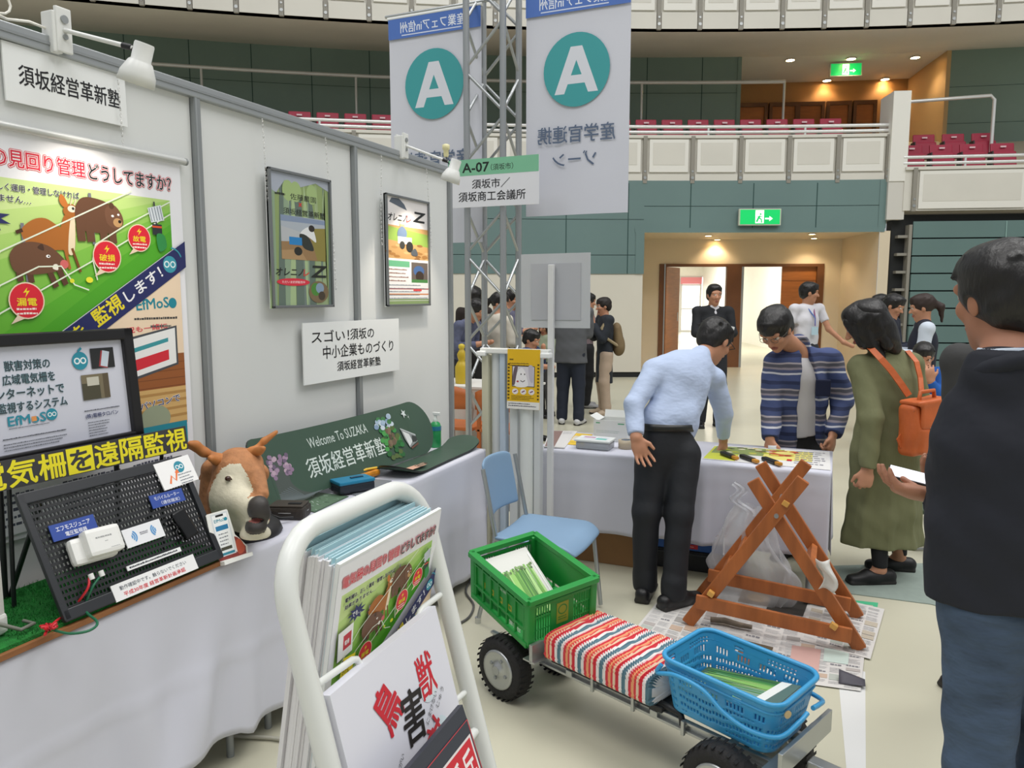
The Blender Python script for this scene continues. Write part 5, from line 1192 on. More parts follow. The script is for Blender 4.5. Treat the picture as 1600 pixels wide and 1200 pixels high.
# tier 3: dark card
tl, tr = Vector((-.356, .512, 1.148)), Vector((-.356, .702, 1.156)); dn = Vector((.085, 0, -.272))
def dk(a):
    a.step = .00006
    a.rect(0, 0, 210, 297, '#3a3d47'); a.line([(0, 296), (209, 296), (209, 0)], 1.5, '#d0404a')
    for x, y, s in ((136, 214, '番兵'), (136, 142, '猪鹿')): a.rect(x, y, 70, 66, '#e8dede'); a.rect(x+3, y+3, 64, 60, '#d02a38'); a.text(s, x+7, y+11, 56, 44, '#f4ecec', bold=.03)
quadsheet('dark_leaflet_stack', 'dark grey leaflets with red squares in the lowest visible pocket of the rack', 'leaflets', tl, tr, tl+dn, .006, mat('#3a3d47', .5), dk)
holder(.84)

# ================================================================== blue chair
t = thing('blue_chair', 'light blue chair with metal legs beside the booth table', 'chair', (-1.28, 3.38, 0))
BL = mat('#7f9dba', .5, var=.03, scale=3.); LG = mat('#a9aeb0', .3, .7)
def seat_f(u, v):
    x = -1.48+.43*u; y = 3.17+.44*v; z = .452-.012*math.sin(math.pi*v)-.05*max(0, (u-.78)/.22)**2
    e = max(abs(u-.5)*2-.85, 0)/.15; return Vector((x, y+(.5-v)*.04*e, z))
mb = MB(); mb.grid(seat_f, 18, 14, BL); o = mb.build('seat', t); md = o.modifiers.new('thick', 'SOLIDIFY'); md.thickness = .018; sd(o)
def back_f(u, v):
    y = 3.205+.33*u; b = 1-((u-.5)*2)**6*.07*v; z = .53+.275*v*b; return Vector((-1.478-.05*v-.035*math.sin(math.pi*u), y, z+.0*u))
mb = MB(); mb.grid(back_f, 14, 12, BL); o = mb.build('backrest', t); md = o.modifiers.new('thick', 'SOLIDIFY'); md.thickness = .014; sd(o)
for y, s in ((3.19, -1), (3.58, 1)):
    mb = MB(); mb.tube([(-1.525, y-.0*s, .77), (-1.49, y, .6), (-1.46, y, .45), (-1.5, y+.005*s, .2), (-1.55, y+.01*s, .016)], .011, LG, 10); mb.build('rear_leg', t)
    mb = MB(); mb.tube([(-1.46, y, .43), (-1.15, y, .425), (-1.09, y, .40), (-1.07, y+.01*s, .2), (-1.05, y+.015*s, .016)], .011, LG, 10); mb.build('front_leg', t)
    mb = MB(); mb.cyl((-1.55, y+.01*s, 0), (-1.55, y+.01*s, .03), .015, mat('#c9cbcb', .2, .8)); mb.build('foot_cap', t)
mb = MB(); mb.tube([(-1.25, 3.19, .42), (-1.25, 3.58, .42)], .009, LG, 8); mb.build('under_bar', t)

# ================================================================== white folded panels and the signboard on its post
t = thing('panel_bundle', 'bundle of white folded partition panels standing behind the blue chair', 'panels', (-1.63, 3.9, 0))
WP = mat('#d4d8da', .5); WPY = mat('#cfccb6', .5)
for i, (x, w_, m_) in enumerate(((-1.835, .041, WPY), (-1.776, .046, WP), (-1.726, .034, mat('#bccbdc', .5)), (-1.662, .05, WP), (-1.583, .066, mat('#e2e6e4', .45)), (-1.52, .037, WP))):
    mb = MB(); zt = 1.262+.008*(i % 3); d = 3.9+.012*(i % 2)
    mb.cyl((x, d, 0.0), (x, d, zt), w_/2+.008, m_, n=16) if i in (1, 4) else mb.box((x, d, zt/2), (w_, .06, zt), m_, None, .006); mb.build('panel', t)
mb = MB(); mb.box((-1.65, 3.88, 1.285), (.42, .045, .03), mat('#e8eae8', .45), None, .006); mb.build('top_bar', t)
for x in (-1.85, -1.46): mb = MB(); mb.box((x, 3.87, 1.268), (.055, .055, .028), WHITE, None, .006); mb.build('clamp', t)
# yellow warning leaflet hanging on it
M = plane_M((-1.686, 3.845, .965), (1, .0, .0), (0, -1, 0.03)); YW, YH = .196, .335
t = thing('yellow_poster', 'yellow poster with a picture taped to the white folded panels', 'poster', M @ Vector((YW/2, 0, 0)))
mb = MB(); sheet(M, YW, YH, .003, mat('#e7b91a', .5), mb); mb.build('sheet', t)
a = Art(M @ Matrix.Translation((0, 0, .0004)), .00091); a.rect(0, 0, 215, 46, '#eceae6'); a.rows(10, 30, 190, 2, 14, '#4a4a58', .4, 2); a.rect(14, 300, 26, 8, '#6a5410'); a.rows(14, 278, 160, 2, 12, '#5a4a14', .4, 6); 
a.rect(32, 138, 150, 128, '#2a2427'); a.rect(36, 142, 142, 120, '#d9d4dc'); a.blob([(50, 142), (60, 210), (85, 250), (110, 246), (128, 200), (135, 142)], '#f2eff2'); a.blob([(36, 200), (50, 260), (70, 262), (60, 200), (50, 150), (36, 150)], '#6a5a62'); a.blob([(140, 262), (170, 262), (172, 170), (150, 180)], '#c2bcc8'); a.line([(88, 176), (104, 168), (118, 178)], 5, '#4a3a40'); a.ell(70, 170, 8, 6, '#b8384a', 10); a.ell(92, 215, 4, 5, '#2a2427', 8); a.ell(116, 215, 4, 5, '#2a2427', 8)
for q in range(3): a.ell(54+q*54, 108, 20, 18, '#efe8ea', 16); a.line([(44+q*54, 104), (64+q*54, 114)], 7, '#7a3f6a')
a.rows(30, 78, 150, 3, 10, '#5a4a14', .35, 9)
for q in range(11):
    for x in (4, 199): a.rect(x, 60+q*21, 12, 10, '#4a3a12')
a.mb.build('print', t)
t = thing('signboard_stand', 'grey board on a white post seen from behind, beside the truss tower', 'sign stand', (-1.455, 3.93, 0))
mb = MB(); mb.box((-1.455, 3.93, .89), (.033, .028, 1.75), mat('#d9dadb', .4), None, .004); mb.build('post', t)
mb = MB(); mb.box((-1.44, 3.87, .012), (.05, .24, .024), ALU, None, .006); mb.build('foot_plate', t)
M = plane_M((-1.645, 3.956, 1.415), (1, .0, .006), (0, -1, 0)); mb = MB(); sheet(M, .405, .41, .008, mat('#bfc2c6', .5), mb); mb.build('board', t)
mb = MB(); M2 = M @ Matrix.Translation((.063, .045, .004)); sheet(M2, .29, .31, .003, mat('#b3b5bb', .5), mb); mb.build('rear_pocket', t)

# ================================================================== second table with its cloth and goods
T2X0, T2X1, T2Y0, T2Y1 = -1.6, .012, 4.1, 4.67; TZ2 = .70
folding_table('folding table under the white cloth behind the sawhorse', T2X0+.03, T2X1-.03, T2Y0+.03, T2Y1-.02, .692, None)
def cloth2():
    mb = MB()
    def hem(x): return .225 if x < -.95 else .24
    def fold(x, s): return (.012*math.sin(x*8+1)+.009*math.sin(x*19+s)+.02*math.exp(-((x+.62)/.03)**2)-.015*math.exp(-((x+.5)/.04)**2)+.012*math.exp(-((x+.25)/.03)**2))*s**.5+.004*math.exp(-((s-.42)/.012)**2)+.004*math.exp(-((s-.2)/.01)**2)
    xs = [T2X0+(T2X1-T2X0)*i/110 for i in range(111)]; S = [.03+.97*i/18 for i in range(19)]
    vs = []
    top = [(T2Y1, TZ2), (4.4, TZ2), (4.16, TZ2), (4.112, TZ2-.002), (4.1, TZ2-.012)]
    for x in xs:
        for y, z in top: vs.append((x, y, z))
        for s in S: vs.append((x, T2Y0-fold(x, s)-.01*s, TZ2-.012-(TZ2-.012-hem(x))*s))
    k = len(top)+len(S); mb.add(vs, [(i*k+j, (i+1)*k+j, (i+1)*k+j+1, i*k+j+1) for i in range(110) for j in range(k-1)], CLOTH, True)
    for X_, sg in ((T2X1, 1), (T2X0, -1)):
        vs = []
        for i in range(25):
            y = T2Y0+(T2Y1-T2Y0)*i/24
            for s in [j/14 for j in range(15)]:
                vs.append((X_+sg*(.01*s+.012*math.sin(y*16)*s), y if i else T2Y0-fold(X_, s)-.01*s, TZ2-(TZ2-.27)*s))
        mb.add(vs, [(i*15+j, i*15+j+1, (i+1)*15+j+1, (i+1)*15+j) for i in range(24) for j in range(14)], CLOTH, True)
    o = mb.build('tablecloth', loc=(-.8, 4.28, TZ)); md = o.modifiers.new('thick', 'SOLIDIFY'); md.thickness = .0015; md.offset = 1
    tag(o, 'white cloth on the second table behind the sawhorse', 'tablecloth')
cloth2()
Z2 = TZ2+.001
def ar(a, h):
    a.rect(4, 4, 92, h-8, '#8a6f6a'); a.rect(50, 4, 46, h-8, '#d9d6d4'); a.rows(54, h-16, 38, 7, 7, '#6a6a72', .3)
flat_sheet('magazine', 'open brown and white magazine at the left end of the second table', 'magazine', [(858, 674), (902, 675), (882, 701), (850, 699)], Z2, '#dcdad8', ar, .006)
def ar(a, h): a.rect(2, 2, 96, h-4, '#e6c13a'); a.rect(15, h*.35, 60, h*.4, '#ddd6c8'); a.rows(15, h*.2, 70, 2, 8, '#5a4a20')
flat_sheet('yellow_leaflet', 'yellow leaflet beside the magazine on the second table', 'leaflet', [(898, 677), (926, 679), (912, 697), (882, 694)], Z2, '#e6c13a', ar)
c = at(930, 692, z=Z2+.03); t = thing('plastic_box', 'clear plastic box with a white lid and printed label on the second table', 'box', (c.x, c.y, Z2))
mb = MB(); mb.box((c.x, c.y, Z2+.022), (.2, .13, .042), mat('#c5c9ce', .2, trans=.4), None, .008); mb.build('body', t)
mb = MB(); mb.box((c.x, c.y, Z2+.051), (.215, .145, .014), mat('#e6eae8', .35), None, .006); mb.build('lid', t)
a = Art(plane_M((c.x-.08, c.y-.045, Z2+.0585), (1, 0, 0), (0, 0, 1)), .001); a.rect(0, 0, 160, 90, '#dcdfe6'); a.rect(90, 10, 64, 36, '#58c0b0'); a.rect(8, 46, 70, 36, '#b98aa8'); a.rows(90, 66, 60, 2, 12, '#8a8a92'); a.mb.build('label', t)
t = thing('carton', 'open white cardboard carton on the second table', 'carton', (-1.25, 4.5000, Z2)); CT = mat('#dcdedb', .6)
mb = MB()
for c_, s_ in (((-1.255, 4.4450, Z2+.065), (.21, .004, .13)), ((-1.255, 4.5950, Z2+.065), (.21, .004, .13)), ((-1.358, 4.5200, Z2+.065), (.004, .15, .13)), ((-1.152, 4.5200, Z2+.065), (.004, .15, .13)), ((-1.255, 4.5200, Z2+.003), (.21, .15, .005))): mb.box(c_, s_, CT)
mb.build('body', t)
mb = MB(); mb.box((-1.24, 4.6100, Z2+.15), (.19, .005, .045), CT, Matrix.Rotation(-.35, 3, 'X')); mb.box((-1.36, 4.5200, Z2+.137), (.06, .14, .004), CT, Matrix.Rotation(.5, 3, 'Y')); mb.build('flap', t)
a = Art(plane_M((-1.355, 4.4425, Z2+.002), (1, 0, 0), (0, -1, 0)), .001); a.rect(10, 106, 26, 7, '#5aa87a'); a.rect(150, 106, 40, 7, '#5aa87a'); a.rows(14, 60, 150, 2, 10, '#b4c4ba', .3); a.mb.build('print', t)
c = at(978, 695, z=Z2+.02); t = thing('tape_roll', 'roll of clear tape beside the carton on the second table', 'tape', (c.x, c.y, Z2))
mb = MB()
mb.lathe([(.028, 0), (.045, 0), (.045, .05), (.028, .05), (.028, 0)], (c.x, c.y, Z2), mat('#c3b49a', .3), n=24); mb.build('roll', t); mb = MB(); mb.lathe([(.026, 0), (.028, 0), (.028, .051), (.026, .051), (.026, 0)], (c.x, c.y, Z2), mat('#6a7480', .5), n=24); mb.build('core', t)
def ar(a, h):
    rn = random.Random(2); a.rect(0, 0, 100, h, '#e3e2e0'); a.rect(0, 2, 26, h*.9, '#d3d94a'); a.rect(2, h*.45, 60, h*.5, '#8a9a5a'); a.rect(46, h*.3, 40, h*.6, '#e8dc7a')
    for i in range(34): a.ell(8+50*rn.random(), h*(.5+.42*rn.random()), 3.4, 2.4, rn.choice(['#b9c23a', '#58703a', '#7a6a40', '#c8b070', '#e0dcc0', '#3f4a2a']), 8)
    for i in range(14): a.ell(52+20*rn.random(), h*(.55+.35*rn.random()), 4, 3, rn.choice(['#a83a2a', '#c25a34', '#d8b84a', '#7a2a20']), 8)
    a.ell(63, h*.72, 8, 6, '#e6d880'); a.rect(66, h*.28, 4, h*.1, '#cc2a2a'); a.rows(72, h*.85, 25, 7, h*.11, '#9a9aa2', .3)
flat_sheet('product_poster', 'colourful printed poster lying on the right half of the second table', 'poster', [(1118, 696), (1296, 706), (1298, 735), (1098, 717)], Z2, '#e2e1df', ar, .0012)
def pruner(px_, py_, lab_):
    c = at(px_, py_, z=Z2+.012); t = thing('knife_sheath', lab_, 'tool', (c.x, c.y, Z2), group='black sheathed tools on the second table'); R = Matrix.Rotation(math.radians(-52), 3, 'Z')
    mb = MB(); mb.box(Vector((c.x, c.y, Z2+.014)), (.12, .034, .022), mat('#1d1d1f', .45), R, .008); mb.build('sheath', t)
    mb = MB(); mb.box(Vector((c.x, c.y, Z2+.014))+R @ Vector((.078, 0, 0)), (.042, .026, .018), mat('#c88a2c', .4), R, .006); mb.build('handle', t)
pruner(1137, 711, 'black sheathed tool with orange handle on the second table, leftmost of three')
pruner(1168, 716, 'black sheathed tool with orange handle on the second table, middle of three')
pruner(1203, 720, 'black sheathed tool with orange handle on the second table, rightmost of three')
# under the table
t = thing('cardboard_box', 'brown cardboard box under the left half of the second table', 'box', (-1.245, 4.4, 0)); KB = mat('#8f6a43', .75, var=.08, scale=6.)
mb = MB(); mb.box((-1.245, 4.4, .11), (.5, .36, .22), KB, None, .004); mb.build('body', t); mb = MB(); mb.box((-1.245, 4.4, .2215), (.5, .05, .002), mat('#a98658', .4)); mb.build('tape', t)
t = thing('blue_box', 'flat blue box with a red label on the dark crate under the second table', 'box', (-.72, 4.44, .1)); mb = MB(); mb.box((-.7, 4.46, .145), (.52, .3, .055), mat('#2a5fae', .5), None, .004); mb.build('body', t)
a = Art(plane_M((-.83, 4.309, .13), (1, 0, 0), (0, -1, 0)), .001); a.rect(0, 0, 150, 26, '#c9303c'); a.rows(10, 10, 120, 1, 10, '#f0d8d8'); a.mb.build('label', t)
t = thing('dark_crate', 'dark crate under the blue box below the second table', 'crate', (-.7, 4.46, 0)); mb = MB(); mb.box((-.7, 4.46, .058), (.54, .32, .116), mat('#23262a', .6), None, .006); mb.build('body', t)
mb = MB(); mb.box((-.7, 4.46, .1), (.56, .34, .012), mat('#303438', .6), None, .004); mb.build('rim', t)
t = thing('white_tray_box', 'flat pale box lying on the blue box under the second table', 'box', (-.55, 4.46, .173)); mb = MB(); mb.box((-.55, 4.46, .19), (.3, .26, .032), mat('#cfcdc4', .6), Matrix.Rotation(.06, 3, 'Y'), .004); mb.build('body', t); mb = MB(); mb.box((-.55, 4.46, .208), (.31, .27, .008), mat('#d9d7cf', .6), Matrix.Rotation(.06, 3, 'Y')); mb.build('lid', t)

# ================================================================== sawhorse on newspapers, plastic bag
WD = mat('#a8602f', .5, var=.22, scale=3., stretch=(6, 6, 1), bump=.1, bscale=30.)
t = thing('sawhorse', 'varnished wooden folding sawhorse standing on newspapers', 'sawhorse', (-.22, 3.73, 0))
def plank(mb, a, b, w_, th, nrm, m=WD):
    a = Vector(a); b = Vector(b); z = (b-a).normalized(); y = Vector(nrm); x = y.cross(z).normalized(); y = z.cross(x)
    mb.box((a+b)/2, (w_, th, (b-a).length), m, Matrix((x, y, z)).transposed(), .004)
for y, d in ((3.56, 0), (3.93, 0)):
    for (a_, b_, dy) in (((-.60, 0), (-.105, .775), 0), ((.165, 0), (-.325, .742), .034)):
        mb = MB(); plank(mb, (a_[0], y+dy, a_[1]+.012), (b_[0], y+dy, b_[1]), .06, .03, (0, 1, 0)); mb.build('leg', t)
    mb = MB(); plank(mb, (-.56, y-.028, .14), (.125, y-.028, .092), .068, .02, (0, 1, 0)); mb.build('cross_bar', t)
for sx_, z in ((-.38, .345), (-.45, .235), (-.06, .34), (.02, .215)):
    mb = MB(); plank(mb, (sx_, 3.58, z), (sx_, 3.95, z), .03, .045, (.6, 0, 1)); mb.build('side_bar', t)
mb = MB(); mb.cyl((-.212, 3.53, .600), (-.212, 3.99, .600), .01, ALU); mb.build('hinge_bolt', t)
for (x, z, y) in ((-.175, .66, 3.55), (-.49, .19, 3.53), (.05, .13, 3.52)):
    mb = MB(); mb.box((x, y, z), (.03, .03, .025), mat('#d6a050', .5), Matrix.Rotation(.5, 3, 'Y'), .004); mb.build('peg', t)
mb = MB(); mb.grid(lambda u, v: Vector((-.02+.06*u+.02*math.sin(v*5), 3.545+.03*math.sin(u*4+v*3), .28+.14*v)), 8, 10, mat('#e3e0da', .6)); o = mb.build('paper_scrap', loc=(0, 3.55, .3)); o.modifiers.new('thick', 'SOLIDIFY').thickness = .0015; tag(o, 'white paper scrap caught on the right leg of the sawhorse', 'paper')
def news(lab_, q, seed, art=None):
    def ar(a, h):
        rn = random.Random(seed)
        for col in range(5):
            x = 4+col*19; y = h-6
            while y > 8:
                r_ = rn.random(); hh = rn.uniform(8, 18)
                if r_ < .25: a.rect(x, max(4, y-hh), 17, min(hh, y-4), rn.choice(['#b3aca8', '#bdb3a2', '#a29f9c', '#b4bab2', '#c2ab98', '#c9c3bb']))
                elif r_ < .4: a.rows(x, y-5, 17, 1, 6, '#85858a', .7, seed+col); hh = 8
                else: a.rows(x, y-3, 17, int(hh/2.6), 2.4, '#b4b4b6', .35, seed*3+col)
                y -= hh+2
        if art: art(a, h)
    return flat_sheet('newspaper', lab_, 'newspaper', q, .002+.0012*(seed % 7), '#d5d2ce', ar, .001)
news('newspaper sheet nearest the seat cushion, at the left of the sawhorse', [(1040, 925), (1135, 935), (1090, 1045), (978, 1000)], 1)
news('newspaper sheet under the front bar of the sawhorse', [(1120, 955), (1255, 985), (1235, 1075), (1085, 1030)], 2, lambda a, h: (a.rect(40, h*.15, 34, h*.4, '#5f5340'), a.rect(44, h*.2, 16, h*.2, '#8a4a34'), a.rect(56, h*.3, 14, h*.2, '#5a7a4a')))
news('newspaper sheet under the right front leg of the sawhorse', [(1225, 990), (1352, 1010), (1345, 1080), (1215, 1062)], 3, lambda a, h: (a.rect(12, h*.2, 36, h*.55, '#cfa8a0'), a.rect(52, h*.5, 30, h*.3, '#c8d8d0')))
news('newspaper sheet behind the sawhorse, partly under its back bar', [(1130, 900), (1320, 930), (1300, 985), (1110, 950)], 4, lambda a, h: (a.rect(20, h*.3, 50, h*.45, '#7d6448'), a.rect(45, h*.2, 30, h*.4, '#3d3a36'), a.ell(35, h*.5, 9, 9, '#a88452')))
news('newspaper sheet at the right back leg of the sawhorse', [(1270, 925), (1382, 952), (1360, 1030), (1250, 1000)], 5)
mb = MB(); c = at(1335, 1068, z=.006); mb.grid(lambda u, v: Vector((c.x-.06+.1*u, c.y-.03+.06*v, .008+.035*(1-u)*v+.01*u)), 6, 6, mat('#4a4750', .6)); o = mb.build('folded_corner', loc=(c.x, c.y, 0)); o.modifiers.new('thick', 'SOLIDIFY').thickness = .001; o.name = 'newspaper_corner'; tag(o, 'dark turned-up newspaper corner at the right end of the sheets', 'newspaper')
# branch pieces on the paper
for i, (p_, q_, l_) in enumerate((((1110, 968), (1175, 980), 'grey branch lying under the front bar of the sawhorse'), ((1255, 938), (1300, 945), 'short brown branch behind the front bar of the sawhorse'))):
    a_, b_ = at(*p_, z=.025), at(*q_, z=.025); mb = MB(); mb.tube([a_, a_*.66+b_*.34+Vector((0, .01, .004)), a_*.3+b_*.7, b_], [.014, .016, .014, .011], mat('#6f6458', .8, var=.3, scale=30.), 8)
    tag(mb.build('branch', loc=(a_+b_)/2), l_, 'branch')
# translucent bag
g = SDF((-.62, 3.955, -.01), (-.1, 4.02, .7), .009)
t = thing('plastic_bag', 'clear crumpled plastic bag standing behind the sawhorse', 'bag', (-.38, 3.97, 0))
PBm = mat('#e6e9ee', .18, alpha=.34, spec=.8, bump=.5, bscale=14.)
def bagf(u, v):
    a_ = 2*math.pi*u; z = .012+.42*v+.2*max(0, v-.6); w_ = (.2-.12*max(0, v-.45)/.55)*(1+.12*math.sin(5*a_+9*v)+.08*math.sin(11*a_-7*v)); d = .035*(1-.4*v)
    return Vector((-.37+w_*math.cos(a_)+.03*v+.03*math.sin(6*v), 3.945+d*math.sin(a_)+.008*math.sin(7*a_+5*v), z+.02*math.sin(4*a_)*v))
mb = MB(); mb.grid(bagf, 64, 40, PBm, closed_u=True); mb.build('film', t)
mb = MB()
mb.grid(lambda u, v: Vector((-.41+.03*math.sin(9*u+v)-.06*u+.05*v, 3.93+.012*math.sin(13*v+5*u), .46+.17*u+.02*v)), 14, 10, PBm); mb.build('tied_top', t)

# ================================================================== cart with crate, cushion and basket
K0 = Vector((-1.095, 2.745, 0)); K1 = Vector((-.243, 2.395, 0)); ka = (K1-K0).normalized(); kn = Vector((ka.y, -ka.x, 0)); kn = kn if kn.y < 0 else -kn
KR = Matrix((ka, -kn, Vector((0, 0, 1)))).transposed()       # local x along the cart, y away from the camera
def kp(u, v, z): return K0+ka*u-kn*v+Vector((0, 0, z))
t = thing('work_cart', 'low four-wheeled metal work cart carrying a crate, a cushion and a basket', 'cart', kp(.48, 0, 0)); cart = t
ST = mat('#b3b6b6', .32, .8); RB = mat('#1c1b1c', .75, bump=.3, bscale=60.)
for v in (-.1, .1):
    mb = MB()
    for z in (.185, .215): mb.box(kp(.5, v, z), (1.26, .018, .01), ST, KR, .002)
    mb.box(kp(.5, v+.006, .2), (1.26, .004, .035), ST, KR); mb.build('rail', t)
for u in (.02, .3, .68, .96, 1.12): mb = MB(); mb.box(kp(u, 0, .195), (.03, .22, .025), ST, KR, .003); mb.build('cross_member', t)
for u in (.42, .6, .8): mb = MB(); mb.box(kp(u, -.115, .2), (.012, .012, .05), ST, KR, .002); mb.build('bracket', t)
for u in (0., .985):
    mb = MB(); mb.cyl(kp(u, -.17, .128), kp(u, .17, .128), .011, ST); mb.build('axle', t)
    for v in (-.15 if u < .5 else -.185, .15):
        c = kp(u, v, .128); ax = -kn
        mb = MB(); pr = [(.075, -.036), (.095, -.042), (.115, -.036), (.1255, -.02), (.127, 0), (.1255, .02), (.115, .036), (.095, .042), (.075, .036)]
        mb.lathe(pr, c, RB, ax, 40)
        for q in range(30):
            a_ = 2*math.pi*q/30; B = basis(ax); d_ = B @ Vector((math.cos(a_), math.sin(a_), 0)); tt_ = B @ Vector((-math.sin(a_), math.cos(a_), 0))
            for s_ in (-1, 1): mb.box(c+d_*.1255+ax*.02*s_+tt_*(.006*s_), (.010, .034, .0018), RB, Matrix((tt_, ax, d_)).transposed())
        o = mb.build('wheel', t)
        mb = MB(); 
        for s_ in (-1, 1): mb.lathe([(.018, .05*s_), (.03, .0385*s_), (.052, .0385*s_), (.068, .043*s_), (.078, .045*s_), (.08, .036*s_)], c, ST, ax, 28)
        mb.cyl(c-ax*.052, c+ax*.052, .018, ALU)
        for q in range(4): a_ = q*math.pi/2+.4; d_ = basis(ax) @ Vector((math.cos(a_)*.042, math.sin(a_)*.042, 0)); mb.cyl(c+d_-ax*.042, c+d_+ax*.042, .007, RAILD, n=8)
        mb.build('hub', o)
mb = MB(); mb.box(kp(.19, -.02, .262), (.016, .36, .075), ST, KR, .002); mb.box(kp(.18, -.02, .232), (.06, .36, .006), ST, KR); mb.build('crate_plate', t)
mb = MB(); mb.box(kp(1.155, -.0, .262), (.014, .34, .07), ST, KR, .002); mb.box(kp(1.13, 0, .226), (.06, .34, .006), ST, KR); mb.build('basket_plate', t)
mb = MB(); mb.box(kp(.47, 0, .226), (.5, .24, .02), mat('#2b2b2c', .6), KR, .004); mb.build('seat_board', t)
mb = MB(); mb.tube([kp(.66, -.09, .2), kp(.7, -.1, .24), kp(.78, -.1, .235), kp(.79, -.1, .2)], .012, BLACK, 8); mb.build('clamp', t)
mb = MB(); mb.box(kp(1.28, .0, .2), (.22, .045, .03), ST, KR, .004); mb.tube([kp(1.3, -.05, .2), kp(1.37, -.055, .2), kp(1.4, 0, .2), kp(1.37, .055, .2), kp(1.3, .05, .2)], .009, ST, 8); mb.build('tow_handle', t)
# cushion in crocheted rows
STR = stripe_mat('crochet_rows', 'X', [(0, '#cf3a46'), (.17, '#e9e4e2'), (.30, '#5f7f8c'), (.45, '#e6e0dd'), (.58, '#d0414c'), (.70, '#e8a878'), (.82, '#d84a50'), (.92, '#e9d6b8')], .098, .9)
t = thing('seat_cushion', 'red white and grey striped crocheted cushion on the work cart', 'cushion', kp(.46, 0, .236), math.atan2(ka.y, ka.x))
def cush(u, v):
    """a rounded slab, u round the section across the cart, v along it"""
    x = (v-.5)*.50; a_ = 2*math.pi*u; c, s_ = math.cos(a_), math.sin(a_); e = .32
    y = .165*math.copysign(abs(c)**e, c); z = .052*math.copysign(abs(s_)**e, s_)
    q = min(1, (1-abs(v-.5)*2)/.06); k = max(.02, q)**.4
    e_ = min(1, (1-abs(v-.5)*2)/.05)
    r_ = 1+e_*.014*math.sin(2*math.pi*x/.0123)*1.0
    w_ = math.sin(2*math.pi*(y+z*.9)/.014); bum = e_*(.0025*w_+.004*math.sin(2*math.pi*x/.0123))
    return Vector((x+.0022*w_*e_, y*k*r_, .055+z*k+bum*(1 if s_ > 0 else .3)-.006*(1-k)))
mb = MB(); mb.grid(cush, 300, 260, STR, closed_u=True); o = mb.build('cover', t, local=True)
# green crate
KG = mat('#1f8f3c', .4, var=.05, scale=5.); KGD = mat('#187a32', .45)
def tilted(p0, rx_, ry_, rz_): return Matrix.Translation(Vector(p0)) @ (Matrix.Rotation(rz_, 4, 'Z') @ Matrix.Rotation(ry_, 4, 'Y') @ Matrix.Rotation(rx_, 4, 'X'))
CM = tilted((-1.098, 2.752, .318), math.radians(5), math.radians(8.5), math.radians(-33.5)); CR = CM.to_3x3()
t = thing('green_crate', 'green plastic crate on the left end of the work cart', 'crate', CM.translation)
CLx, CWy, CH = .435, .325, .212
mb = MB()
def cb(c, s_, m=KG, bev=.003): mb.box(CM @ Vector(c), s_, m, CR, bev)
hx_, hy_ = CLx/2, CWy/2
cb((0, 0, .006), (CLx-.03, CWy-.03, .01)); 
for sy in (-1, 1):
    cb((0, sy*(hy_-.012), CH*.5+.02), (CLx-.03, .006, CH-.06)); cb((0, sy*(hy_-.004), CH-.012), (CLx, .03, .022)); cb((0, sy*(hy_-.006), .012), (CLx-.02, .022, .022)); cb((0, sy*(hy_-.007), CH*.34), (CLx-.02, .012, .008)); cb((0, sy*(hy_-.007), CH*.78), (CLx-.02, .012, .008))
    for q in range(7): cb((-.18+.06*q, sy*(hy_-.007), CH*.5), (.008, .012, CH-.03))
for sx_ in (-1, 1):
    cb((sx_*(hx_-.004), 0, CH-.012), (.03, CWy, .022)); cb((sx_*(hx_-.006), 0, .012), (.022, CWy-.02, .022)); cb((sx_*(hx_-.008), 0, CH*.8), (.01, CWy-.03, .012))
    cb((sx_*(hx_-.011), 0, CH*.45), (.006, .11, CH-.05))
    for sgn in (-1, 1):
        for q in range(6): cb((sx_*(hx_-.011), sgn*(.064+.0115*q), CH*.47), (.006, .005, CH-.06))
        for z in (.3, .55): cb((sx_*(hx_-.011), sgn*.095, CH*z), (.006, .075, .006))
for sx_ in (-1, 1):
    for sy in (-1, 1): cb((sx_*(hx_-.016), sy*(hy_-.016), CH*.5), (.034, .034, CH-.02), KG, .008)
mb.build('body', t)
YP = mat('#a89a2c', .5); a = Art(CM @ plane_M((-hx_, -hy_+.0085, 0), (1, 0, 0), (0, -1, 0)), .001)
for q in range(4): a.rect(82+q*66, 88, 26, 26, '#a5a02e'); a.ell(95+q*66, 101, 8, 8, '#2c8a38', 12)
a.text('JAながの', 60, 158, 70, 18, '#cfe0cc'); a.text('須高', 210, 142, 60, 20, '#cfe0cc'); a.text('園芸部', 290, 30, 80, 20, '#e2ece0', bold=.01)
a.mb.build('print', t)
a = Art(CM @ plane_M((hx_-.0068, -.05, 0), (0, 1, 0), (1, 0, 0)), .001); a.rect(22, 60, 56, 90, '#8a9a30'); a.ring(50, 118, 22, 5, '#1f7f34'); a.rows(30, 84, 40, 2, 10, '#1f7f34', .5)
a.mb.build('emblem', t)
LM = CM @ tilted((-.075, .01, .062), math.radians(6), math.radians(-33), 0) 
t = thing('leek_photo_card', 'printed card with cut leeks standing in the green crate', 'photo card', CM @ Vector((-.08, 0, .02)))
M = CM @ tilted((-.19, -.118, .168), 0, math.radians(26), 0); 
mb = MB(); sheet(M, .31, .215, .003, mat('#dcdcd6', .4), mb); mb.build('card', t)
a = Art(M @ Matrix.Translation((0, 0, .0004)), .001); a.rect(0, 0, 310, 215, '#dfded8'); rn = random.Random(6)
for i in range(46):
    y0 = 24+168*rn.random(); c = rn.choice(['#5f9a3a', '#7db84e', '#4d8a30', '#94c864', '#6faa45', '#3d7a2c', '#b0d88a'])
    x0 = 75+30*rn.random(); a.poly([(x0, y0-4), (310, y0-9+rn.uniform(-6, 6)), (310, y0+7), (x0, y0+5)], c)
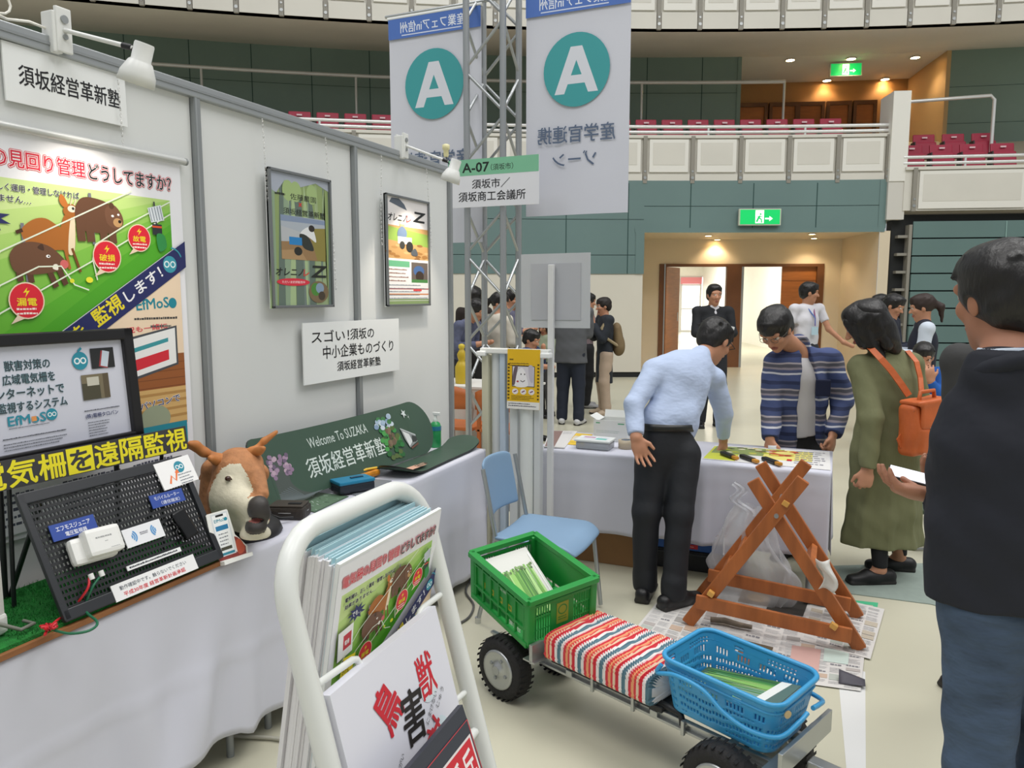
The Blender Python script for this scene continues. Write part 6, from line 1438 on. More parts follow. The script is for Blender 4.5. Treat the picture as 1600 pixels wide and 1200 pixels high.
for i in range(34): a.ell(80+25*rn.random(), 24+168*rn.random(), 7, 5, rn.choice(['#5d7a44', '#86a866', '#4a6a36']), 8)
a.line([(30, 205), (300, 200)], 6, '#f6f6f4'); a.mb.build('print', t)
# blue basket
BB = mat('#3f9fd4', .35, var=.03, scale=4.)
BM = tilted((-.243, 2.405, .245), math.radians(1.5), math.radians(2.), math.radians(-23.)); BR_ = BM.to_3x3()
t = thing('blue_basket', 'light blue plastic shopping basket on the right end of the work cart', 'basket', BM.translation)
BLx, BWy, BH = .42, .285, .175
def per(s, z):
    """point of a rounded-rectangle wall; s in 0..1 round, z height"""
    k = .86+.14*z/BH; lx, ly, r = BLx/2*k, BWy/2*k, .05
    seg = [2*(lx-r), math.pi/2*r, 2*(ly-r), math.pi/2*r]*2; T_ = sum(seg); d = (s % 1)*T_
    cs = [(lx-r, -ly+r), (lx-r, ly-r), (-lx+r, ly-r), (-lx+r, -ly+r)]; dirs = [(1, 0), (0, 1), (-1, 0), (0, -1)]
    x, y = -lx+r, -ly
    for i in range(4):
        L_ = seg[2*i]
        if d <= L_: return Vector((x+dirs[i][0]*d, y+dirs[i][1]*d, z))
        d -= L_; a_ = seg[2*i+1]
        if d <= a_:
            th = -math.pi/2+i*math.pi/2+d/r; return Vector((cs[i][0]+r*math.cos(th), cs[i][1]+r*math.sin(th), z))
        d -= a_; th = i*math.pi/2; x, y = cs[i][0]+r*math.cos(th), cs[i][1]+r*math.sin(th)
    return Vector((x, y, z))
mb = MB(); NS, NZ = 200, 40; vs = [BM @ per(i/NS, BH*j/NZ) for j in range(NZ+1) for i in range(NS)]; fs = []
def hole(i, j):
    if j < 3 or j > NZ-5: return False
    if i % 50 < 2: return False
    if j < 22:                                   # fine lattice in waves
        w_ = j+2.2*math.sin(i/NS*2*math.pi*3); b = int(w_) % 6
        return b in (1, 2, 3) and i % 2 == 0
    if 24 <= j <= 28: return (i//2) % 7 not in (0, 6) and i % 2 == 0 if (i//14) % 3 else (i % 14) in range(3, 11) and i % 2
    if 31 <= j <= 34: return (i % 25) in range(4, 20) and i % 2 == 0 and (i//25) % 2 == 0 or (i % 25) in range(8, 13) and (i//25) % 2
    return False
for j in range(NZ):
    for i in range(NS):
        if not hole(i, j): fs.append((j*NS+i, j*NS+(i+1) % NS, (j+1)*NS+(i+1) % NS, (j+1)*NS+i))
mb.add(vs, fs, BB, True); o = mb.build('wall', t); md = o.modifiers.new('thick', 'SOLIDIFY'); md.thickness = .004
mb = MB(); mb.tube([BM @ (per(i/80, BH)) for i in range(80)], .0085, BB, 8, True); mb.tube([BM @ (per(i/80, BH-.03)+Vector((0, 0, 0))) for i in range(80)], .0045, BB, 6, True); mb.build('rim', t)
mb = MB(); mb.add([BM @ per(i/40, .004) for i in range(40)], [list(range(40))], BB); mb.add([BM @ per(i/40, .0) for i in range(40)], [list(range(39, -1, -1))], BB); mb.build('base', t)
for sg in (-1, 1):
    mb = MB(); y = sg*(BWy/2+.012)
    P = [(-.19, y*.98, BH-.02), (-.20, y*1.02, BH-.05), (-.13, y*1.03, BH-.03), (-.03, y*1.04, BH-.035), (.05, y*1.06, BH-.075), (.14, y*1.07, BH-.09), (.215, y*.9, BH-.085), (.238, y*.45, BH-.06), (.24, y*.12, BH-.05)]
    mb.tube(spl([BM @ Vector(p) for p in P]), .0075, BB, 8); mb.build('handle', t)
mb = MB(); c = BM @ Vector((BLx/2+.002, -.09, BH-.035)); mb.lathe([(.012, 0), (.012, .004)], c, mat('#e8c890', .4), BR_ @ Vector((1, -.4, 0)), 14); mb.build('round_sticker', t)
M = BM @ tilted((-.17, -.095, .055), 0, math.radians(-12), 0)
t = thing('leek_photo_card', 'printed card with green leek leaves lying in the blue basket', 'photo card', BM @ Vector((0, 0, .02)))
mb = MB(); sheet(M, .34, .2, .003, mat('#d9dbd4', .4), mb); mb.build('card', t)
a = Art(M @ Matrix.Translation((0, 0, .0004)), .001); a.rect(0, 0, 340, 200, '#4a6a50'); rn = random.Random(16)
for i in range(60):
    y0 = 15+170*rn.random(); x0 = 10+60*rn.random(); a.poly([(x0, y0), (300, y0+rn.uniform(-20, 20)), (310, y0+6), (x0+6, y0+6)], rn.choice(['#5f9a48', '#86b85e', '#3f7a3c', '#a6c878', '#2f5f36', '#7a9a8a']))
a.poly([(250, 0), (285, 0), (310, 200), (275, 200)], '#e6e8e4'); a.poly([(285, 0), (340, 0), (340, 200), (310, 200)], '#55706a'); a.mb.build('print', t)

# ================================================================== floor markings and mat
def floorstrip(name, label, P, z, m, cat, th=.0015):
    mb = MB(); V = [Vector((p[0], p[1], z)) for p in P]+[Vector((p[0], p[1], z+th)) for p in P]; n = len(P)
    mb.add(V, [list(range(n-1, -1, -1)), list(range(n, 2*n))]+[(i, (i+1) % n, n+(i+1) % n, n+i) for i in range(n)], m)
    return tag(mb.build(name, loc=sum((Vector((p[0], p[1], z)) for p in P), Vector())/n), label, cat)
fp = lambda *q: [at(*p, z=0)[:2] for p in q]
floorstrip('floor_mat', 'grey green mat on the floor under the woman in the green coat', fp((1300, 885), (1480, 880), (1600, 985), (1455, 945), (1302, 925)), .0005, mat('#8f9c94', .8, var=.05, scale=20.), 'mat', .004)
floorstrip('white_floor_tape', 'strip of white tape on the floor running toward the camera', fp((1308, 1040), (1352, 1050), (1353, 1230), (1325, 1230)), .0003, mat('#dcdcda', .5), 'tape', .0008)
floorstrip('green_floor_tape', 'green tape corner mark on the floor near the mat', fp((1325, 937), (1372, 942), (1370, 956), (1364, 955), (1364, 946), (1325, 941)), .0003, mat('#4fb98a', .5), 'tape', .0008)
mb = MB(); P = [at(*p, z=.008) for p in ((735, 905), (728, 925), (740, 945), (732, 965), (712, 978), (722, 985))]; mb.tube(spl(P), .006, mat('#5a5a58', .5), 6)
tag(mb.build('floor_cable', loc=P[2]), 'thin grey cable on the floor between the booth table and the green crate', 'cable')
# ================================================================== people
CAMF = np.array(_f); CAMR = np.array(_r); UP = np.array((0, 0, 1.)); FWD = np.array((-math.sin(CAM_YAW), math.cos(CAM_YAW), 0.))
def nz(v): v = np.array(v, float); return v/np.linalg.norm(v)
def sd_(a, b, c): return nz(CAMR*a+FWD*b+UP*c)           # direction: right, away from the camera, up
SKIN = mat('#c08a6c', .55, var=.06, scale=12.); SKIN2 = mat('#b07a5e', .55, var=.06, scale=12.); HAIR = mat('#141110', .42, var=.3, scale=60., bump=.22, bscale=70., stretch=(1, 1, .3))
LIP = mat('#9c5a4c', .5); EYEW = mat('#d8d0c8', .3); EYED = mat('#1a1210', .2); BROW = mat('#1c1614', .7)
SHOE = mat('#141416', .4); SOLE = mat('#2c2a28', .7)
def head_sdf(g, c, f, u, s=1., eyes=True):
    c = np.array(c, float); f = nz(f); u = np.array(u, float); u = nz(u-f*(u @ f)); r = np.cross(f, u); R = np.stack([r, f, u], 1)
    q = lambda a, b, d: c+(r*a+f*b+u*d)*s
    g.ell(q(0, -.012, .03), (.074*s, .093*s, .092*s), R, k=.03*s); g.ell(q(0, .022, -.048), (.054*s, .062*s, .068*s), R, k=.04*s); g.cone(q(0, .045, -.09), q(0, .055, -.1), .026*s, .022*s, k=.03*s)
    for a in (-1, 1): g.ell(q(a*.034, .066, -.018), (.026*s, .022*s, .024*s), R, k=.02*s); g.ell(q(a*.031, .094, .014), (.02*s, .012*s, .012*s), R, k=.012*s, op='cut')
    g.cone(q(0, .082, .012), q(0, .108, -.026), .009*s, .013*s, k=.012*s); 
    for a in (-1, 1): g.ell(q(a*.012, .098, -.03), (.009*s, .01*s, .007*s), R, k=.006*s); g.ell(q(a*.076, -.006, -.006), (.010*s, .02*s, .032*s), R, k=.008*s)
    g.cone(q(-.045, .078, .034), q(.045, .078, .034), .014*s, k=.02*s)
    for a in (-1, 1):
        g.ell(q(a*.031, .08, .012), (.0145*s, .011*s, .0095*s), R, k=.002*s, mid=2); g.ell(q(a*.031, .0875, .012), (.0065*s, .006*s, .0065*s), R, k=.001*s, mid=3)
        g.cone(q(a*.016, .089, .031), q(a*.046, .08, .034), .0052*s, .004*s, k=.002*s, mid=4)
    g.ell(q(0, .084, -.062), (.024*s, .012*s, .0055*s), R, k=.003*s, mid=1); g.ell(q(0, .083, -.07), (.02*s, .012*s, .006*s), R, k=.004*s, mid=1)
    return q, R
def hair_obj(c, f, u, t, style='short', s=1., m=None, h=.006, name='hair'):
    c = np.array(c, float); f = nz(f); u = np.array(u, float); u = nz(u-f*(u @ f)); r = np.cross(f, u); R = np.stack([r, f, u], 1)
    q = lambda a, b, d: c+(r*a+f*b+u*d)*s
    E = .2*s if style != 'bob' else .3*s; g = SDF(c-E, c+E, h)
    g.ell(q(0, -.022, .038), (.09*s, .108*s, .1*s), R, k=.02*s); g.ell(q(0, .03, .085), (.068*s, .055*s, .04*s), R, k=.03*s)
    if style == 'short': g.ell(q(0, -.06, -.02), (.075*s, .055*s, .06*s), R, k=.03*s); g.plane(q(0, -.05, -.082), -u+f*.15, .2*s)
    if style == 'thin': g.ell(q(0, -.05, -.02), (.08*s, .06*s, .06*s), R, k=.03*s); g.plane(q(0, -.05, -.07), -u, .2*s)
    if style == 'bob':
        for a in (-1, 1): g.cone(q(a*.07, .0, .04), q(a*.075, .01, -.13), .036*s, .02*s, k=.03*s); g.cone(q(a*.05, -.06, .02), q(a*.06, -.055, -.15), .05*s, .03*s, k=.03*s)
        g.cone(q(0, -.08, .02), q(0, -.075, -.14), .06*s, .04*s, k=.04*s); g.cone(q(.05, .05, .05), q(.08, .045, -.1), .022*s, .012*s, k=.02*s); g.cone(q(-.05, .05, .05), q(-.08, .045, -.1), .022*s, .012*s, k=.02*s)
    # face window
    fw = {'short': (.062, .10, .076), 'bob': (.06, .10, .085), 'thin': (.07, .10, .09), 'pony': (.062, .1, .08)}[style if style in ('short', 'bob', 'thin') else 'pony']
    g.ell(q(0, .11, -.045 if style != 'thin' else -.02), tuple(x*s for x in fw), R, k=.012*s, op='cut')
    if style in ('short', 'thin'):
        for a in (-1, 1): g.ell(q(a*.088, .0, -.022), (.022*s, .026*s, .036*s), R, k=.006*s, op='cut')
    rn = np.random.RandomState(int(abs(c[0]*97+c[1]*31)) % 1000)
    if style in ('short', 'pony'):
        for i in range(24):
            a, b = rn.uniform(-1, 1), rn.uniform(-1, .5); p = q(a*.066, b*.075-.01, .118-.045*(a*a*.9+b*b*.5)); g.cone(p, p+(r*a*.025+f*(b*.02)+u*rn.uniform(-.006, .01))*s, .015*s, .006*s, k=.008*s)
        for i in range(9):
            a = -1+i/4.; p = q(a*.05, .075-.02*a*a, .10-.02*a*a); g.cone(p, q(a*.06+rn.uniform(-.008, .008), .094-.03*a*a, .05+rn.uniform(-.014, .008)), .015*s, .006*s, k=.008*s)
    if style == 'pony': g.cone(q(0, -.11, .03), q(0, -.16, -.02), .03*s, .035*s, k=.02*s); g.cone(q(0, -.16, -.02), q(0, -.15, -.16), .034*s, .012*s, k=.02*s)
    g.ripple(.0018*s, 110/s, 2); return g.build(name, (m or HAIR,), t, 1)
def hand_sdf(g, w, d, n, thumb, curl=.3, s=1., spread=.15, thumb_in=.0):
    """w wrist, d along the fingers, n palm side, thumb: direction towards the thumb"""
    w = np.array(w, float); d = nz(d); n = nz(np.array(n)-d*(np.array(n) @ d)); l = nz(np.array(thumb)-d*(np.array(thumb) @ d)-n*(np.array(thumb) @ n))
    g.cone(w, w+d*.05*s, .03*s, .037*s, k=.015, n=n, flat=.55); g.cone(w+d*.04*s-l*.018*s, w+d*.082*s-l*.02*s, .022*s, .019*s, k=.012, n=n, flat=.65); g.cone(w+d*.04*s+l*.014*s, w+d*.086*s+l*.016*s, .024*s, .02*s, k=.012, n=n, flat=.65)
    for i, (o, L) in enumerate(((.032, .070), (.0105, .078), (-.011, .073), (-.031, .057))):
        b = w+d*(.084-.006*abs(i-1.2))*s+l*o*s; c1 = curl*(1+.12*i); dd = d*math.cos(c1)+n*math.sin(c1)+l*o/.03*spread*.5
        m1 = b+nz(dd)*L*.48*s; c2 = c1+curl*1.3; dd2 = d*math.cos(c2)+n*math.sin(c2)+l*o/.03*spread*.4; e1 = m1+nz(dd2)*L*.34*s; c3 = c2+curl*.8
        e2 = e1+nz(d*math.cos(c3)+n*math.sin(c3))*L*.22*s
        g.cone(b, m1, .0092*s, .0085*s, k=.004).cone(m1, e1, .0085*s, .0076*s, k=.003).cone(e1, e2, .0076*s, .0066*s, k=.003)
    tb = w+d*.022*s+l*.022*s; t1 = tb+nz(l*(.8-thumb_in)+d*.75+n*(.25+thumb_in))*.042*s; t2 = t1+nz(l*(.3-thumb_in)+d*.95+n*(.3+thumb_in))*.034*s
    g.cone(tb, t1, .0135*s, .0105*s, k=.01).cone(t1, t2, .0105*s, .0082*s, k=.004)
def frame_of(J):
    side = nz(np.array(J['shR'])-np.array(J['shL'])); up = nz(np.array(J['neck'])-np.array(J['pelvis'])); return side, up, nz(np.cross(up, side))
def body(t, J, h=.0055, skin=None, hs=1., hands=True, mats=None):
    """one continuous skin surface under the clothes: head, neck, trunk, limbs, hands, feet"""
    P = np.array([v for k, v in J.items() if k in ('head', 'pelvis', 'shL', 'shR', 'elL', 'elR', 'wrL', 'wrR', 'knL', 'knR', 'anL', 'anR', 'neck')]); g = SDF(P.min(0)-.22, P.max(0)+.22, h)
    side, up, fr = frame_of(J)
    g.cone(J['pelvis'], J['chest'], .08, .1, n=fr, flat=.7).cone(J['chest'], J['neck'], .1, .055, k=.04, n=fr, flat=.75)
    for s in 'LR':
        g.cone(J['neck']-up*.04, J['sh'+s], .05, .045, k=.03).cone(J['sh'+s], J['el'+s], .042, .036).cone(J['el'+s], J['wr'+s], .036, .026)
        g.cone(J['hip'+s], J['kn'+s], .062, .048, k=.03).cone(J['kn'+s], J['an'+s], .048, .034); g.cone(J['an'+s], np.array(J['an'+s])+J['toe'+s]*.1-UP*.05, .032, .02)
        if hands and 'hand'+s in J: H = J['hand'+s]; hand_sdf(g, J['wr'+s], *H[:3], **(H[3] if len(H) > 3 else {}))
        elif 'hand'+s in J: d = nz(J['hand'+s][0]); g.cone(J['wr'+s], np.array(J['wr'+s])+d*.12, .03, .025)
    hc = np.array(J['head']); f = nz(J['face']); hu = np.array(J.get('hup', up)); hu = nz(hu-f*(hu @ f))
    g.cone(J['neck'], hc-hu*.055*hs-f*.02*hs, .056*hs, .05*hs, k=.03); head_sdf(g, hc, f, hu, hs)
    return g.build('body', mats or (skin or SKIN, LIP, EYEW, EYED, BROW), t, 1)
def pose(**k):
    J = {q: (np.array(v, float) if not isinstance(v, (tuple,)) or not q.startswith('hand') else v) for q, v in k.items()}
    for q in ('hipL', 'hipR'):
        if q not in J: J[q] = J['pelvis']+(J['sh'+q[3]]-J['neck'])*.5*np.array((1, 1, 0))-UP*.02
    for s in 'LR': J.setdefault('toe'+s, nz(np.array(J['face'])*np.array((1, 1, 0))))
    return J
def shirt(t, J, m, name='shirt', h=.006, puff=0., hem=None, cuff=.03, wr=None, amp=.0022, mats=None, extra=None, post=None, sleeve=1., flat=.66, chest_r=.158, waist_r=.142):
    P = np.array([J[k] for k in ('pelvis', 'neck', 'shL', 'shR', 'elL', 'elR', 'wrL', 'wrR')]+([hem] if hem is not None else [])); g = SDF(P.min(0)-.26, P.max(0)+.26, h); side, up, fr = frame_of(J)
    hm = J['pelvis'] if hem is None else hem; pu = J.get('pup', up)
    g.cone(hm, J['chest'], waist_r+puff, chest_r+puff, k=.05, n=fr, flat=flat); g.cone(J['chest'], J['neck']-up*.03, .125+puff, .062, k=.06, n=fr, flat=.75)
    if extra: extra(g, side, up, fr)
    g.plane(hm-pu*(.02 if hem is None else 0), -pu, .4)
    for s in 'LR':
        g.cone(J['neck']-up*.045, J['sh'+s], .06+puff*.5, .060+puff*.5, k=.05)
        e = J['el'+s] if sleeve >= 1 else J['sh'+s]+(J['el'+s]-J['sh'+s])*sleeve
        g.cone(J['sh'+s], e, .062+puff*.6, .052+puff*.6, k=.018)
        if sleeve >= 1:
            wv = J['wr'+s]-J['el'+s]; g.cone(J['el'+s], J['el'+s]+wv*1.05, .051+puff*.6, .036+puff*.5, k=.02); g.plane(J['wr'+s]-nz(wv)*cuff*.2, nz(wv), .07)
        else: g.plane(e, nz(J['el'+s]-J['sh'+s]), .09)
    if post: post(g, side, up, fr)
    g.ripple(amp, 26, 4); g.ripple(amp*.6, 55, 9)
    return g.build(name, mats or (m,), t, 1)
def trousers(t, J, m, h=.007, name='trousers', r=(.108, .086, .066, .058), belly=.125, amp=.002, top=.05):
    P = np.array([J[k] for k in ('pelvis', 'hipL', 'hipR', 'knL', 'knR', 'anL', 'anR')]); g = SDF(P.min(0)-.22, P.max(0)+.22, h); side, up, fr = frame_of(J); up = J.get('pup', up); fr = nz(np.cross(up, side))
    g.cone(J['pelvis']+up*top, J['pelvis']-UP*.06, belly, belly+.012, k=.04, n=fr, flat=.72)
    for s in 'LR':
        g.cone(J['hip'+s]-UP*.03, J['kn'+s], r[0], r[1], k=.03).cone(J['kn'+s], J['an'+s]+UP*.0, r[1], r[2], k=.03); g.cone(J['an'+s]+UP*.05, J['an'+s]-UP*.02, r[2], r[3], k=.02); g.plane(J['an'+s]-UP*.035, -UP, .12)
    g.plane(J['pelvis']+up*(top+.02), up, .3); g.ripple(amp, 22, 7); g.ripple(amp*.7, 48, 3)
    return g.build(name, (m,), t, 1)
def shoes(t, J, m=None, L=.26, low=False, sole=None):
    for s in 'LR':
        a = J['an'+s]; d = J['toe'+s]; b = np.array((a[0], a[1], 0.)); g = SDF(b-.3, b+np.array((.3, .3, .2)), .0055); r = np.cross(d, UP)
        hp, tp = b-d*.055, b+d*(L-.1)
        g.cone(hp+UP*.042, b+d*.06+UP*.045, .04, .042, k=.02).cone(b+d*.05+UP*.04, tp+UP*.03, .046, .036, k=.03, n=UP, flat=.7)
        if not low: g.cone(b+UP*.05, b+UP*.1, .043, .042, k=.02)
        else: g.ell(b+d*.02+UP*.1, (.045, .045, .045), k=.01, op='cut')
        g.box((hp+tp)/2+UP*.012, ((tp-hp) @ (tp-hp))**.5/2*np.array((1, 0, 0))+np.array((.03, .04, .012)), np.stack([d, -r, UP], 1), r=.011, k=.012, mid=1); g.plane(b+UP*.001, -UP, .4)
        g.build('shoe', (m or SHOE, sole or SOLE), t, 1)
def belt(t, J, m, top=.05, r=.13):
    side, up, fr = frame_of(J); up = J.get('pup', up); fr = nz(np.cross(up, side)); side = nz(np.cross(fr, up)); mb = MB(); c = J['pelvis']+up*(top+.005)
    pts = [c+side*math.cos(q)*(r+.008)+fr*math.sin(q)*(r+.008)*.72 for q in [2*math.pi*i/40 for i in range(40)]]
    V = [Vector(p+up*z) for z in (-.018, .018) for p in pts]; W_ = [Vector(c+(p-c)*.96+up*z) for z in (-.018, .018) for p in pts]
    mb.add(V+W_, [(i, (i+1) % 40, 40+(i+1) % 40, 40+i) for i in range(40)]+[(40+i, 40+(i+1) % 40, 120+(i+1) % 40, 120+i) for i in range(40)]+[(i, 80+i, 80+(i+1) % 40, (i+1) % 40) for i in range(40)], m, True); mb.build('belt', t)
def D3(x, y, d): return np.array(dp(x, y, d))
def person(label, loc): return thing('person', label, 'person', (loc[0], loc[1], 0))
def ground(p): p = np.array(p, float); return p

# ---- man in the light blue shirt bending over the second table, seen from behind
q_ = .985
def E3(x, y, d): return D3(x, y, d*q_)
J = pose(head=E3(1117, 534, 4.36), neck=E3(1092, 562, 4.26), chest=E3(1066, 594, 4.14), pelvis=E3(1044, 684, 4.02), shL=E3(1022, 578, 4.08), shR=E3(1116, 592, 4.26), elL=E3(991, 634, 3.96), wrL=E3(994, 684, 3.86), elR=E3(1131, 645, 4.36), wrR=E3(1130, 688, 4.46),
    hipL=E3(1020, 702, 4.02), hipR=E3(1067, 702, 4.02), knL=E3(1010, 800, 3.99), knR=E3(1062, 802, 3.95), anL=E3(1008, 893, 4.04), anR=E3(1052, 908, 3.92), face=sd_(.62, .5, -.55), hup=sd_(.35, .35, .8), pup=nz(UP+FWD*.12+CAMR*.03), toeL=nz(sd_(.35, .9, 0)*np.array((1, 1, 0))), toeR=nz(sd_(.85, .5, 0)*np.array((1, 1, 0))),
    handL=(sd_(.32, -.1, -.9), sd_(.15, -.95, .1), sd_(.95, .1, .2), dict(curl=.22, spread=.4)), handR=(sd_(.1, .25, -.9), sd_(-.7, .6, 0), sd_(-.3, -.5, -.3), dict(curl=.7)))
for s in 'LR': J['an'+s][2] = .085
t = person('man in a light blue shirt bending over the second table, seen from behind', J['pelvis'])
body(t, J); LBS = mat('#b4c3df', .75, var=.02, scale=6., bump=.75, bscale=7., stretch=(1, 1, 1.8))
def col(g, side, up, fr): g.cone(J['neck']-up*.01, J['neck']+up*.022, .068, .062, k=.012); g.cone(E3(1028, 655, 4.02), E3(1064, 655, 4.04), .085, .085, k=.05, n=FWD, flat=.8)
shirt(t, J, LBS, h=.006, amp=.0035, extra=col, cuff=.1, waist_r=.132, chest_r=.165); trousers(t, J, mat('#16191f', .7, bump=.2, bscale=12.), belly=.138, r=(.098, .07, .06, .056)); belt(t, J, mat('#1b1c18', .4), r=.14); shoes(t, J)
hair_obj(J['head'], J['face'], J['hup'], t)
mb = MB(); hq = J['head']; f = nz(J['face']); u = nz(J['hup']-f*(J['hup'] @ f)); r = np.cross(f, u)
mb.tube([Vector(hq+r*a*.08+f*b+u*.012) for a, b in ((1, -.0), (1, .05), (.95, .09))], .0025, BLACK, 6); mb.tube([Vector(hq+r*a*.08+f*b+u*.012) for a, b in ((.95, .095), (.3, .108), (-.3, .108), (-.95, .095))], .0022, BLACK, 6); mb.build('glasses', t)

# ---- young man in the striped shirt behind the second table
PL_ = stripe_mat('striped_shirt', 'Z', [(0, '#43507c'), (.24, '#c9cad2'), (.31, '#4a5478'), (.42, '#8d8690'), (.50, '#54545f'), (.62, '#a29ba0'), (.68, '#3c4870'), (.86, '#2b3456')], .158, .85, .03)
J = pose(head=D3(1212, 516, 4.42), neck=D3(1247, 548, 4.58), chest=D3(1247, 592, 4.6), pelvis=D3(1250, 690, 4.66), shL=D3(1296, 562, 4.62), shR=D3(1212, 568, 4.56), elL=D3(1317, 628, 4.62), wrL=D3(1301, 680, 4.5), elR=D3(1206, 635, 4.56), wrR=D3(1203, 686, 4.46),
    hipL=D3(1272, 705, 4.66), hipR=D3(1230, 705, 4.66), knL=D3(1272, 800, 4.64), knR=D3(1230, 800, 4.64), anL=D3(1272, 885, 4.7), anR=D3(1230, 885, 4.7), face=sd_(-.5, -.55, -.62), hup=sd_(-.32, -.3, .8),
    handL=(sd_(-.2, -.25, -.9), sd_(-.6, .6, 0), sd_(-.6, -.7, 0), dict(curl=1.0)), handR=(sd_(.0, -.2, -.95), sd_(.7, .4, 0), sd_(.3, -.8, 0), dict(curl=.5)))
for s in 'LR': J['an'+s][2] = .085
t = person('young man in a navy striped open shirt looking down behind the second table', J['pelvis'])
body(t, J)
side, up, fr = frame_of(J)
toC = nz(np.cross(up, side)); toC = toC if toC @ CAMF < 0 else -toC
def openfront(g, side, up, fr):
    c = J['chest']*.5+J['pelvis']*.5+toC*.16
    g.cone(J['neck']+toC*.09-up*.02, J['pelvis']+toC*.17-up*.1-CAMR*.012, .036, .108, k=.006, op='cut'); g.cone(J['neck']-up*.0, J['neck']+up*.03, .075, .07, k=.01)
    g.cone(J['neck']+toC*.09+up*.05, J['neck']+toC*.06-up*.05, .05, .03, k=.004, op='cut')
hem = J['pelvis']-up*.075
shirt(t, J, PL_, h=.006, hem=hem, post=openfront, amp=.005, puff=.02, chest_r=.155, waist_r=.16, name='striped_shirt')
TS = mat('#cfccce', .8, var=.02, scale=5., bump=.25, bscale=8.)
g = SDF(J['pelvis']-.3, J['neck']+.3, .007); g.cone(J['pelvis']-up*.02, J['chest'], .138, .15, n=fr, flat=.68, k=.04).cone(J['chest'], J['neck']-up*.03, .12, .058, k=.05, n=fr, flat=.75); g.plane(J['pelvis']+up*.045, -up, .35); g.ripple(.003, 28, 3); g.build('undershirt', (TS,), t)
mb = MB(); pc = J['chest']-up*.045+side*(.085 if (side @ CAMR) > 0 else -.085)+toC*.128; Rm = rot_to(x=CAMR*.97+toC*.24, z=toC); mb.box(Vector(pc), (.085, .1, .02), mat('#1c2340', .85), Rm, .008); mb.build('chest_pocket', t)
trousers(t, J, mat('#101114', .7, bump=.2, bscale=12.)); shoes(t, J); hair_obj(J['head'], J['face'], J['hup'], t, s=1.06)
mb = MB(); hq = J['head']; f = nz(J['face']); u = nz(J['hup']-f*(J['hup'] @ f)); r = np.cross(f, u)
for a in (-1, 1): mb.tube([Vector(hq+r*a*(.033+.022*math.cos(q))+f*.104+u*(.01+.016*math.sin(q))) for q in [i*math.pi/8 for i in range(16)]], .0016, mat('#5a5048', .3), 5, True); mb.tube([Vector(hq+r*a*.055+f*.102+u*.014), Vector(hq+r*a*.08+f*.05+u*.014), Vector(hq+r*a*.082+u*.012)], .0016, mat('#5a5048', .3), 5)
mb.build('glasses', t)
pp = J['wrR']+nz(J['handR'][0])*.075+toC*.03; mb = MB(); mb.grid(lambda a, b: Vector(pp+CAMR*(a-.5)*.06+UP*(-.045+.09*b)-FWD*.01*math.sin(a*3)), 5, 5, mat('#d8dbe2', .6)); o = mb.build('paper_slip', loc=pp); o.modifiers.new('thick', 'SOLIDIFY').thickness = .001; tag(o, 'small white paper slip in the right hand of the man in the striped shirt', 'paper')

# ---- woman in the olive coat with the orange backpack
J = pose(head=D3(1350, 508, 4.22), neck=D3(1382, 553, 4.24), chest=D3(1388, 600, 4.22), pelvis=D3(1385, 700, 4.22), shL=D3(1345, 572, 4.22), shR=D3(1424, 570, 4.28), elL=D3(1362, 655, 4.1), wrL=D3(1355, 733, 4.08), elR=D3(1440, 655, 4.34), wrR=D3(1420, 725, 4.4),
    hipL=D3(1368, 715, 4.22), hipR=D3(1403, 715, 4.24), knL=D3(1372, 800, 4.2), knR=D3(1404, 800, 4.3), anL=D3(1374, 898, 4.2), anR=D3(1404, 886, 4.4), face=sd_(-.8, .4, -.5), hup=sd_(-.4, .1, .85), toeL=nz(sd_(-1, -.05, 0)*np.array((1, 1, 0))), toeR=nz(sd_(-.95, .2, 0)*np.array((1, 1, 0))),
    handL=(sd_(-.15, -.1, -.95), sd_(.1, .95, 0), sd_(-1, 0, 0), dict(curl=.75)), handR=(sd_(-.3, .3, -.9), sd_(-.5, .6, 0), sd_(-1, 0, 0), dict(curl=.6)))
for s in 'LR': J['an'+s][2] = .075
t = person('woman with dark shoulder-length hair in a long olive coat carrying an orange backpack', J['pelvis']); wj = J
body(t, J); OL = mat('#6f7150', .85, var=.05, scale=8., bump=.6, bscale=7., stretch=(1.6, 1.6, .6))
side, up, fr = frame_of(J)
def coat(g, side, up, fr):
    hemc = J['pelvis']*np.array((1, 1, 0))+UP*.19
    g.cone(J['chest']-up*.1, J['pelvis']-UP*.02, .155, .17, k=.06, n=FWD, flat=.72); g.cone(J['pelvis'], hemc, .172, .215, k=.06, n=FWD, flat=.7); g.cone(J['neck']-up*.02, J['neck']+up*.025, .075, .078, k=.02)
    for i in range(9): a = .4+i*.7; o = CAMR*math.cos(a)*.2+FWD*math.sin(a)*.14; g.cone(J['pelvis']+o*.85-UP*.1, hemc+o*1.08-UP*.05, .006, .016, k=.03)
    g.plane(hemc+UP*.012, -UP, .4)
g0 = J['pelvis'].copy(); shirt(t, J, OL, name='coat', h=.007, hem=J['pelvis']-UP*.69, extra=coat, amp=.004, puff=.012, waist_r=.06, chest_r=.15)
tr = mat('#15161a', .8); g = SDF(np.minimum(J['anL'], J['anR'])-.15, np.maximum(J['knL'], J['knR'])+.15, .006)
for s in 'LR': g.cone(J['kn'+s], J['an'+s]+UP*.03, .055, .04); g.plane(J['an'+s]+UP*.02, -UP, .09)
g.build('leggings', (tr,), t); shoes(t, J, mat('#101012', .5), .25, low=True); hair_obj(J['head'], J['face'], J['hup'], t, 'bob', s=1.0)
g = SDF(J['head']-.35, J['head']+.35, .007); hc = J['head']; f = nz(J['face']); u = nz(J['hup']-f*(J['hup'] @ f)); r = np.cross(f, u)
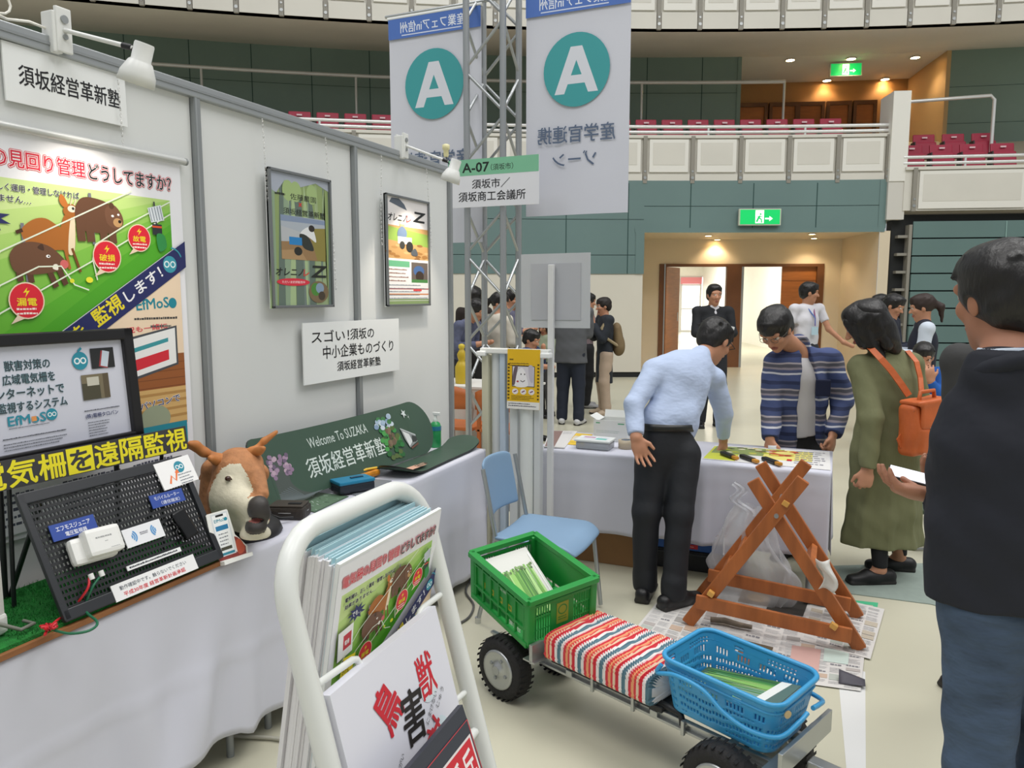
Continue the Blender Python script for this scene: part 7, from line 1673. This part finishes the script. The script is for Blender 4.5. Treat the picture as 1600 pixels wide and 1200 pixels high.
g.cone(hc-f*.05+u*.04, hc-f*.05-u*.1, .095, .08, k=.04); g.cone(hc-f*.07-u*.05, hc-f*.075-u*.18+r*.0, .075, .045, k=.04); g.cone(hc-r*.06+f*.01-u*.02, hc-r*.05+f*.0-u*.2, .04, .025, k=.03); g.cone(hc+r*.06+f*.01-u*.02, hc+r*.05+f*.0-u*.18, .04, .022, k=.03); g.cone(hc-CAMF*.07+f*.05+u*.03, hc-CAMF*.075+f*.05-u*.1, .04, .03, k=.03); g.cone(hc-CAMF*.05+f*.085+u*.06, hc-CAMF*.06+f*.085-u*.08, .026, .018, k=.02)
g.ripple(.003, 70, 5); g.build('front_locks', (HAIR,), t)
# orange backpack hanging on her back
BT = mat('#c2602c', .5, var=.08, scale=10., bump=.12, bscale=30.); BRS = mat('#c9a44a', .3, .8); bk0 = D3(1442, 668, 4.0)
bx = nz(CAMR*.93+FWD*.36); bz = nz(UP+CAMR*-.07); by = np.cross(bz, bx); RB_ = np.stack([bx, by, bz], 1); B = lambda a, b, c: bk0+bx*a+by*b+bz*c
t2 = thing('backpack', 'orange leather flap backpack on the back of the woman in the olive coat', 'backpack', bk0)
g = SDF(bk0-.26, bk0+.26, .005); g.box(bk0, (.125, .058, .138), RB_, r=.03, k=.01); g.box(B(0, -.052, -.055), (.1, .03, .07), RB_, r=.02, k=.015); g.ell(B(-.1, -.02, .0), (.03, .05, .1), RB_, k=.02); g.ripple(.002, 40, 3); g.build('body', (BT,), t2)
g = SDF(bk0-.26, bk0+.26, .005); g.box(B(.01, -.01, .145), (.118, .066, .012), RB_, r=.01, k=.02); g.box(B(.015, -.07, .085), (.105, .009, .07), RB_, r=.008, k=.02); g.cone(B(-.05, -.072, .03), B(.07, -.072, .03), .03, k=.02, n=by, flat=.3); g.ripple(.0015, 50, 6); g.build('flap', (BT,), t2)
mb = MB(); mb.tube([Vector(B(-.05, -.02, .15)), Vector(B(-.045, -.025, .195)), Vector(B(.05, -.025, .2)), Vector(B(.06, -.02, .15))], .011, BT, 10); mb.build('top_handle', t2)
mb = MB(); Mm = plane_M(Vector(B(.0, -.087, .002)), bx, -by); mb.box(Vector(B(.03, -.085, .012)), (.03, .01, .022), BRS, Matrix(RB_.tolist()), .004); mb.box(Vector(B(-.0, -.083, .012)), (.09, .004, .006), mat('#e0ddd6', .3, .6), Matrix(RB_.tolist())); mb.build('clasp', t2)
mb = MB(); mb.lathe([(.034, 0), (.034, .004), (.03, .006)], Vector(B(.09, -.078, .085)), mat('#e6c8cc', .4), Vector(-by), 24); mb.build('round_badge', t2)
mb = MB(); mb.grid(lambda a, b: Vector(B(-.115+.05*a, -.05+.03*math.sin(b*3), .055+.045*b)), 6, 6, mat('#7db4c4', .4)); mb.build('pouch_inside', t2)
def strap(P, w_=.02):
    mb = MB(); P = [np.array(p) for p in P]; vs = []
    for i, p in enumerate(P): tg = nz(P[min(i+1, len(P)-1)]-P[max(i-1, 0)]); sd2 = nz(np.cross(tg, FWD)); vs += [p+sd2*w_-FWD*.004, p-sd2*w_-FWD*.004, p-sd2*w_+FWD*.006, p+sd2*w_+FWD*.006]
    mb.add([Vector(v) for v in vs], [(i*4+j, i*4+(j+1) % 4, i*4+4+(j+1) % 4, i*4+4+j) for i in range(len(P)-1) for j in range(4)], BT); mb.build('strap', t2)
strap([D3(1352, 538, 4.22), D3(1362, 545, 4.13), D3(1376, 560, 4.09), D3(1392, 578, 4.07), D3(1408, 600, 4.05), D3(1420, 618, 4.04)], .017); strap([D3(1418, 548, 4.2), D3(1432, 565, 4.13), D3(1438, 590, 4.1), D3(1440, 612, 4.06)], .013)
strap([Vector(B(-.12, .02, -.03)), Vector(B(-.14, .03, -.06)), Vector(B(-.13, .02, -.1))], .01)

# ---- man in the dark jacket at the right edge, seen from behind
NV_ = mat('#1a1d28', .8, var=.08, scale=6., bump=.6, bscale=7.)
RD = 1.78
J = pose(head=D3(1563, 470, RD+.02), neck=D3(1575, 566, RD-.04), chest=D3(1590, 700, RD-.02), pelvis=D3(1578, 905, RD), shL=D3(1537, 652, RD+.02), shR=D3(1690, 620, RD-.06), elL=D3(1524, 812, RD+.02), wrL=D3(1462, 776, RD+.13), elR=D3(1690, 800, RD+.1), wrR=D3(1505, 752, RD+.32),
    hipL=D3(1540, 930, RD), hipR=D3(1640, 930, RD), knL=D3(1530, 1150, RD+.02), knR=D3(1650, 1150, RD+.02), anL=D3(1535, 1560, RD), anR=D3(1660, 1560, RD), face=sd_(-.17, .97, -.08), hup=sd_(0, 0, 1), toeL=nz(sd_(-.3, 1, 0)*np.array((1, 1, 0))), toeR=nz(sd_(.1, 1, 0)*np.array((1, 1, 0))),
    handL=(sd_(-.85, .5, .12), sd_(.3, .2, .9), sd_(.3, .6, .5), dict(curl=.35, thumb_in=.2)), handR=(sd_(-.95, .1, .1), sd_(.1, -.2, .9), sd_(.2, -.4, .6), dict(curl=.5)))
for s in 'LR': J['an'+s][2] = .085
J['knL'][2] = .47; J['knR'][2] = .47
t = person('man in a dark navy jacket and jeans holding a phone at the right edge', J['pelvis'])
body(t, J, h=.005, skin=mat('#a8745a', .55, var=.06, scale=14.)); side, up, fr = frame_of(J)
def jk(g, side, up, fr):
    g.cone(J['chest']-up*.05, J['pelvis'], .15, .158, k=.06, n=fr, flat=.76); g.cone(D3(1560, 580, RD-.06), D3(1640, 565, RD-.1), .03, .03, k=.03); g.cone(J['neck']-up*.035, J['neck']+up*.0, .078, .07, k=.02); g.plane(J['neck']+up*.015-fr*.0, up+fr*.0, .1); g.plane(D3(1540, 972, RD), -UP*.82+CAMR*.57, .45)
hem = D3(1560, 965, RD); hem = J['pelvis']-up*.05
shirt(t, J, NV_, name='jacket', h=.006, hem=hem, extra=jk, amp=.005, puff=.012, chest_r=.172, waist_r=.158, flat=.72, cuff=.02)
g = SDF(J['neck']-.16, J['neck']+.16, .005); g.cone(J['neck']-up*.02, J['neck']+up*.032, .074, .062, k=.01); g.plane(J['neck']+up*.036, up, .1); g.build('shirt_collar', (stripe_mat('collar_stripes', 'Z', [(0, '#c9d4e2'), (.5, '#5f7390'), (.7, '#c9d4e2')], .012),), t)
JN = mat('#42536a', .8, var=.3, scale=5., bump=.8, bscale=9., stretch=(1, 1, 2.2))
trousers(t, J, JN, r=(.092, .074, .064, .06), belly=.138, amp=.004); shoes(t, J); hair_obj(J['head'], J['face'], J['hup'], t, s=1.07, h=.0055)
g = SDF(J['neck']-.2, J['neck']+.2, .005); nr = nz(np.cross(side, up)); cc = J['neck']+up*.0
for i in range(15):
    a0, a1 = [math.pi*(-.15+1.3*q/15.) for q in (i, i+1)]; pa, pb = [cc+side*math.cos(a_)*.078+nr*math.sin(a_)*.072*(1 if (nr @ CAMF) < 0 else -1)+up*(.018*math.sin(a_)-.012) for a_ in (a0, a1)]
    g.cone(pa, pb, .02, k=.008)
g.build('jacket_collar', (NV_,), t)
pc = D3(1424, 745, RD+.24); px_ = nz(CAMR*.6+FWD*-.55); pz_ = nz(UP*.8-FWD*.45+CAMR*.0); py_ = np.cross(pz_, px_)
t2 = thing('smartphone', 'white-screened phone in the hand of the man in the navy jacket', 'phone', pc); Rp = rot_to(y=D3(1440, 744, RD+.2)-D3(1395, 744, RD+.24), z=Vector(UP*.9-FWD*.3))
mb = MB(); mb.box(Vector(pc), (.062, .118, .009), BLACK, Rp, .004); mb.build('case', t2); mb = MB(); mb.box(Vector(pc)+Rp @ Vector((0, 0, .005)), (.056, .11, .0012), mat('#e4e6f0', .2, emit=.55), Rp); mb.build('screen', t2)

# ---- further people: simpler poses, same build
def standing(label, px_, depth, hgt, yaw, top, bottom, hair='short', skin=None, arms='down', lean=0., hm=None, shoe=None, head_yaw=None, look=-.15, coat=None, sleeve=1., px_off=0., h=.013, feet=True, rig=None, wide=1., stance=1.):
    """a person standing on the floor; yaw 0 faces the camera, 90 faces right, 180 away"""
    b = np.array(dp(px_, 460, depth)); b[2] = 0; k = hgt/1.70; a = math.radians(yaw)
    f = -FWD*math.cos(a)+CAMR*math.sin(a); f[2] = 0; f = nz(f); l = np.cross(UP, f)      # l: the person's left
    q = lambda x, y, z: b+(l*x+f*y+UP*z)*k
    L = lean; P = lambda x, y, z: q(x, y+L*max(0, z-.95), z-abs(L)*.25*max(0, z-.95))
    J = dict(pelvis=q(0, 0, .93), chest=P(0, 0, 1.24), neck=P(0, .0, 1.43), head=P(0, .03+.08*L, 1.575), shL=P(.175*wide, 0, 1.385), shR=P(-.175*wide, 0, 1.385), hipL=q(.085, 0, .91), hipR=q(-.085, 0, .91), knL=q(.1*stance, .03, .5), knR=q(-.1*stance, .01, .5), anL=q(.11*stance, .0, .085), anR=q(-.11*stance, -.03, .085))
    if arms == 'down': J.update(elL=P(.23, -.02, 1.11), wrL=P(.24, .05, .87), elR=P(-.23, -.02, 1.11), wrR=P(-.24, .05, .87), handL=((UP*-1+f*.2), -l, f, dict(curl=.4)), handR=((UP*-1+f*.2), l, f, dict(curl=.4)))
    if arms == 'fold': J.update(elL=P(.22, .06, 1.13), wrL=P(-.02, .2, 1.12), elR=P(-.22, .06, 1.13), wrR=P(.02, .22, 1.16), handL=(-l+f*.1, -f, UP, dict(curl=.4)), handR=(l+f*.1, -f, UP, dict(curl=.3)))
    if arms == 'front': J.update(elL=P(.21, .04, 1.12), wrL=P(.1, .27, 1.16), elR=P(-.21, .04, 1.12), wrR=P(-.1, .27, 1.16), handL=(f*.8-l*.4+UP*.2, -l, UP, dict(curl=.6)), handR=(f*.8+l*.4+UP*.2, l, UP, dict(curl=.6)))
    if arms == 'chin': J.update(elL=P(.19, .1, 1.12), wrL=P(.07, .2, 1.33), elR=P(-.2, .1, 1.13), wrR=P(-.04, .24, 1.18), handL=(UP+f*.1-l*.2, -f, UP, dict(curl=.6)), handR=(f+l*.3, l, UP, dict(curl=.5)))
    if arms == 'reach': J.update(elL=P(.27, .08, 1.14), wrL=P(.4, .2, .98), elR=P(-.23, -.02, 1.11), wrR=P(-.24, .05, .87), handL=(l*.8+f*.4-UP*.4, -UP, f, dict(curl=.3)), handR=((UP*-1+f*.2), l, f, dict(curl=.4)))
    hy = a if head_yaw is None else math.radians(head_yaw); hf = -FWD*math.cos(hy)+CAMR*math.sin(hy); hf[2] = look; J['face'] = nz(hf); J['hup'] = UP+nz(hf*np.array((1, 1, 0)))*(.6*max(0, -look)); J['toeL'] = nz(f+l*.2*stance); J['toeR'] = nz(f-l*.2*stance)
    for s in 'LR': J.setdefault('toe'+s, f)
    J = {k_: (v if k_.startswith('hand') else np.array(v, float)) for k_, v in J.items()}
    t = person(label, b); body(t, J, h=h*.75, skin=skin, hs=k if k > .8 else .88, hands=depth < 6)
    if coat: shirt(t, J, top, name='coat', h=h*.8, hem=J['pelvis']-UP*coat*k, puff=.012*k, amp=.003, chest_r=.15*k*wide, waist_r=.16*k*wide, sleeve=sleeve)
    else: shirt(t, J, top, h=h*.8, amp=.003, hem=J['pelvis']-UP*.03, chest_r=.152*k*wide, waist_r=.142*k*wide, sleeve=sleeve, puff=-.012*(1-k))
    trousers(t, J, bottom, h=h*.8, r=tuple(x*k for x in (.1, .08, .066, .06)), belly=.128*k*wide)
    shoes(t, J, shoe); hair_obj(J['head'], J['face'], J['hup'], t, hair, s=k if k > .8 else .88, m=hm, h=h*.6); return t, J
BKJ = mat('#1d1f24', .8, var=.05); WSH = mat('#d9d8de', .8, var=.02, bump=.2, bscale=10.)
t, J = standing('man in a black suit with folded arms in the open left doorway', 1115, 9.0, 1.72, 4, BKJ, mat('#22242a', .8), 'thin', arms='fold', look=-.05, wide=1.1)
side, up, fr = frame_of(J); tc = fr if fr @ CAMF < 0 else -fr
g = SDF(J['chest']-.3, J['neck']+.25, .008); g.cone(J['chest']-up*.1+tc*.118, J['neck']-up*.01+tc*.045, .03, .062, n=tc, flat=.45, k=.02); g.build('shirt_front', (WSH,), t)
pq = J['wrR']+CAMR*.06+UP*.03; mb = MB(); mb.box(Vector(pq), (.19, .012, .09), mat('#e0e3e4', .6), Matrix.Rotation(.25, 3, 'Y'), .002); tag(mb.build('folded_paper', loc=pq), 'folded white paper held by the man with folded arms in the doorway', 'paper')
t, J = standing('man in a white polo shirt with a lanyard in the right doorway', 1262, 9.4, 1.75, 20, WSH, mat('#2a2d36', .8), arms='reach', head_yaw=75, sleeve=.62, wide=1.1, look=-.1)
side, up, fr = frame_of(J); tc = fr if fr @ CAMF < 0 else -fr
mb = MB(); mb.tube([Vector(J['neck']+side*.06+tc*.04), Vector(J['chest']+tc*.15+up*.04), Vector(J['chest']+tc*.155-up*.06)], .008, mat('#5a78b8', .6), 6); mb.tube([Vector(J['neck']-side*.06+tc*.04), Vector(J['chest']+tc*.15+up*.04), Vector(J['chest']+tc*.155-up*.06)], .008, mat('#8a4a78', .6), 6); mb.box(Vector(J['chest']+tc*.155-up*.12), (.08, .01, .1), mat('#b9d4e0', .4), Matrix.Rotation(.4, 3, 'Z')); mb.build('lanyard', t)
t, J = standing('person in a dark knitted coat and beige trousers with a brown backpack, in profile', 946, 9.9, 1.56, -78, mat('#262b33', .85, var=.08), mat('#b9a490', .8, var=.05), hm=mat('#1e1613', .6), arms='chin', coat=.45, shoe=mat('#b9a68e', .6), look=-.12)
side, up, fr = frame_of(J); bkd = CAMR; bc = J['chest']+CAMR*.155-up*.1
t2 = thing('backpack', 'small brown backpack on the person in the dark knitted coat', 'backpack', bc); g = SDF(bc-.3, bc+.3, .01); g.cone(bc+up*.1, bc-up*.12+CAMR*.03, .1, .125, n=CAMR, flat=.65); g.cone(bc-up*.08+CAMR*.06, bc-up*.14+CAMR*.06, .075, .07, k=.03, n=CAMR, flat=.6); g.build('body', (mat('#7d6a4c', .8, var=.1),), t2)
mb = MB(); mb.tube([Vector(J['shL']+UP*.05), Vector(J['shL']-CAMR*.1-UP*.1-FWD*.05), Vector(J['chest']-FWD*.17-UP*.1), Vector(bc-FWD*.1-UP*.1)], .02, mat('#a89878', .7), 6); mb.box(Vector(bc+CAMR*.08+up*.0-FWD*.02), (.02, .05, .04), mat('#e4e4e0', .4)); mb.build('strap', t2)
standing('person in a grey jacket and dark jeans, head hidden behind the grey signboard', 893, 9.2, 1.70, 165, mat('#585a5e', .85, var=.05), mat('#1e2534', .8), arms='front', coat=.16, wide=1.18, shoe=mat('#c8c8c8', .5))
standing('person in black trousers partly hidden behind the dark knitted coat', 917, 10.6, 1.62, 100, mat('#8a7a80', .85, var=.1), mat('#15161a', .8), arms='chin', shoe=mat('#9a9a9c', .5))
t, J = standing('man leaning forward behind the truss tower, nearest the booth wall end', 713, 8.2, 1.60, 60, mat('#5a5f78', .85, var=.2, scale=20.), mat('#2a2a30', .8), arms='front', lean=.35, look=-.45)
standing('person in a dark brown top, second from the left behind the truss tower', 740, 9.4, 1.70, 165, mat('#2a211e', .85), mat('#1c1a1a', .8), hair='bob', arms='front', skin=SKIN2)
standing('woman with a dark ponytail in a cream blouse behind the truss tower', 778, 8.4, 1.62, 130, mat('#d6d0c2', .85, var=.05), mat('#4a3a44', .8), hair='pony', arms='front', head_yaw=70, look=-.25)
standing('person with black hair in a grey blue top behind the woman in the cream blouse', 797, 9.9, 1.66, 60, mat('#6a6a80', .85), mat('#2a2c34', .8), arms='front', look=-.2)
standing('small child in a navy check shirt below the grey signboard', 828, 8.1, 1.2, 60, mat('#2c3a5c', .85, var=.3, scale=30.), mat('#3a3c46', .8), arms='chin', look=-.3)
standing('person with brown hair in a pale green top crouched small below the grey signboard', 853, 9.8, 1.28, -40, mat('#a9b49a', .85, var=.1), mat('#4a4a4a', .8), hair='bob', hm=mat('#2a1c18', .6), arms='front', look=-.3)
# right background
standing('man in a navy jumper with a red collar looking down by the folded stand', 1393, 7.7, 1.60, 50, mat('#1f2434', .85), mat('#2a2c34', .8), arms='front', look=-.4, head_yaw=40)
standing('man with dark hair mostly hidden behind the woman in the olive coat', 1374, 8.6, 1.60, 70, mat('#26282e', .85), mat('#26282e', .8), arms='down', look=-.1)
t, J = standing('woman with brown hair in a navy vest over white sleeves near the folded stand', 1447, 6.75, 1.60, -110, mat('#c9d2de', .85, var=.03), mat('#1d2026', .8), hair='pony', hm=mat('#2a1a14', .6), arms='front', look=-.2)
side, up, fr = frame_of(J); g = SDF(J['pelvis']-.35, J['neck']+.35, .012); g.cone(J['pelvis'], J['chest'], .155, .165, n=fr, flat=.7).cone(J['chest'], J['neck']-up*.03, .14, .075, k=.05, n=fr, flat=.75).cone(J['shL']*.8+J['neck']*.2, J['shR']*.8+J['neck']*.2, .065, k=.04); g.plane(J['pelvis']-UP*.05, -UP, .4); g.build('vest', (mat('#181c2c', .85),), t)
t, J = standing('boy in a bright blue top with yellow lettering beside the woman in the navy vest', 1449, 5.9, 1.2, -25, mat('#1f5cae', .85, var=.04), mat('#3a3f48', .8), arms='chin', look=-.35)
side, up, fr = frame_of(J); tc = fr if fr @ CAMF < 0 else -fr
a = Art(plane_M(Vector(J['chest']+tc*.125-CAMR*.055-up*.02), CAMR, Vector(tc)), .001); a.text('77', 0, 0, 100, 50, '#e4d84a', bold=.04); a.mb.build('print', t)
t, J = standing('man in a dark grey suit half hidden behind the man in the navy jacket', 1606, 2.75, 1.66, 185, mat('#3a3a3a', .85, var=.06, bump=.2, bscale=14.), mat('#33302c', .85), arms='down', wide=1.42, stance=.55, h=.009, coat=.12)
# goods behind the truss tower and the far table they stand at
t = thing('far_table', 'low white cloth-sided table behind the end of the booth wall', 'table', (-2.9, 6.4, 0)); mb = MB()
def fc(u, v): return Vector((-3.6+1.02*u, 6.2+.02*math.sin(u*40)*(1-v), .02+.72*v))
mb.grid(fc, 60, 6, mat('#cfccc4', .8)); mb.box((-3.09, 6.5, .745), (1.03, .62, .02), mat('#e2e0da', .6)); mb.build('cloth_top', t)
mb = MB(); mb.box((-3.09, 6.52, .36), (.96, .54, .72), mat('#b8b4ac', .8)); mb.build('base', t)
for k, x in enumerate((-3.1, -2.92, -2.8, -2.66)):
    mb = MB(); mb.tube([(x, 6.17, .7), (x+.06, 6.16, .55), (x+.02, 6.16, .3), (x+.1, 6.16, .1), (x+.12, 6.15, .01)], .01, mat('#8c8880', .6), 6); tag(mb.build('hanging_cable', loc=(x, 6.17, 0)), ('grey cable hanging down the far table, leftmost', 'grey cable hanging down the far table, second from left', 'grey cable hanging down the far table, third from left', 'grey cable hanging down the far table, rightmost')[k], 'cable', 'cables on the far table')
p = at(718, 600, y=6.35); t = thing('yellow_bottle', 'yellow bottle with a knobbed top on the far table', 'bottle', (p.x, 6.4, .756)); mb = MB(); mb.lathe([(.06, 0), (.065, .02), (.065, .16), (.045, .2), (.03, .22), (.04, .25), (.045, .28), (.03, .31), (.02, .33)], (p.x, 6.4, .756), mat('#c9ad2c', .4), n=18); mb.build('body', t); mb = MB(); mb.lathe([(.021, .33), (.03, .34), (.03, .37), (.01, .38)], (p.x, 6.4, .756), mat('#d8c03a', .4), n=14); mb.build('cap', t)
def chair_back(x, lab_):
    t = thing('wooden_chair', lab_, 'chair', (x, 5.95, 0), group='wooden chairs at the far table'); OW = mat('#b5622c', .45, var=.15, scale=5.)
    mb = MB(); mb.grid(lambda u, v: Vector((x-.2+.4*u, 5.75-.05*math.sin(math.pi*u), .62+.2*v-.05*(2*u-1)**2*v)), 12, 4, OW); o = mb.build('backrest', t); o.modifiers.new('thick', 'SOLIDIFY').thickness = .025
    mb = MB(); mb.box((x, 5.95, .44), (.4, .4, .03), OW, None, .008); mb.build('seat', t)
    for sx_ in (-.17, .17):
        mb = MB(); mb.box((x+sx_, 5.765, .33), (.03, .03, .66), OW, None, .004); mb.build('leg', t); mb = MB(); mb.box((x+sx_, 6.12, .21), (.03, .03, .42), OW, None, .004); mb.build('leg', t)
chair_back(-3.06, 'orange brown wooden chair back behind the truss tower, nearer the booth wall'); chair_back(-2.62, 'orange brown wooden chair back behind the truss tower, further from the booth wall')
# metal legs of something on the floor behind the woman, dark bag
p = at(1465, 838, z=.0); t = thing('folding_stool', 'small folded metal stool frame on the mat behind the woman in the olive coat', 'stool', (p.x, p.y+.4, 0))
c = np.array(at(1468, 800, z=.25)); mb = MB(); mb.tube([Vector(c+CAMR*.1), Vector(c-CAMR*.12-UP*.0+FWD*.02), Vector(c*np.array((1, 1, 0))-CAMR*.15+UP*.012), Vector(c*np.array((1, 1, 0))+CAMR*.12+UP*.012)], .009, ALU, 8, True); mb.build('frame', t)
mb = MB(); mb.box(Vector(c+UP*.015), (.26, .22, .03), mat('#4c5a48', .8), None, .01); mb.build('seat', t)
